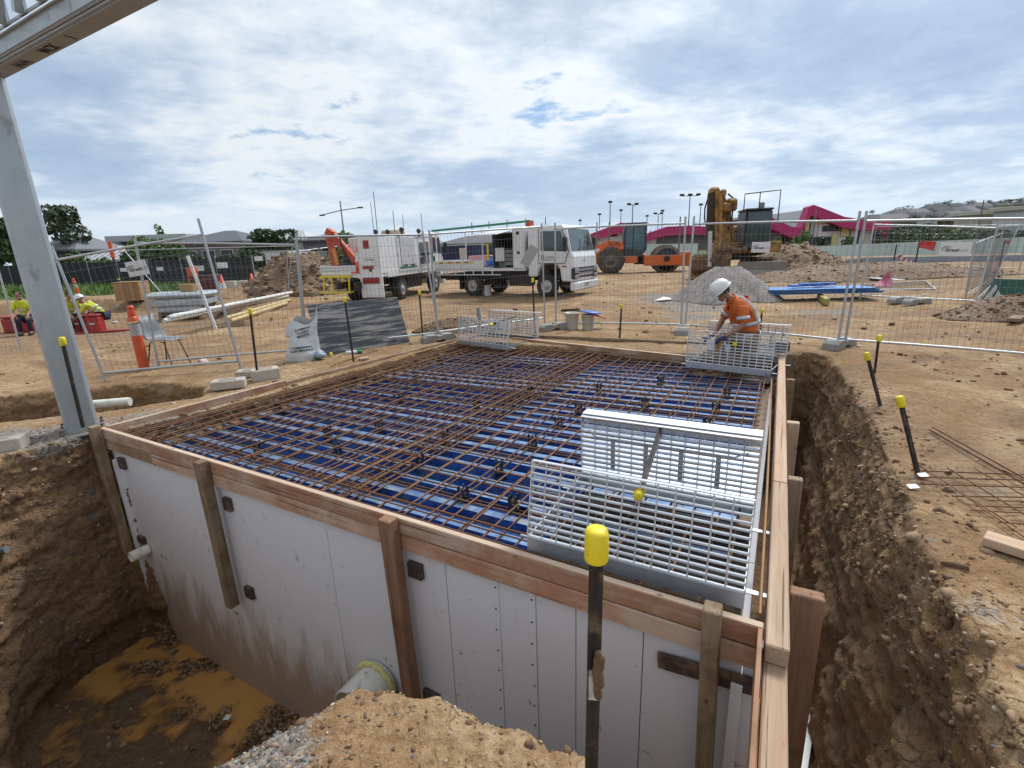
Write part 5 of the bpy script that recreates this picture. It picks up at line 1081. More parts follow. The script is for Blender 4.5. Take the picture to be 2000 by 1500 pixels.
def flag(label, px, py, w):
    c = D(px, py, on(px, 560).y + 9); t = thing('red_flag', label, 'flag', V((c.x, c.y, zg(c.x, c.y))), group='red flags'); z = c.z - t.location.z
    MB().tube([(-w / 2, 0, 0), (-w / 2, 0, z + w * .4)], .03, 6).build('pole', MET, t); MB().add([(-w / 2, 0, z + .2 * w), (0, .12, z + .24 * w), (w / 2, 0, z + .18 * w), (w / 2, .05, z - .34 * w), (0, .1, z - .2 * w), (-w / 2, 0, z - .12 * w)], [(0, 1, 4, 5), (1, 2, 3, 4)]).build('cloth', FLG, t)
flag('large red flag hung before the pale green hoarding', 1811, 479, .85); flag('small red flag far off at the right edge', 1968, 473, .3)
t = thing('barrier_tape', 'red and white barrier tape sagging between two stakes', 'tape', on(1745, 535)); dd_ = t.location; P_, Q_, Z_ = D(1751, 497, dd_.y) - dd_, D(1784, 515, dd_.y) - dd_, D(1780, 526, dd_.y) - dd_
pts = [P_, P_.lerp(Q_, .5) - UP * .05, Q_, Z_]
for i in range(12):
    u = i / 12 * 2.98; k_ = int(u); a = pts[k_].lerp(pts[k_ + 1], u - k_); u2 = u + .24; k2 = min(int(u2), 2); b = pts[k2].lerp(pts[k2 + 1], min(u2 - k2, 1)); MB().bar(a, b, .015, .16).build('tape_band', FLG if i % 2 else WHT, t)
for x in (1742, 1785): q = on(x, 533) - dd_; MB().tube([q, q + UP * 1.25], .03, 6).build('stake', MET, t)
put(MB().add([(-.5, 0, .02), (.15, -.1, .02), (.25, .2, .3), (.3, .3, .55), (.12, .2, .5), (-.05, .3, .2)], [(0, 1, 2, 3, 4, 5)]), 'pink_mesh', PKM, 'scrap of pink barrier mesh draped on the mud', 'mesh', on(1733, 556))
c = on(1968, 590); put(MB().prism([(-.42, 0), (.9, .0), (.9, .5), (-.2, .56), (-.3, .25)], 0, .25), 'green_tarpaulin', GRN, 'dark green tarpaulin heap at the right frame edge', 'tarpaulin', c, -.1)
put(MB().add([(-.25, 0, 0), (.1, .1, 0), (.2, 0, .2), (.22, .2, .45), (-.1, .1, .12)], [(0, 1, 2, 3, 4)]), 'cement_bag', BAGW, 'torn pale bag left of the green tarpaulin', 'bag', on(1935, 592))
for a, b, lab in (((1955, 620), (2030, 598), 'weathered timber plank pointing right at the far right edge'), ((1978, 628), (2040, 600), 'second weathered plank below the first at the far right edge')):
    o = beam('timber_plank', on(*a, .07), on(*b, .07), .18, .06, W_OLD, None); tag(o, lab, 'plank')
for a, b, lab in (((1700, 545), (1760, 549), 'pale board lying on the flat fence panel'),): tag(beam('board', on(*a, .1), on(*b, .1), .3, .03, WHT, None), lab, 'board').name = 'pale_board'
# right foreground: loose mesh, long bars, plank, scraps
t = thing('loose_mesh', 'rusty mesh offcut lying on the sand at the right edge', 'rebar mesh', on(1900, 950))
dx_ = (G(2000, 923) - G(1800, 917)).normalized(); dy_ = (G(2000, 1040) - G(1810, 910)).normalized()
o0 = G(1782, 912); 
for i, (a, b) in enumerate((((1780, 917), (2060, 924)), ((1790, 930), (2060, 934)), ((1805, 944), (2060, 950)), ((1860, 968), (2060, 970)), ((1905, 988), (2060, 992)), ((1895, 996), (2060, 1004)), ((1950, 1018), (2060, 1026)), ((1930, 976), (2060, 981)))): rebar(t, on(*a, .035), on(*b, .035), .0045)
for a, b in (((1795, 910), (1985, 1030)), ((1850, 914), (2060, 1040)), ((1905, 916), (2060, 1002)), ((1960, 917), (2060, 970)), ((1870, 960), (2010, 1055))): rebar(t, on(*a, .045), on(*b, .045), .0045)
t = thing('loose_bars', 'pair of long rusty bars lying diagonally on the sand at right', 'rebar', on(1900, 885))
rebar(t, on(1816, 834, .03), on(2060, 975, .03), .007); rebar(t, on(1822, 833, .045), on(2060, 962, .03), .007)
o = beam('timber_plank', on(1922, 1052, .05), on(2080, 1102, .05), .11, .05, W_PALE, None); tag(o, 'pale timber plank end poking in at the right edge', 'plank')
for x, y, lab in ((1783, 946, 'white plastic scrap by the loose rusty mesh'), (1803, 923, 'pale stone chip at the foot of the largest leaning picket'), (443, 1402, 'torn white paper scrap on the pit gravel')):
    q = on(x, y, .02) if x > 1000 else G(x, y, -2.40); put(MB().add([(-.03, -.02, 0), (.03, -.025, .006), (.035, .02, .012), (-.02, .03, .004)], [(0, 1, 2, 3)]), 'paper_scrap', WHT, lab, 'scrap', q, 0)
wb = [G(1592, 1300, -1.86), G(1606, 1310, -1.86), G(1575, 1520, -1.86), G(1530, 1520, -1.86)]
put(MB().add([tuple(p - wb[0]) for p in wb] + [tuple(p - wb[0] - UP * .05) for p in wb], [(0, 1, 2, 3)[::-1], (4, 5, 6, 7), (0, 1, 5, 4), (1, 2, 6, 5), (2, 3, 7, 6), (3, 0, 4, 7)]), 'foam_board', WHT, 'white board offcut lying on the side trench floor', 'board', wb[0])
put(MB().box((0, 0, .07), (.18, .18, .14), ch=.004), 'black_block', PLYB, 'small black block standing by the rear right timber corner', 'block', on(1524, 684, .03))
for a, b, lab in (((880, 696), (1000, 640), 'thin rusty rod lying along the left timber'), ((1085, 651), (1130, 640), 'thin rusty rod lying by the grey fence foot')):
    t = thing('loose_rod', lab, 'rod', on(*a)); rebar(t, on(*a, .02) if a[0] > 1000 else on(650, 710, .02), on(*b, .02) if a[0] > 1000 else on(735, 682, .02), .006)
# ------------------------------------------------------------------ vehicles
TWHT = pm('truck_white', (.74, .75, .76), (.68, .69, .70), 3, .3, dirt=(.50, .43, .34), dsc=4, dth=.63, coat=.3, rnd=.02)
TYRE = pm('tyre', (.025, .024, .023), (.05, .04, .03), 7, .9, rnd=.05); RIM = pm('rim', (.48, .47, .46), (.30, .28, .26), 8, .5, .1)
CHAS = pm('chassis', (.022, .021, .02), (.05, .035, .025), 6, .75); GLASS = pm('dark_glass', (.05, .075, .085), (.03, .045, .05), 3, .06, rnd=0, spec=.8)
SCREEN = pm('windscreen', (.13, .18, .19), (.05, .075, .085), 2.2, .05, rnd=0, spec=.8)
GREEN = pm('green_stripe', (.02, .22, .12), None, 5, .4, rnd=0); TLITE = pm('tail_light', (.25, .015, .015), None, 5, .25, rnd=0); LENS = pm('lamp_lens', (.42, .44, .47), (.20, .21, .23), 30, .1, rnd=0, spec=.8); AMB = pm('amber_mark', (.45, .12, .02), None, 5, .35, rnd=0)
BLACK = pm('black_trim', (.015, .015, .016), None, 5, .4, rnd=0); INSIDE = pm('locker_inside', (.14, .14, .14), (.08, .08, .08), 7, .7, rnd=0); CRANE = pm('crane_red', (.50, .07, .02), (.40, .05, .015), 6, .4, dirt=(.18, .08, .04), dsc=6, dth=.64, rnd=0)
def wheel(t, c, r, w, rim_=RIM, tm=TYRE, lug=0):
    h = bpy.data.objects.new('wheel', None); COL.objects.link(h); h.parent = t; h.matrix_basis = MX.Translation(c) @ MX.Rotation(R_(90), 4, 'X')
    mb = MB().lathe([(r * .55, -w / 2), (r * .86, -w / 2), (r * .97, -w * .42), (r, -w * .25), (r, w * .25), (r * .97, w * .42), (r * .86, w / 2), (r * .55, w / 2)], 28, closed=True)
    for i in range(lug):
        for q in (-1, 1): mb.box((0, 0, 0), (.001, .001, .001)) if 0 else mb.add(*lugbox(r, w, i / lug * 2 * math.pi + (q > 0) * math.pi / lug, q))
    mb.build('tyre', tm, h)
    MB().lathe([(r * .58, -w * .40), (r * .56, -w * .46), (r * .50, -w * .40), (r * .2, -w * .36), (r * .18, -w * .50), (0, -w * .51)], 24, closed=True).lathe([(r * .58, w * .40), (r * .56, w * .46), (r * .50, w * .40), (r * .2, w * .36), (r * .18, w * .50), (0, w * .51)], 24, closed=True).build('rim', rim_, h)
    return h
def lugbox(r, w, a, q):
    M = MX.Rotation(a, 4, 'Z') @ MX.Translation((r * .985, 0, q * w * .22)) @ MX.Rotation(R_(42) * q, 4, 'X'); hx, hy, hz = r * .035, r * .04, w * .32
    vs = [tuple(M @ V((x * hx, y * hy, z * hz))) for x in (-1, 1) for y in (-1, 1) for z in (-1, 1)]
    return vs, [(0, 1, 3, 2), (4, 6, 7, 5), (0, 4, 5, 1), (2, 3, 7, 6), (0, 2, 6, 4), (1, 5, 7, 3)]
def part(t, name, mat, *boxes, ch=.0):
    mb = MB()
    for b in boxes: mb.box(b[:3], b[3:6], ch=ch)
    return mb.build(name, mat, t)
def cab(t, x0, wid=2.0, zf=.55, zr=2.30, lettered=False):
    """tilt cab: x0 back wall, front ahead of it"""
    h = wid / 2; L = 1.72
    prof = [(x0, zf + .15), (x0 + .35, zf + .15), (x0 + .42, zf + .42), (x0 + .60, zf + .58), (x0 + 1.05, zf + .58), (x0 + 1.22, zf + .42), (x0 + 1.28, zf), (x0 + L, zf - .02), (x0 + L + .04, zf + .30), (x0 + L, zf + .80), (x0 + L - .08, zf + .96), (x0 + L - .27, zr - .12), (x0 + L - .42, zr), (x0 + .1, zr + .02), (x0, zr - .06)]
    b = MB().prism(prof, -h, h); o = b.build('cab_shell', TWHT, t); bv = o.modifiers.new('b', 'BEVEL'); bv.width = .07; bv.segments = 3; bv.limit_method = 'ANGLE'
    A_, B_ = (x0 + L - .085, zf + .99), (x0 + L - .268, zr - .14); n_ = V((B_[1] - A_[1], 0, -(B_[0] - A_[0]))).normalized() * .012
    ws = MB().add([(A_[0] + n_.x, -h + .09, A_[1] + n_.z), (A_[0] + n_.x, h - .09, A_[1] + n_.z), (B_[0] + n_.x, h - .15, B_[1] + n_.z), (B_[0] + n_.x, -h + .15, B_[1] + n_.z)], [(0, 1, 2, 3)]).build('windscreen', SCREEN, t)
    for s in (-.35, .30): MB().bar((A_[0] + .025, s, A_[1]), (A_[0] - .06, s + .30, A_[1] + .40), .012, .02).build('wiper', BLACK, t)
    MB().tube([(A_[0] + .012 - .05, .38 + .20 * math.cos(a), A_[1] + .18 + .17 * math.sin(a)) for a in np.linspace(0, math.pi, 9)], .012, 5).build('steering_wheel', BLACK, t)
    for s in (-1, 1):
        y = s * (h + .004)
        d = MB().add([(x0 + .45, y, zf + .62), (x0 + 1.42, y, zf + .62), (x0 + 1.55, y, zf + .98), (x0 + 1.30, y, zr - .14), (x0 + .45, y, zr - .12), (x0 + .45, y + .003 * s, zf + .62), (x0 + 1.42, y + .003 * s, zf + .62)], [(0, 1, 2, 3, 4) if s < 0 else (4, 3, 2, 1, 0)])
        dr = d.build('door', TWHT, t); MB().add([(x0 + .52, y + .006 * s, zf + 1.02), (x0 + 1.50, y + .006 * s, zf + .98), (x0 + 1.28, y + .006 * s, zr - .20), (x0 + .52, y + .006 * s, zr - .18)], [(0, 1, 2, 3) if s < 0 else (3, 2, 1, 0)]).build('side_window', GLASS, dr)
        for a_, b_ in (((x0 + .44, zf + .60), (x0 + .44, zr - .10)), ((x0 + .44, zf + .60), (x0 + 1.42, zf + .60)), ((x0 + 1.42, zf + .60), (x0 + 1.56, zf + .98)), ((x0 + 1.56, zf + .98), (x0 + 1.31, zr - .12))): MB().bar((a_[0], y + .004 * s, a_[1]), (b_[0], y + .004 * s, b_[1]), .014, .016).build('door_gap', BLACK, dr)
        MB().box((x0 + .60, y + .015 * s, zf + .80), (.10, .03, .16), ch=.01).build('door_handle', BLACK, dr)
        part(t, 'mirror', BLACK, (x0 + L - .20, s * (h + .20), zf + 1.22, .12, .16, .46), ch=.03); MB().tube([(x0 + L - .30, s * h, zf + 1.52), (x0 + L - .2, s * (h + .18), zf + 1.40)], .014, 5).build('mirror_arm', BLACK, t)
        part(t, 'lamp_surround', BLACK, (x0 + L - .02, s * (h - .19), zf + .26, .15, .385, .40), ch=.03); part(t, 'headlight', LENS, (x0 + L, s * (h - .19), zf + .34, .15, .33, .17), ch=.03); part(t, 'headlight', LENS, (x0 + L, s * (h - .19), zf + .15, .15, .33, .14), ch=.03); part(t, 'marker_lamp', AMB, (x0 + L - .32, s * (h + .004), zf + .50, .16, .02, .05))
        part(t, 'fog_lamp', BLACK, (x0 + L + .03, s * .52, zf - .14, .04, .12, .07))
    part(t, 'grille', BLACK, (x0 + L + .025, 0, zf + .30, .03, 1.20, .05), (x0 + L + .025, 0, zf + .42, .03, 1.30, .05), (x0 + L + .025, 0, zf + .14, .03, 1.66, .06)); part(t, 'grille_bar', LENS, (x0 + L + .03, 0, zf + .36, .035, 1.3, .04), (x0 + L + .03, 0, zf + .245, .03, 1.2, .05))
    part(t, 'bumper', TWHT, (x0 + L - .02, 0, zf - .17, .20, wid + .03, .30), ch=.05); part(t, 'number_plate', LENS, (x0 + L + .085, -.02, zf - .13, .01, .36, .12))
    return h
def fire_ext(t, p): MB().lathe([(.07, 0), (.075, .03), (.075, .40), (.03, .48), (.03, .53)], 12, MX.Translation(p)).build('fire_extinguisher', REDP, t)
# flatbed truck, front to the right; origin between the wheels on the ground, +X forward, -Y towards us
fw, rw = on(1068, 578), on(925, 575); ax_ = (fw - rw); yaw1 = math.atan2(ax_.y, ax_.x); WB = ax_.xy.length
c1_ = (fw + rw) / 2 + V((-math.sin(yaw1), math.cos(yaw1), 0)) * .95
t = thing('flatbed_truck', 'white service truck with a flat tray and open side locker', 'truck', (c1_.x, c1_.y, min(fw.z, rw.z) - .01), yaw1)
for x in (-WB / 2, WB / 2):
    for s in (-1, 1): wheel(t, (x, s * .86, .40), .40, .24 if x > 0 else .3)
part(t, 'chassis', CHAS, (-.55, .30, .66, 5.6, .10, .2), (-.55, -.30, .66, 5.6, .10, .2), (-WB / 2, 0, .42, .2, 1.6, .2), (WB / 2, 0, .42, .16, 1.6, .16)); part(t, 'fuel_tank', CHAS, (.45, -.72, .60, .9, .45, .42), ch=.05)
cab(t, WB / 2 - .70, 2.0, .56, 2.40)
text('PARKER S\nSMART RAIL', .085, SIGND, t, MX.Translation((WB / 2 + .20, -1.012, 1.32)) @ MX.Rotation(R_(90), 4, 'X'), .001); text('ISUZU', .10, SIGNL, t, MX.Translation((WB / 2 + 1.045, -.15, 1.22)) @ MX.Rotation(R_(90), 4, 'Z') @ MX.Rotation(R_(90), 4, 'X'), .001)
xr_ = -WB / 2 - 1.75; xt = -.10
part(t, 'tray_floor', TWHT, ((xr_ + WB / 2 - .8) / 2, 0, .98, WB / 2 - .8 - xr_, 2.1, .10))
part(t, 'drop_side', TWHT, ((xr_ + xt - .9) / 2, -1.06, 1.17, xt - .9 - xr_, .04, .30)); part(t, 'drop_side', TWHT, ((xr_ + xt) / 2, 1.06, 1.17, xt - xr_, .04, .30)); part(t, 'tailgate', TWHT, (xr_, 0, 1.17, .04, 2.1, .30))
for i in range(9): part(t, 'reflector_stripe', AMB if i % 2 else YEL, (xr_ + .2 + i * .2, -1.085, 1.25, .18, .006, .05))
for i in range(7): part(t, 'rope_rail_post', TWHT, (xr_ + .2 + i * .42, -1.06, .86, .03, .03, .14))
part(t, 'rope_rail', TWHT, (xr_ + 1.6, -1.07, .80, 3.0, .03, .03))
part(t, 'locker', INSIDE, (xt - .45, -.12, 1.62, .03, 1.8, 1.2), (xt + .40, -.12, 1.62, .03, 1.8, 1.2), (xt - .02, .3, 1.62, .86, .05, 1.2), (xt - .02, -.12, 1.03, .86, 1.8, .03), (xt - .02, -.12, 2.22, .9, 1.86, .04))
for z in (1.18, 1.32, 1.46, 1.60): part(t, 'drawer', GREYP, (xt + .20, -.55, z, .36, .9, .12), ch=.01)
part(t, 'poster', WHT, (xt - .18, -1.0, 1.50, .38, .02, .46)); part(t, 'drawer', GREYP, (xt - .22, -.4, 1.14, .36, .8, .22), ch=.01)
ld = MB().box((0, 0, 0), (.95, 1.1, .03), ch=.006).build('gull_wing_door', TWHT, t); ld.matrix_basis = MX.Translation((xt - .05, -1.55, 2.24)) @ MX.Rotation(R_(8), 4, 'X')
part(t, 'cabinet', TWHT, (xt + .64, -.10, 1.68, .44, 2.0, 1.36), ch=.02); part(t, 'gap_shade', BLACK, (xt + .94, .1, 1.5, .16, 1.7, 1.3)); part(t, 'cabinet', TWHT, (xt + .85, .2, 2.25, .4, 1.2, .3), ch=.02); MB().lathe([(0, 0), (.05, 0), (.05, .02), (0, .02)], 12, MX.Translation((xt + .66, -1.105, 1.55)) @ MX.Rotation(R_(90), 4, 'X')).build('lock', MET, t); part(t, 'vent', BLACK, (xt + .64, -1.104, 2.2, .12, .01, .1))  # black box stands in for the shade between cabinet and cab
fire_ext(t, (xt + .94, -.86, 1.30)); part(t, 'yellow_bracket', YEL, (xt - .75, -.9, 1.6, .06, .06, .6)); part(t, 'coiled_hose', BLUEP, (xt - .8, -.3, 1.25, .6, .8, .3), ch=.12); part(t, 'tool_box', pm('pink_box', (.50, .25, .24), None, 5, .6), (xt - 1.7, .1, 1.30, .9, .7, .36), ch=.03); part(t, 'crate', pm('dark_blue', (.02, .03, .10), None, 5, .5), (xt - 1.5, .85, 1.5, 2.3, .2, .7))
for x in (xr_ + .1, xt - .95, xt + .7): MB().tube([(x, -.95, 1.1), (x, -.95, 2.42)], .025, 6).build('rack_post', TWHT, t); MB().tube([(x, .95, 1.1), (x, .95, 2.42)], .025, 6).build('rack_post', TWHT, t); MB().tube([(x, -1.0, 2.40), (x, 1.0, 2.40)], .02, 6).build('rack_bar', TWHT, t)
MB().tube([(xr_ - .2, -.8, 2.46), (WB / 2 - .7, -.8, 2.58)], .040, 8).build('green_pipe', GREEN, t); part(t, 'crane_head', CRANE, (xt + .45, .1, 2.46, .22, .3, .42), ch=.03)
for i in range(5): x = xr_ + .5 + i * .85; MB().tube([(x, .9, 2.3), (x, .9, 2.78)], .016, 5).build('marker_rod', MET, t)
part(t, 'mud_flap', BLACK, (-WB / 2 - .55, -.85, .5, .02, .4, .5), (-WB / 2 - .55, .85, .5, .02, .4, .5)); part(t, 'underbody_filler', CHAS, (-.2, 0, .80, 3.6, 1.7, .22)); part(t, 'ramp', CHAS, (xr_ + .5, 0, .72, 1.0, 1.4, .18))  # dark filler block added to darken the space under the tray
# crane truck seen from behind on the right; same frame
rr_ = on(785, 582); yaw2 = R_(77); f2 = V((math.cos(yaw2), math.sin(yaw2), 0)); l2 = V((-math.sin(yaw2), math.cos(yaw2), 0))
c2_ = rr_ + l2 * .95
t = thing('crane_truck', 'white box truck with a red folding crane on its tail', 'truck', (c2_.x, c2_.y, rr_.z - .02), yaw2)
for x in (0, 3.4):
    for s in (-1, 1): wheel(t, (x, s * .9, .42), .42, .3)
part(t, 'chassis', CHAS, (.9, .32, .68, 6.0, .1, .22), (.9, -.32, .68, 6.0, .1, .22), (1.5, -.62, .62, 1.4, .5, .5)); part(t, 'hub_axle', CHAS, (0, 0, .42, .2, 1.7, .2))
cab(t, 2.75, 2.05, .62, 2.45)
X0_ = -1.75
part(t, 'tray_floor', TWHT, (.45, 0, 1.0, 4.4, 2.2, .12)); part(t, 'drop_side', TWHT, (X0_ + .55, 1.09, 1.20, 1.1, .04, .32)); tg = part(t, 'tailgate', TWHT, (X0_, .45, 1.18, .05, 1.3, .30), (X0_ + .01, .45, 1.26, .07, 1.28, .03), (X0_ + .01, .45, 1.16, .07, 1.28, .03))
part(t, 'step', YEL, (X0_ - .03, .55, .98, .10, 1.15, .06), (X0_ - .12, .55, .46, .22, 1.2, .05)); [MB().bar((X0_ - .05, y, .95), (X0_ - .12, y, .48), .05, .03).build('step_leg', YEL, t) for y in (1.0, .7, .3, .05)]
part(t, 'box_body', TWHT, (1.10, -.20, 1.64, 3.0, 1.9, 1.22), ch=.02); part(t, 'rear_locker', TWHT, (X0_ + .72, -.74, 1.64, 1.42, .76, 1.20), ch=.015)
part(t, 'locker_post', TWHT, (X0_ + .02, -.37, 1.60, .06, .05, 1.36), (X0_ + .02, -1.11, 1.60, .06, .05, 1.36))
part(t, 'bottom_valance', TWHT, (1.0, -1.10, 1.02, 4.6, .05, .26), ch=.01)
dp_ = part(t, 'rear_sign', SIGNW, (X0_ - .012, -.74, 1.52, .015, .66, .40)); text('Street', .15, SIGND, dp_, MX.Translation((X0_ - .022, -.72, 1.50)) @ MX.Rotation(R_(-90), 4, 'Z') @ MX.Rotation(R_(90), 4, 'X'), .001, shear=.2); text('built', .10, SIGNL, dp_, MX.Translation((X0_ - .022, -.95, 1.42)) @ MX.Rotation(R_(-90), 4, 'Z') @ MX.Rotation(R_(90), 4, 'X'), .001)
part(t, 'red_panel', REDP, (X0_ + .006, -.66, 1.98, .014, .20, .26), (X0_ + .006, -.66, 1.24, .014, .40, .10)); part(t, 'lamp_frame', TWHT, (X0_ + .02, -.74, .62, .08, .80, .72), ch=.01); part(t, 'tail_light', TLITE, (X0_ - .025, -.74, .82, .03, .60, .20)); part(t, 'rear_plate', SIGNW, (X0_ - .025, -.74, .48, .02, .50, .30)); part(t, 'catch', MET, (X0_ - .01, -.74, 1.16, .03, .08, .10), ch=.01)
for i in range(2):                                     # side doors with pressed flutes, then open lockers
    d = part(t, 'side_door', TWHT, (.12 + i * .66, -1.157, 1.78, .62, .02, 1.02), ch=.006)
    for j in range(5): MB().box((-.12 + i * .66 + j * .115, -1.172, 1.78), (.05, .02, .90), ch=.006).build('flute', TWHT, d)
    MB().box((.12 + i * .66, -1.18, 1.24), (.3, .02, .04)).build('latch', BLACK, d)
MB().box((.42, -1.158, 1.17), (1.5, .008, .07)).build('green_stripe', GREEN, t)
for i, (x, z, w, h) in enumerate(((1.74, 1.92, .42, .26), (1.74, 1.68, .42, .26), (1.74, 1.36, .42, .26), (2.28, 1.97, .40, .2), (2.28, 1.55, .40, .62))): part(t, 'open_locker', INSIDE if i != 3 else pm('brown_gear', (.2, .1, .05), None, 5, .7), (x, -1.156, z, w, .012, h))
for x_ in (-.20, .79, 1.46, 2.0): part(t, 'panel_seam', BLACK, (x_, -1.153, 1.68, .012, .008, 1.1))
part(t, 'roof_edge', pm('edge_strip', (.40, .41, .42), None, 5, .5), (1.10, -1.155, 2.235, 3.0, .02, .04))
part(t, 'sliding_drawer', BLACK, (1.95, -1.3, 1.62, .5, .3, .06)); part(t, 'upper_panel', SIGNW, (2.28, -1.157, 2.15, .44, .012, .12)); MB().add([(3.0, -1.045, 1.75), (3.06, -1.045, 1.75), (3.7, -1.045, 1.0), (3.5, -1.045, 1.0)], [(0, 1, 2, 3)]).build('green_stripe', GREEN, t)
for x, y in ((.6, -.9), (1.3, .5), (2.2, -.9), (1.7, .2)): MB().tube([(x, y, 2.24), (x, y, 2.48)], .05, 8).ball((x, y, 2.50), .10, 8).build('beacon', BLACK, t)
for x, y, h_ in ((-1.6, -1.05, 1.2), (-.3, -1.05, .7), (1.9, .9, 1.25), (2.6, -.9, .8)): MB().tube([(x, y, 2.4), (x, y, 2.4 + h_)], .012, 5).build('aerial', MET, t)
part(t, 'roof_pack', pm('tan_pack', (.45, .33, .24), None, 4, .8), (2.2, .2, 2.46, .6, .8, .22), ch=.05)
crn = MB().box((X0_ + .75, .42, 1.22), (.45, .6, .34), ch=.03).tube([(X0_ + .75, .42, 1.3), (X0_ + .75, .42, 1.6)], .16, 10).build('crane_base', BLACK, t)
for a, b, w, h, nm in (((X0_ + .72, .95, 1.30), (X0_ + .72, 1.10, 2.35), .20, .16, 'crane_boom'), ((X0_ + .70, .95, 2.40), (X0_ + .72, .05, 1.30), .22, .18, 'crane_boom'), ((X0_ + .66, 1.05, 2.34), (X0_ + .66, .92, 2.52), .24, .24, 'crane_elbow'), ((X0_ + .64, .96, 1.9), (X0_ + .64, .86, 1.35), .08, .08, 'crane_ram')): MB().bar(a, b, w, h, up=(1, 0, 0)).build(nm, CRANE if nm != 'crane_ram' else pm('amber_ram', (.50, .24, .05), None, 5, .4), t)
MB().tube([(X0_ + .6, .62, 2.35), (X0_ + .55, .52, 1.9), (X0_ + .6, .40, 1.35)], .03, 6).build('hose', BLACK, t)
q = c2_ + f2 * (X0_ + .25) + l2 * -.24; cone('tall worn traffic cone carried upright on the tail of the crane truck', V((q.x, q.y, t.location.z + 1.07)), 1.45)
# ------------------------------------------------------------------ soil compactor
RORG = pm('roller_orange', (.70, .16, .025), (.62, .12, .02), 4, .4, dirt=(.34, .20, .11), dsc=5, dth=.66, coat=.2, rnd=0); MUD = pm('muddy_tyre', (.13, .10, .075), (.06, .05, .04), 6, .9, bump=.01, rnd=0); DRUM = pm('drum_steel', (.26, .21, .16), (.12, .095, .07), 6, .65, .3, bump=.006, rnd=0)
pr, pd = on(1192, 533), on(1272, 530); yaw3 = math.atan2(pd.y - pr.y, pd.x - pr.x) - R_(14)
t = thing('soil_compactor', 'orange soil compactor with dark cab and ribbed steel drum', 'roller', (pr.x + .2, pr.y + .9, pr.z - .03), yaw3)
for s in (-1, 1): wheel(t, (0, s * .95, .80), .80, .52, pm('roller_rim', (.14, .12, .11), None, 6, .6), MUD, 18)
MB().prism([(-1.25, .6), (.55, .6), (.75, .75), (.75, 1.86), (-.1, 1.96), (-1.22, 1.58)], -.72, .72).prism([(-.75, 1.35), (.75, 1.45), (.75, 1.66), (-.2, 1.60)], -1.15, -.72).prism([(-.75, 1.35), (.75, 1.45), (.75, 1.66), (-.2, 1.60)], .72, 1.15).build('engine_cover', RORG, t)
for i in range(5): MB().box((-.10 + i * .14, -1.155, 1.76), (.05, .02, .26), MX.Rotation(R_(-20), 3, 'Y')).build('vent_slot', BLACK, t)
part(t, 'badge', SIGNW, (-.85, -.73, 1.40, .36, .02, .22)); part(t, 'ballast', RORG, (-1.10, 0, .85, .2, 1.5, .6), ch=.04)
CABM = pm('cab_frame', (.05, .06, .075), (.035, .042, .055), 5, .45, rnd=0)
cbx = MB().prism([(.72, 1.02), (1.85, 1.02), (2.12, 1.40), (2.05, 2.72), (1.95, 2.86), (.80, 2.86), (.70, 2.30)], -.72, .72).build('cab_shell', CABM, t)
for s in (-1, 1): MB().add([(.86, s * .728, 1.45), (1.78, s * .728, 1.30), (1.98, s * .728, 1.55), (1.92, s * .728, 2.70), (.90, s * .728, 2.70)], [(0, 1, 2, 3, 4) if s < 0 else (4, 3, 2, 1, 0)]).build('side_window', pm('teal_glass', (.05, .13, .17), (.03, .06, .08), 2, .08, spec=.8, rnd=0), t); MB().bar((1.30, s * .735, 1.30), (1.30, s * .735, 2.7), .05, .03).build('window_bar', CABM, t)
MB().add([(2.13, -.62, 1.45), (2.13, .62, 1.45), (2.065, .62, 2.66), (2.065, -.62, 2.66)], [(0, 1, 2, 3)]).build('windscreen', SCREEN, t); part(t, 'roof', CABM, (1.38, 0, 2.90, 1.40, 1.56, .10), ch=.03); part(t, 'roof_lamp', WHT, (2.10, -.6, 2.86, .14, .18, .16), (2.10, .6, 2.86, .14, .18, .16), ch=.03); part(t, 'mirror', BLACK, (2.25, -.92, 2.3, .05, .16, .30)); part(t, 'step', RORG, (1.2, -.85, .80, .75, .28, .40), ch=.02); part(t, 'hitch', CHAS, (1.9, 0, .75, 1.0, .7, .5), ch=.05)
part(t, 'drum_frame', RORG, (3.2, -1.08, .72, 2.45, .10, .60), (3.2, 1.08, .72, 2.45, .10, .60), (4.45, 0, .82, .30, 2.26, .70), (2.05, 0, .82, .22, 2.2, .5), ch=.03)
for i in range(9):
    for z in (.74, .86, 1.0): MB().lathe([(.022, 0), (.022, .012), (0, .014)], 6, MX.Translation((2.3 + i * .24, -1.132, z)) @ MX.Rotation(R_(90), 4, 'X')).build('bolt', CHAS, t) if (i + int(z * 50)) % 3 == 0 else None
MB().lathe([(.16, 0), (.17, .05), (.1, .07), (0, .07)], 16, MX.Translation((3.25, -1.135, .82)) @ MX.Rotation(R_(90), 4, 'X')).build('drum_hub', CHAS, t)
MB().lathe([(.60, -1.0), (.76, -1.0), (.76, 1.0), (.60, 1.0)], 40, MX.Translation((3.25, 0, .76)) @ MX.Rotation(R_(90), 4, 'X')).build('drum', DRUM, t)
[MB().lathe([(0, 0), (.66, 0), (.66, .004), (0, .004)], 30, MX.Translation((3.25, y, .76)) @ MX.Rotation(R_(90), 4, 'X'), closed=True).build('drum_shade', BLACK, t) for y in (-1.002, 1.006)]  # flat black discs paint the shaded inside of the drum
mb = MB()
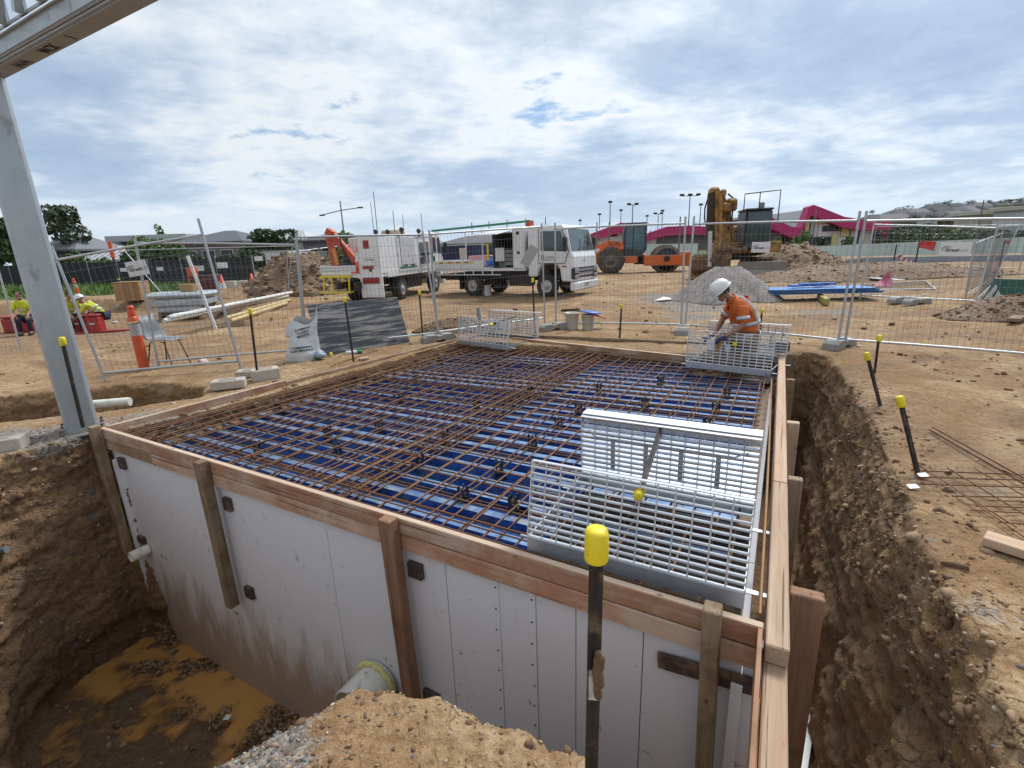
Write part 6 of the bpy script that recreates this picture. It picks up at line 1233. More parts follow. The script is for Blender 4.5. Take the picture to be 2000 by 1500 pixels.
for j in range(7):
    for i in range(24): a = 2 * math.pi * (i + .5 * (j % 2)) / 24; M = MX.Translation((3.25, -.90 + j * .3, .76)) @ MX.Rotation(a, 4, 'Y'); mb.add([tuple(M @ V(p)) for p in ((-.07, -.05, .75), (.07, -.05, .75), (.07, .05, .75), (-.07, .05, .75), (-.045, -.03, .85), (.045, -.03, .85), (.045, .03, .85), (-.045, .03, .85))], [(0, 1, 5, 4), (1, 2, 6, 5), (2, 3, 7, 6), (3, 0, 4, 7), (4, 5, 6, 7)])
tag(mb.build('drum_pads', DRUM, t), kind='stuff')
# ------------------------------------------------------------------ excavator facing us, boom folded high
YXC = pm('excavator_yellow', (.40, .21, .045), (.28, .14, .035), 4, .55, dirt=(.10, .06, .03), dsc=4, dth=.55, rnd=.06); BRN = pm('muddy_steel', (.22, .13, .07), (.11, .065, .035), 5, .75, .2, bump=.008, rnd=.1)
ep = on(1440, 540); SC = 1 / FPX * (ep.y * cp + H * sp) ; t = thing('excavator', 'muddy yellow excavator facing us with its boom folded high', 'excavator', ep, R_(-12))
def xz(px, py): d = D(px, py, ep.y); return V(((d.x - ep.x), 0, d.z - ep.z))
def xbar(name, a, b, y, w, h, mat=YXC): A, B_ = xz(*a), xz(*b); A.y = B_.y = y; return MB().bar(A, B_, w, h, up=(0, 1, 0)).build(name, mat, t)
for s, x in ((-1, -1.15), (1, 1.15)):
    MB().prism([(-1.9, .05), (-2.1, .4), (-1.9, .82), (1.9, .82), (2.1, .4), (1.9, .05)], -.26, .26, MX.Translation((x, 1.6, 0)) @ MX.Rotation(R_(90), 4, 'Z')).build('track', BRN, t)
    tr_o = [MB().box((x, -.35 + i * .28, .86), (.56, .20, .06), ch=.01).build('track_shoe', BRN, t) for i in range(14)]
part(t, 'turntable', CHAS, (0, 1.6, .95, 1.5, 1.5, .3)); part(t, 'house', YXC, (.35, 2.2, 1.35, 2.0, 3.2, .55), ch=.06); part(t, 'engine_hood', YXC, (.45, 3.0, 2.0, 1.8, 1.6, .9), ch=.1)
cbE = part(t, 'cab_shell', CABM, (.75, .95, 2.15, 1.15, 1.7, 1.75), ch=.08); part(t, 'windscreen', GLASS, (.75, .085, 2.30, .95, .012, 1.25)); part(t, 'side_window', GLASS, (1.33, .95, 2.4, .012, 1.3, 1.0)); part(t, 'roof_lamp', GREYP, (.85, .3, 3.22, .22, .2, .26), ch=.02); part(t, 'cab_roof', BLACK, (.75, .95, 3.06, 1.2, 1.75, .1), ch=.04)
MB().tube([(.1, .3, 3.0), (.1, .3, 3.75), (1.6, .3, 3.85), (1.6, .3, 2.4)], .03, 6).tube([(.75, .3, 3.8), (.75, .3, 3.1)], .025, 6).build('hand_rail', BLACK, t)
part(t, 'locker', YXC, (1.45, .5, 1.38, .7, .9, .5), ch=.03)
xbar('boom', (1422, 500), (1422, 410), .35, .40, .48); xbar('boom', (1423, 420), (1413, 382), .25, .26, .42); xbar('arm', (1400, 374), (1397, 500), -.55, .20, .30); xbar('boom_ram', (1424, 415), (1436, 470), .1, .16, .16, BRN); xbar('arm_ram', (1404, 380), (1404, 455), -.75, .14, .14, YXC); xbar('arm_plate', (1390, 378), (1386, 470), -.45, .30, .30, pm('dark_mud', (.07, .042, .03), (.035, .024, .02), 5, .8, bump=.008))
for a, w_, h_ in (((1396, 373), .40, .3), ((1412, 378), .24, .34), ((1428, 393), .42, .22), ((1420, 405), .62, .4), ((1430, 402), .3, .5)): q = xz(*a); part(t, 'pin_boss', BRN if h_ > .42 else YXC, (q.x, -.2, q.z, w_, .7, h_), ch=.08)
MB().tube([xz(1386, 388), xz(1381, 405), xz(1380, 425), xz(1385, 450)], .035, 6).tube([xz(1432, 392), xz(1440, 400), xz(1432, 412), xz(1430, 440)], .04, 6).tube([xz(1424, 378), xz(1433, 386), xz(1430, 398)], .04, 6).build('hose', BLACK, t)
xbar('bucket_link', (1384, 452), (1382, 520), -.9, .16, .16, pm('ram_chrome', (.6, .6, .6), None, 5, .3, .7)); xbar('bucket_link', (1400, 490), (1386, 512), -.9, .30, .2, BRN)
bc = xz(1388, 515); mb = MB()
prof = [(-.15, .35), (-.75, .25), (-.95, -.25), (-.75, -.62), (-.1, -.70), (.0, -.62), (-.62, -.5), (-.78, -.2), (-.62, .12), (-.12, .22)]
mb.prism(prof, -.85, .85, MX.Translation((bc.x - .05, -1.0, bc.z)) @ MX.Rotation(R_(-90), 4, 'Z')); bk = mb.build('bucket', YXC, t); part(t, 'bucket_back', BRN, (bc.x - .05, -.62, bc.z + .05, 1.7, .5, .8), ch=.12)
for i in range(5): MB().box((bc.x - .75 + i * .35, -.98, bc.z - .66), (.12, .3, .10), ch=.02).build('bucket_tooth', BRN, bk)
MB().prism([(.10, .12), (.42, .10), (.30, .45), (.34, .82), (.16, .82)], -1.0, 1.0, MX.Translation((.72, -1.0, -.05)) @ MX.Rotation(R_(-90), 4, 'Z')).build('blade', pm('blade_steel', (.30, .28, .27), (.22, .20, .18), 4, .5, .4), t)
for x in (-.3, .5): MB().bar((x + .6, -.9, .5), (x + .6, .8, .7), .18, .2).build('blade_arm', BRN, t)
for i in range(6): MB().ball((bc.x + .2 + i * .22, -.9, bc.z + .55 + .1 * rng.random()), .16, 7).build('mud_lump', BRN, t)
# ------------------------------------------------------------------ heaps of spoil and gravel
GRV = pm('heap_gravel', (.36, .315, .29), (.22, .19, .175), 5, .9, bump=.05, bsc=22, rnd=0, detail=8)
def heap(name, label, px, py, w, d, h, mat, brown=1., sharp=1., seed=0., cat='heap'):
    c = on(px, py); n = 90; u = np.linspace(-1, 1, n); X, Y = np.meshgrid(u, u, indexing='ij'); r = np.hypot(X, Y); a = np.arctan2(Y, X)
    x, y = X.ravel() * w / 2, Y.ravel() * d / 2; wx, wy = x + c.x, y + c.y
    rr = np.clip(r.ravel() * (1 + .13 * fbm(np.cos(a.ravel()) * 2 + seed, np.sin(a.ravel()) * 2, 0 * x, 1., 3)), 0, 1.3)
    z = h * np.clip(1 - rr ** sharp, -.05, 1) * (1 - .15 * (rr < .2)) + (rr < 1.02) * h * .16 * fbm(wx, wy, 0 * x + seed, 1.1, 4, .6) * (.4 if brown < .5 else 1.) - (rr > 1) * .3
    zb = zbase(wx, wy); v = np.stack([x, y, z + zb - c.z], 1); idx = np.arange(n * n).reshape(n, n); q = np.stack([idx[:-1, :-1], idx[1:, :-1], idx[1:, 1:], idx[:-1, 1:]], -1).reshape(-1, 4)
    q = q[(rr[q] < 1.12).all(1)]; me = np_mesh(name, v, q); me.polygons.foreach_set('use_smooth', np.ones(len(q), bool))
    at = me.color_attributes.new('zone', 'FLOAT_COLOR', 'POINT'); cc = np.zeros((n * n, 4), np.float32); cc[:, 0] = brown; cc[:, 2] = .62 * (brown > .5); at.data.foreach_set('color', cc.ravel())
    o = link(name, me, mat); o.location = c; tag(o, label, cat)
    k = 900; i = rng.integers(0, n * n, k * 3); i = i[rr[i] < 1][:k]; st = stones('lumps', [ST[3], ST[3], ST[2]] if brown > .5 else [ST[1], ST[0], ST[2]], v[i], rng.gamma(2., .018 * (h if brown > .5 else .25), len(i)).clip(.01, .14)); st.parent = o; st['kind'] = 'stuff'; return o
heap('gravel_heap', 'cone of pale grey gravel behind the worker', 1416, 582, 3.3, 2.8, 1.12, GRV, 0., 1.15, cat='gravel heap')
heap('soil_heap', 'brown soil heap right of the excavator', 1545, 524, 6.2, 6, 1.62, SOIL, 1., 1.1, 3., 'soil heap')
heap('soil_heap', 'brown soil heap behind the crane truck', 592, 570, 6.4, 5, 2.1, SOIL, 1., 1.2, 7., 'soil heap')
heap('soil_heap', 'low crumbly soil ridge by the paired fence posts', 895, 640, 2.0, 1.1, .32, SOIL, 1., 1.2, 9., 'soil heap')
heap('soil_heap', 'low dark soil bank beyond the blue sheets', 1690, 540, 13, 3.5, .7, SOIL, 1., 1.3, 4., 'soil heap')
heap('soil_heap', 'small soil bank at the right edge below the tarpaulin', 1985, 612, 3.2, 1.8, .5, SOIL, 1., 1.2, 5., 'soil heap')
heap('soil_heap', 'pale soil bank behind the two traffic cones', 470, 578, 7, 2.2, .45, SOIL, .4, 1.2, 6., 'soil heap')
# ------------------------------------------------------------------ trees and grass
BARK = pm('bark', (.16, .12, .09), (.09, .07, .05), 6, .9, rnd=.1)
def leafmat(name, a, b):
    m, bs = newmat(name); t = N('ShaderNodeTexCoord'); n = NOISE(t.outputs['Object'], .9, 4, .6); n2 = N('ShaderNodeTexWhiteNoise'); LK(t.outputs['Object'], n2.inputs[0])
    LK(MIXC(RAMP(MATH('ADD', MATH('MULTIPLY', n, .7), MATH('MULTIPLY', NOISE(t.outputs['Object'], 7., 2), .3)), [(.35, 0), (.65, 1)]), a, b), bs.inputs['Base Color']); bs.inputs['Roughness'].default_value = .6; bs.inputs['Subsurface Weight'].default_value = 0
    return m
LF = [leafmat('leaf_dark', (.02, .045, .012), (.055, .10, .025)), leafmat('leaf_mid', (.035, .085, .018), (.10, .17, .04)), leafmat('leaf_grey', (.045, .065, .035), (.10, .13, .07)), leafmat('leaf_bright', (.06, .13, .02), (.15, .24, .05))]
def tree(label, px, dist, ytop, wpx, n=1400, mt=1, ybase=None, gap=.5, name='tree', cat='tree', group=None, trunk=.35, blobs=9):
    top = D(px, ytop, dist); bz = zg(top.x, dist) if ybase is None else D(px, ybase, dist).z; h = top.z - bz; w = wpx / FPX * dist * 1.05
    t = thing(name, label, cat, (top.x, dist, bz), 0, group); mb = MB(); r0 = max(.05, h * .022)
    mb.tube([(0, 0, -.2), (.03 * h, 0, h * .3), (0, .02 * h, h * .6), (0, 0, h * .85)], [r0, r0 * .8, r0 * .5, r0 * .15], 7)
    cs = []
    for i in range(blobs):
        a = rng.random() * 6.28; rr = math.sqrt(rng.random()) * .36 * w; z = h * (trunk + (1 - trunk) * (.22 + .62 * rng.random())); rr *= 1.15 - .5 * abs((z / h - trunk) / (1 - trunk) - .4); c = V((rr * math.cos(a), rr * math.sin(a), z)); cs.append(c)
        mb.tube([(0, 0, h * trunk * .8), c * .55 + V((0, 0, h * trunk * .3)), c], [r0 * .4, r0 * .25, r0 * .08], 5)
    mb.build('trunk', BARK, t)
    k = rng.integers(0, blobs, n); cen = np.array([tuple(c) for c in cs])[k]; dirs = rng.standard_normal((n, 3)); dirs /= np.linalg.norm(dirs, axis=1)[:, None]
    R0 = np.array([w * .20, w * .20, h * (1 - trunk) * .21]) * (1 + .3 * rng.random((blobs, 1)))[k]; p = cen + dirs * R0 * (gap + (1 - gap) * rng.random((n, 1)) ** .5)
    p[:, 2] = np.clip(p[:, 2], h * trunk * .55, h); s = (.035 * (w + h) / 2 + .06) * (.6 + .8 * rng.random((n, 1)))
    u = rng.standard_normal((n, 3)); u /= np.linalg.norm(u, axis=1)[:, None]; v = np.cross(u, rng.standard_normal((n, 3))); v /= np.linalg.norm(v, axis=1)[:, None]
    q = np.stack([p - u * s, p - v * s * .55, p + u * s, p + v * s * .55], 1).reshape(-1, 3); me = np_mesh('crown', q, np.arange(n * 4).reshape(-1, 4)); link('crown', me, LF[mt], t); return t
tree('tall sparse gum tree rising above the houses right of the column', 116, 62, 404, 62, 1500, 2, trunk=.5, gap=.75, blobs=13)
tree('dark dense tree at the left frame edge behind the column', 2, 50, 428, 70, 2200, 0, trunk=.2); tree('dark tree left of the tall gum, mostly hidden by the column', 48, 58, 446, 46, 1200, 0, trunk=.25)
tree('green shrub before the pale metal roof', 150, 44, 487, 50, 900, 1, trunk=.1, name='shrub', cat='shrub'); tree('green shrub right of the steel column', 112, 43, 482, 40, 800, 0, trunk=.1, name='shrub', cat='shrub'); tree('low shrub below the pale metal roof', 186, 44, 504, 44, 700, 1, trunk=.1, name='shrub', cat='shrub')
tree('pale blossoming shrub before the flat roofed house', 290, 42, 463, 66, 1700, 3, trunk=.08, name='shrub', cat='shrub'); tree('broad green shrub left of the blossoming one', 262, 42, 484, 50, 1100, 1, trunk=.08, name='shrub', cat='shrub'); tree('green shrub right of the blossoming one', 330, 42, 480, 62, 1200, 1, trunk=.08, name='shrub', cat='shrub')
tree('shrub below the dark hip roof', 395, 43, 494, 60, 900, 0, trunk=.08, name='shrub', cat='shrub'); tree('shrub at the right end of the black fence', 450, 43, 490, 60, 900, 0, trunk=.08, name='shrub', cat='shrub')
tree('round dark green tree left of the site sheds', 520, 46, 451, 96, 2600, 0, trunk=.2, gap=.6, blobs=14); tree('lower shrub beneath the round tree', 505, 44, 480, 110, 1200, 0, trunk=.08, name='shrub', cat='shrub'); tree('bright leafy shrub behind the red crane', 668, 40, 446, 60, 1300, 3, trunk=.1, name='shrub', cat='shrub')
tree('thin tree top over the flat roofed house', 309, 75, 438, 16, 250, 1, trunk=.5)
for i, (px, yt, w, d, m, k) in enumerate(((1570, 452, 34, 50, 1, 'between grey and yellow walls'), (1560, 462, 22, 48, 3, 'left of the yellow wall'), (1608, 462, 22, 50, 0, 'under the wide navy window'), (1660, 462, 24, 50, 1, 'before the right yellow panel'), (1716, 464, 26, 50, 0, 'at the magenta end of the school'), (1520, 462, 18, 48, 3, 'behind the right soil heap'), (1455, 440, 26, 60, 3, 'seen past the excavator cab'))):
    tree('young street tree ' + k, px, d, yt, w, 500, m, trunk=.3, group='young trees before the magenta roofed school')
for i, (px, yt, w, d, m) in enumerate(((1748, 442, 60, 62, 0), (1775, 438, 56, 64, 1), (1800, 434, 60, 66, 0), (1826, 440, 56, 62, 0), (1850, 446, 54, 60, 1), (1872, 450, 44, 58, 1), (1895, 446, 44, 62, 0), (1760, 455, 70, 56, 0), (1815, 456, 70, 55, 0), (1940, 448, 40, 60, 1), (1985, 450, 50, 58, 0))):
    tree('dense green tree in the row behind the pale hoarding, %s from the left' % ORD[i], px, d, yt, w, 800, m, trunk=.12, group='row of trees behind the hoarding')
for i, (px, yt, w, yb) in enumerate(((1850, 391, 18, 412), (1871, 394, 14, 412), (1894, 391, 20, 408), (1934, 391, 12, 404), (1975, 389, 18, 402), (1995, 388, 20, 402), (1810, 402, 14, 418), (1706, 410, 14, 424), (1955, 392, 14, 404))):
    tree('small gum tree on the far hill skyline, %s of the row' % ORD[i], px, 235, yt, w, 220, 2, ybase=yb, trunk=.55, group='gum trees on the hill skyline')
for i in range(26):
    yy = (433, 424, 415, 407)[i % 4] + 3 * rng.normal(); px = 1700 + 310 * rng.random(); px = max(px, {0: 1690, 1: 1720, 2: 1770, 3: 1830}[i % 4])
    tree('dark tree among the grey roofs of the far hillside, %s in its band' % (ORD[i // 4] + ' ' + ('lowest', 'lower', 'upper', 'topmost')[i % 4]), px, (140, 175, 215, 245)[i % 4], yy - (px - 1700) * .045 - 6, 26 + 14 * rng.random(), 170, i % 2, ybase=yy - (px - 1700) * .045 + 8, trunk=.15, blobs=5, group='dark trees between the hillside houses')
bl = []; fc = []
for i in range(5200):
    a = rng.random(); b = rng.random(); px = -300 + 720 * a; y0 = 549 + 6 * (1 - a); p = on(px, y0 + (578 - 12 * a - y0 + 8) * b) if rng.random() < 2 else None
    if polydist(np.array([p.x]), np.array([p.y]), GRASS)[0] < 0: continue
    h = .16 + .25 * rng.random(); an = rng.random() * 3.14; d = V((math.cos(an), math.sin(an), 0)) * (.05 + .05 * rng.random()); le = V((rng.normal() * .1, rng.normal() * .1, h)); k = len(bl); bl += [tuple(p - d), tuple(p + d), tuple(p + le)]; fc.append((k, k + 1, k + 2))
gme = bpy.data.meshes.new('grass'); gme.from_pydata(bl, [], fc); tag(link('grass', gme, LF[3]), kind='stuff')
# ------------------------------------------------------------------ buildings
def plain(n, c, r=.7, c2=None): return pm(n, c, c2 or tuple(x * .88 for x in c), 2., r, rnd=.04)
RG = plain('roof_grey', (.16, .165, .18)); RP = plain('roof_pale', (.46, .47, .48), .45); RD = plain('roof_dark', (.085, .088, .10)); RM = plain('roof_magenta', (.42, .02, .13), .5); WC = plain('wall_cream', (.52, .47, .40)); WG = plain('wall_grey', (.14, .14, .155)); WW = plain('wall_white', (.62, .63, .65)); WB = plain('wall_brown', (.13, .07, .045)); WY = plain('wall_yellow', (.58, .53, .26)); NAV = plain('window_navy', (.012, .016, .04), .2); HRD = [plain('hill_roof_a', (.075, .075, .085), .9), plain('hill_roof_b', (.14, .135, .14), .9), plain('hill_roof_c', (.05, .05, .058), .9)]
def house(label, x0, x1, ybase, yeave, yridge, dist, wall, roof, deep=9., nwin=3, hip=.3, name='house', over=.5, flat=False):
    a, b = D(x0, ybase, dist), D(x1, ybase, dist); w = b.x - a.x; cx = (a.x + b.x) / 2; bz = min(zg(cx, dist), a.z); he = D((x0 + x1) / 2, yeave, dist).z - bz; hr = D((x0 + x1) / 2, yridge, dist).z - bz
    t = thing(name, label, 'house', (cx, dist, bz - .3)); z = .3
    MB().box((0, deep / 2, (he + z) / 2), (w - 2 * over, deep - 2 * over, he + z)).build('wall', wall, t)
    if flat: MB().box((0, deep / 2, z + he + (hr - he) / 2), (w, deep, hr - he), ch=.03).build('roof', roof, t)
    else:
        hx, hy = w / 2, deep / 2; rx = hx * (1 - 2 * hip) if hx > hy * .8 else hx * .15; e = z + he
        vs = [(-hx, 0, e), (hx, 0, e), (hx, deep, e), (-hx, deep, e), (-rx, hy, z + hr), (rx, hy, z + hr), (-hx, 0, e - .22), (hx, 0, e - .22), (hx, deep, e - .22), (-hx, deep, e - .22)]
        ro = MB().add(vs, [(0, 1, 5, 4), (1, 2, 5), (2, 3, 4, 5), (3, 0, 4), (6, 7, 1, 0), (7, 8, 2, 1), (8, 9, 3, 2), (9, 6, 0, 3), (9, 8, 7, 6)]).build('roof', roof, t)
        rib = MB()
        if roof is RP:
            for i in range(1, int(w / .6)): x = -hx + i * w / int(w / .6); rib.bar((x, .02, e + .03), (max(-rx, min(rx, x)) if abs(x) < rx else x, hy * (1 if abs(x) < rx else (hx - abs(x)) / (hx - rx)), e + (hr - he) * (1 if abs(x) < rx else (hx - abs(x)) / (hx - rx)) + .03), .05, .05, up=(1, 0, 0))
            tag(rib.build('roof_ribs', RG, ro), kind='stuff')
    for i in range(nwin): f = MB().box((-w * .36 + w * .72 * (i + .5) / nwin, over - .03, z + he * .58), (min(1.6, w / nwin * .5), .08, he * .36)).build('window', WW, t); MB().box((-w * .36 + w * .72 * (i + .5) / nwin, over - .08, z + he * .58), (min(1.6, w / nwin * .5) - .14, .04, he * .36 - .14)).build('pane', NAV, f)
    return t
house('two storey grey house behind the steel column', 60, 160, 540, 487, 454, 60, WG, RG); house('low house with a pale ribbed metal roof', 148, 262, 540, 507, 478, 56, WC, RP, 8, 2, .15); house('dark flat roofed house behind the pale metal roof', 140, 235, 540, 487, 474, 68, WB, RD, 9, 3, flat=True); house('cream flat roofed house behind the blossoming shrub', 222, 378, 540, 470, 458, 70, WC, RP, 9, 4, flat=True)
house('house with a wide dark hip roof right of the leaning post', 338, 486, 540, 472, 446, 60, WG, RD, 12, 3, .32); house('house with a dark hip roof left of the crane', 590, 690, 530, 468, 452, 75, WG, RD, 10, 3); house('house with a pale roof behind the round tree', 505, 610, 530, 468, 448, 80, WC, RP, 10, 2); house('long low house roof between the two trucks', 850, 1050, 520, 474, 458, 85, WC, HRD[1], 10, 4)
def shed(label, x0, x1, y0, y1, dist, wall):
    a, b = D(x0, y0, dist), D(x1, y1, dist); w = b.x - a.x; h = b.z - a.z; t = thing('site_shed', label, 'shed', ((a.x + b.x) / 2, dist, a.z)); MB().box((0, 1.2, h / 2), (w, 2.4, h), ch=.03).build('wall', wall, t); MB().box((0, 1.2, h + .04), (w + .1, 2.5, .08)).build('roof', RP, t)
    for i in (-1, 1): f = MB().box((i * w * .22, -.01, h * .6), (w * .2, .04, h * .32)).build('window', NAV, t)
    MB().box((0, -.01, h * .42), (w * .14, .03, h * .8)).build('door', WC, t)
shed('white site shed left of the crane truck, with dark windows', 522, 582, 530, 490, 40, WW); shed('grey site shed behind the brown soil heap', 584, 650, 530, 492, 42, plain('wall_shed', (.30, .32, .33))); shed('dark blue container between the trucks', 862, 945, 508, 478, 45, plain('container_blue', (.012, .02, .075)))
# school with the magenta roofs
def pz_(px, py, dist): p = D(px, py, dist); return (p.x, p.z)
def school(label, dist, roof, walls, deep=14., band=1.1):
    o = D(roof[0][0], 490, dist); t = thing('school_building', label, 'building', (o.x, dist, o.z - .5)); L = lambda px, py: ((lambda p: (p[0] - o.x, p[1] - o.z + .5))(pz_(px, py, dist)))
    pts = [L(*q) for q in roof]; low = [(x, z - band * (1 if 0 < i < len(pts) - 1 else .8)) for i, (x, z) in enumerate(pts)]; rf = MB()
    for i in range(len(pts) - 1):
        (xa, za), (xb, zb), (xc, zc), (xd, zd) = pts[i], pts[i + 1], low[i + 1], low[i]; rf.add([(xa, -.6, za), (xb, -.6, zb), (xc, -.6, zc), (xd, -.6, zd), (xa, .5, za), (xb, .5, zb), (xc, .5, zc), (xd, .5, zd)], [(3, 2, 1, 0), (0, 1, 5, 4), (2, 3, 7, 6), (4, 5, 6, 7), (0, 4, 7, 3), (1, 2, 6, 5)])
    rf.build('fascia', RM, t)
    rb = MB()
    for (xa, za), (xb, zb) in zip(pts[:-1], pts[1:]): rb.add([(xa, .45, za - .25), (xb, .45, zb - .25), (xb, deep, zb - .25), (xa, deep, za - .25), (xa, .45, za - .5), (xb, .45, zb - .5), (xb, deep, zb - .5), (xa, deep, za - .5)], [(0, 1, 2, 3), (7, 6, 5, 4), (0, 3, 7, 4), (1, 5, 6, 2)])
    rb.build('roof', RP, t)
    for nm, mt, x0, y0, x1, y1, dy in walls:
        (xa, za), (xb, zb) = L(x0, y1), L(x1, y0); MB().box(((xa + xb) / 2, dy + (deep - dy) / 2 * (nm == 'wall'), (za + zb) / 2), (xb - xa, (deep - dy) if nm == 'wall' else .12, zb - za)).build(nm, mt, t)
    return t
school('magenta roofed school hall behind the orange roller', 62, [(1150, 458), (1212, 435), (1250, 447)], [('wall', WW, 1158, 462, 1206, 490, .2), ('wall', WW, 1206, 450, 1246, 490, .4)], band=1.1)
school('low magenta roofed school wing left of the excavator', 60, [(1246, 462), (1300, 443), (1345, 441), (1392, 444)], [('wall', WW, 1252, 458, 1284, 492, .3), ('wall', WG, 1284, 452, 1390, 492, .4)], band=1.0)
school('large school with a swooping magenta roof and yellow panels', 56, [(1470, 416), (1484, 417), (1540, 443), (1556, 446), (1563, 437), (1574, 405), (1583, 401), (1600, 407), (1642, 424), (1680, 430), (1736, 432)],
    [('wall', WG, 1476, 432, 1536, 492, .4), ('wall', WG, 1536, 458, 1560, 492, .6), ('wall', WW, 1558, 450, 1568, 495, .3), ('wall', WG, 1566, 424, 1582, 495, .5), ('wall', WW, 1582, 424, 1662, 495, .4), ('wall', WW, 1662, 440, 1722, 495, .4), ('end_panel', RM, 1721, 434, 1735, 482, .1),
     ('wall_panel', WY, 1570, 420, 1586, 488, .3), ('wall_panel', WY, 1596, 424, 1622, 436, .3), ('wall_panel', WY, 1624, 455, 1642, 490, .3), ('wall_panel', WY, 1645, 438, 1664, 462, .3), ('wall_panel', WW, 1600, 437, 1622, 462, .32), ('wall_panel', WY, 1688, 462, 1694, 488, .3), ('wall_panel', WG, 1588, 424, 1596, 490, .28), ('wall_panel', WY, 1493, 448, 1502, 468, .3),
     ('window', NAV, 1608, 440, 1646, 452, .22), ('window', NAV, 1583, 462, 1625, 478, .22), ('window', NAV, 1676, 438, 1684, 476, .22), ('window', NAV, 1706, 442, 1722, 472, .22), ('window', NAV, 1484, 437, 1496, 447, .22), ('window', NAV, 1542, 462, 1556, 486, .22)])
# modern house at far right, hillside houses
house('cream modern house with a brown recess at the right frame edge', 1905, 1985, 480, 418, 410, 66, WC, WC, 5, 0, flat=True); house('brown flat roofed house left of the cream modern house', 1868, 1908, 478, 428, 422, 70, WB, WG, 5, 2, flat=True); house('pale modern house cut by the right frame edge', 1990, 2080, 478, 408, 400, 60, WW, WC, 5, 3, flat=True)
def terr(px, py):
    d = ray(px, py); t = 40.
    while t < 900:
        p = V((0, 0, H)) + d * t
        if p.z < zg(p.x, p.y): return p
        t += 6
    return V((0, 0, H)) + d * 330
rows = [(429, 6, 1700, 1885, 150), (419, 6, 1735, 1950, 190), (411, 5, 1800, 2010, 235)]
for (yy, n, xa, xb, dd) in rows:
    for i in range(n):
        px = xa + (xb - xa) * (i + .5) / n + 6 * rng.normal(); w = 11 + 4 * rng.random(); p = D(px, yy - (px - 1700) * .045, dd); z = p.z; t = thing('hillside_house', 'grey roofed house on the far hillside, %s in the %s row' % (ORD[i], {429: 'lowest', 419: 'middle', 411: 'topmost'}[yy]), 'house', (p.x, dd, z - 5.5), rng.normal() * .3, 'grey roofed houses on the far hillside')
        MB().box((0, 0, 2.2), (w - 1, 9, 5.4)).build('wall', (WC, WG, WW)[i % 3], t); MB().add([(-w / 2, -5, 4.9), (w / 2, -5, 4.9), (w / 2, 5, 4.9), (-w / 2, 5, 4.9), (-w / 4, 0, 6.9), (w / 4, 0, 6.9)], [(0, 1, 5, 4), (1, 2, 5), (2, 3, 4, 5), (3, 0, 4), (3, 2, 1, 0)]).build('roof', HRD[(i + n) % 3], t)
# ------------------------------------------------------------------ fences, hoardings and walls far off
SHADE = plain('shade_cloth', (.022, .023, .026), .85); TEAL = pm('hoarding_teal', (.42, .56, .53), (.50, .62, .60), 3, .5, rnd=.10); PAV = pm('retaining_blue_grey', (.22, .27, .34), (.27, .31, .37), 3, .8, rnd=.08)
def run(label, name, cat, a, b, h, mat, n, pname, post=None, gap=.01, thick=.05, hb=None):
    a, b = V(a), V(b); t = thing(name, label, cat, a); d = (b - a) / n; hb = hb or h
    for i in range(n):
        p, q = d * (i + gap), d * (i + 1 - gap); hh = h + (hb - h) * (i + .5) / n; z = .0
        MB().bar(p + UP * hh / 2, q + UP * hh / 2, thick, hh).build(pname, mat, t)
    if post: [MB().tube([d * i - UP * .1, d * i + UP * (h + .12)], .03, 6).build('post', post, t) for i in range(n + 1)]
    return t
run('long black shade cloth fence behind the green grass', 'shade_fence', 'fence', on(-220, 562), on(500, 551), 1.75, SHADE, 14, 'shade_panel', FZ, .004, .02)
for i, (x, y, w) in enumerate(((161, 529, .55), (241, 527, .5), (312, 525, .45), (389, 524, .62), (434, 518, .68), (505, 505, .5))): q = D(x, y, on(x, 556).y - .12); o = MB().box((0, 0, 0), (w, .02, w * .55)).build('fence_notice', SIGNW); o.location = q; tag(o, 'white notice on the black shade cloth, %s from the left' % ORD[i], 'sign', 'white notices on the black fence')
run('row of pale teal hoarding panels right of the excavator', 'hoarding', 'hoarding', D(1545, 503, 44), D(2010, 494, 34), .85, TEAL, 26, 'hoarding_panel', None, .01, .04, 1.05); run('pale hoarding panels behind the orange roller', 'hoarding', 'hoarding', D(1248, 497, 50), D(1362, 495, 50), .95, TEAL, 7, 'hoarding_panel', None, .01, .04)
wl = [D(1575, 527, 37), D(1680, 525, 33), D(2030, 522, 29)]
run('blue grey retaining wall beyond the flat fence panel', 'retaining_wall', 'wall', wl[1], wl[2], .72, PAV, 12, 'wall_slab', None, .003, .3); run('low end of the blue grey retaining wall by the soil heap', 'retaining_wall', 'wall', wl[0], wl[1], .25, PAV, 4, 'wall_slab', None, .003, .3, .68)
run('red and white barrier boards beyond the right soil heap', 'barrier_board', 'barrier', D(1568, 511, 42), D(1642, 509, 42), .45, pm('barrier_pale', (.60, .50, .49), (.50, .28, .27), 3, .6, rnd=.1), 3, 'barrier_panel'); run('orange safety mesh behind the roller and excavator', 'safety_mesh', 'mesh fence', D(1315, 528, 38), D(1362, 528, 38), .9, pm('safety_orange', (.50, .20, .10), (.42, .22, .13), 12, .8), 3, 'mesh_panel')
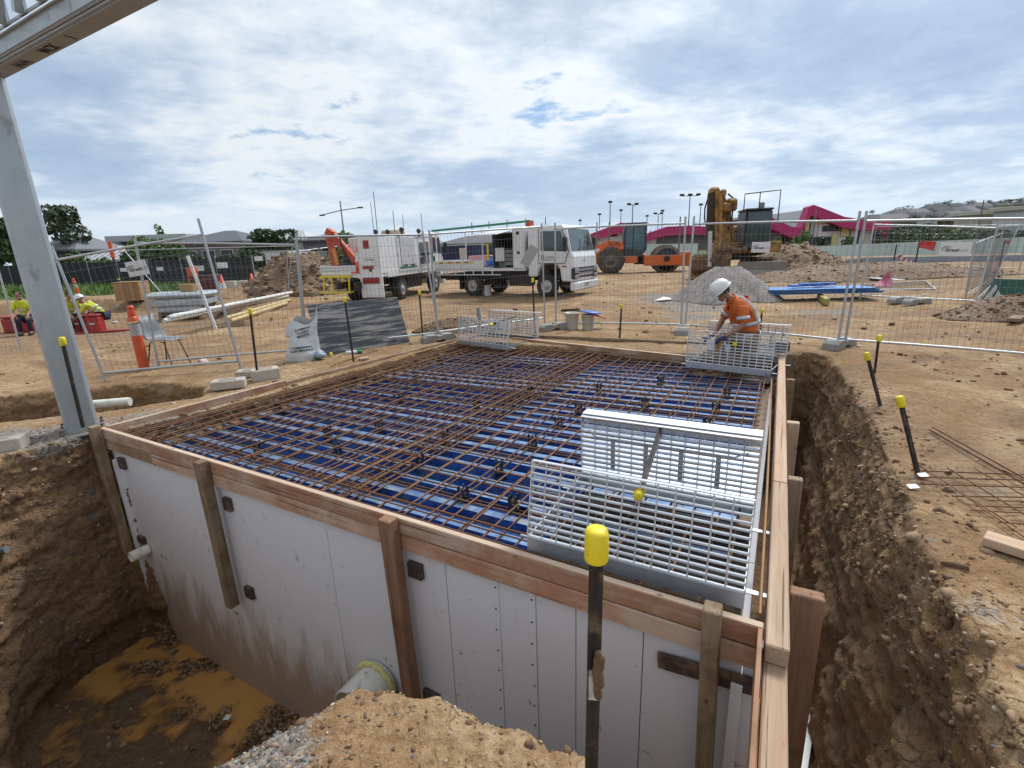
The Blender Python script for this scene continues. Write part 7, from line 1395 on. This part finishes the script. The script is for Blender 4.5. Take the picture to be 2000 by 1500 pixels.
# ------------------------------------------------------------------ poles
POLE = plain('pole_grey', (.14, .145, .15), .5)
def pole(label, px, yt, yb, dist, r=.09, heads=0, span=1.2, arm=None, group='floodlight poles beyond the school'):
    b_, p = D(px, yb, dist), D(px, yt, dist); t = thing('light_pole', label, 'light pole', (p.x, dist, min(b_.z, zg(p.x, dist))), 0, group); h = p.z - t.location.z
    MB().tube([(0, 0, 0), (0, 0, h)], [r, r * .6], 7).build('shaft', POLE, t)
    for i in range(heads): MB().box(((i - (heads - 1) / 2) * span, 0, h + .05), (.55, .4, .30), ch=.06).build('lamp_head', BLACK, t)
    if heads > 1: MB().tube([(-span * (heads - 1) / 2, 0, h - .1), (span * (heads - 1) / 2, 0, h - .1)], .05, 6).build('cross_arm', POLE, t)
    return t
for i, (x, yt, d, hd, lab) in enumerate(((1192, 395, 75, 1, 'tallest floodlight pole left of the school hall roof'), (1236, 399, 75, 2, 'twin headed floodlight pole over the school hall'), (1348, 381, 70, 3, 'triple headed floodlight pole left of the excavator'), (1369, 400, 80, 1, 'thin floodlight pole beside the excavator boom'), (1213, 411, 90, 1, 'short floodlight pole between two taller ones'), (1171, 419, 90, 1, 'short floodlight pole above the truck cab'), (1286, 417, 90, 2, 'small floodlight pole over the low school wing'), (1294, 412, 88, 1, 'second floodlight pole over the low school wing'), (1264, 422, 95, 1, 'faintest floodlight pole between the school roofs'), (1133, 431, 95, 1, 'short pole above the flatbed truck'))): pole(lab, x, yt, 480, d, .10, hd, 1.1)
for x, yt, yb, d, lab in ((1190, 434, 480, 48, 'near dark pole over the roller cab'), (1166, 434, 480, 48, 'near dark pole by the truck mirror'), (1329, 423, 480, 46, 'dark pole left of the paired fence posts'), (1922, 390, 480, 55, 'tall dark pole before the cream modern house'), (1826, 412, 470, 60, 'dark pole among the row of trees'), (1594, 408, 480, 50, 'dark pole before the yellow school panels')): pole(lab, x, yt, yb, d, .09, 0, group='dark poles before the school')
t = pole('double armed street lamp above the houses at left', 664, 392, 470, 55, .10, 0, group='street lamps'); h = D(664, 392, 55).z - t.location.z; L_ = 36 / FPX * 55
MB().tube([(-L_, 0, h - 1.35), (0, 0, h - .95), (L_ * .97, 0, h - .75)], .05, 6).build('cross_arm', POLE, t)
for s, z in ((-1, h - 1.38), (1, h - .75)): MB().box((s * L_, 0, z), (.55, .25, .14), ch=.04).build('lamp_head', BLACK, t)
pole('thin bare mast between the two trucks', 786, 418, 470, 60, .05, 0, group='street lamps')
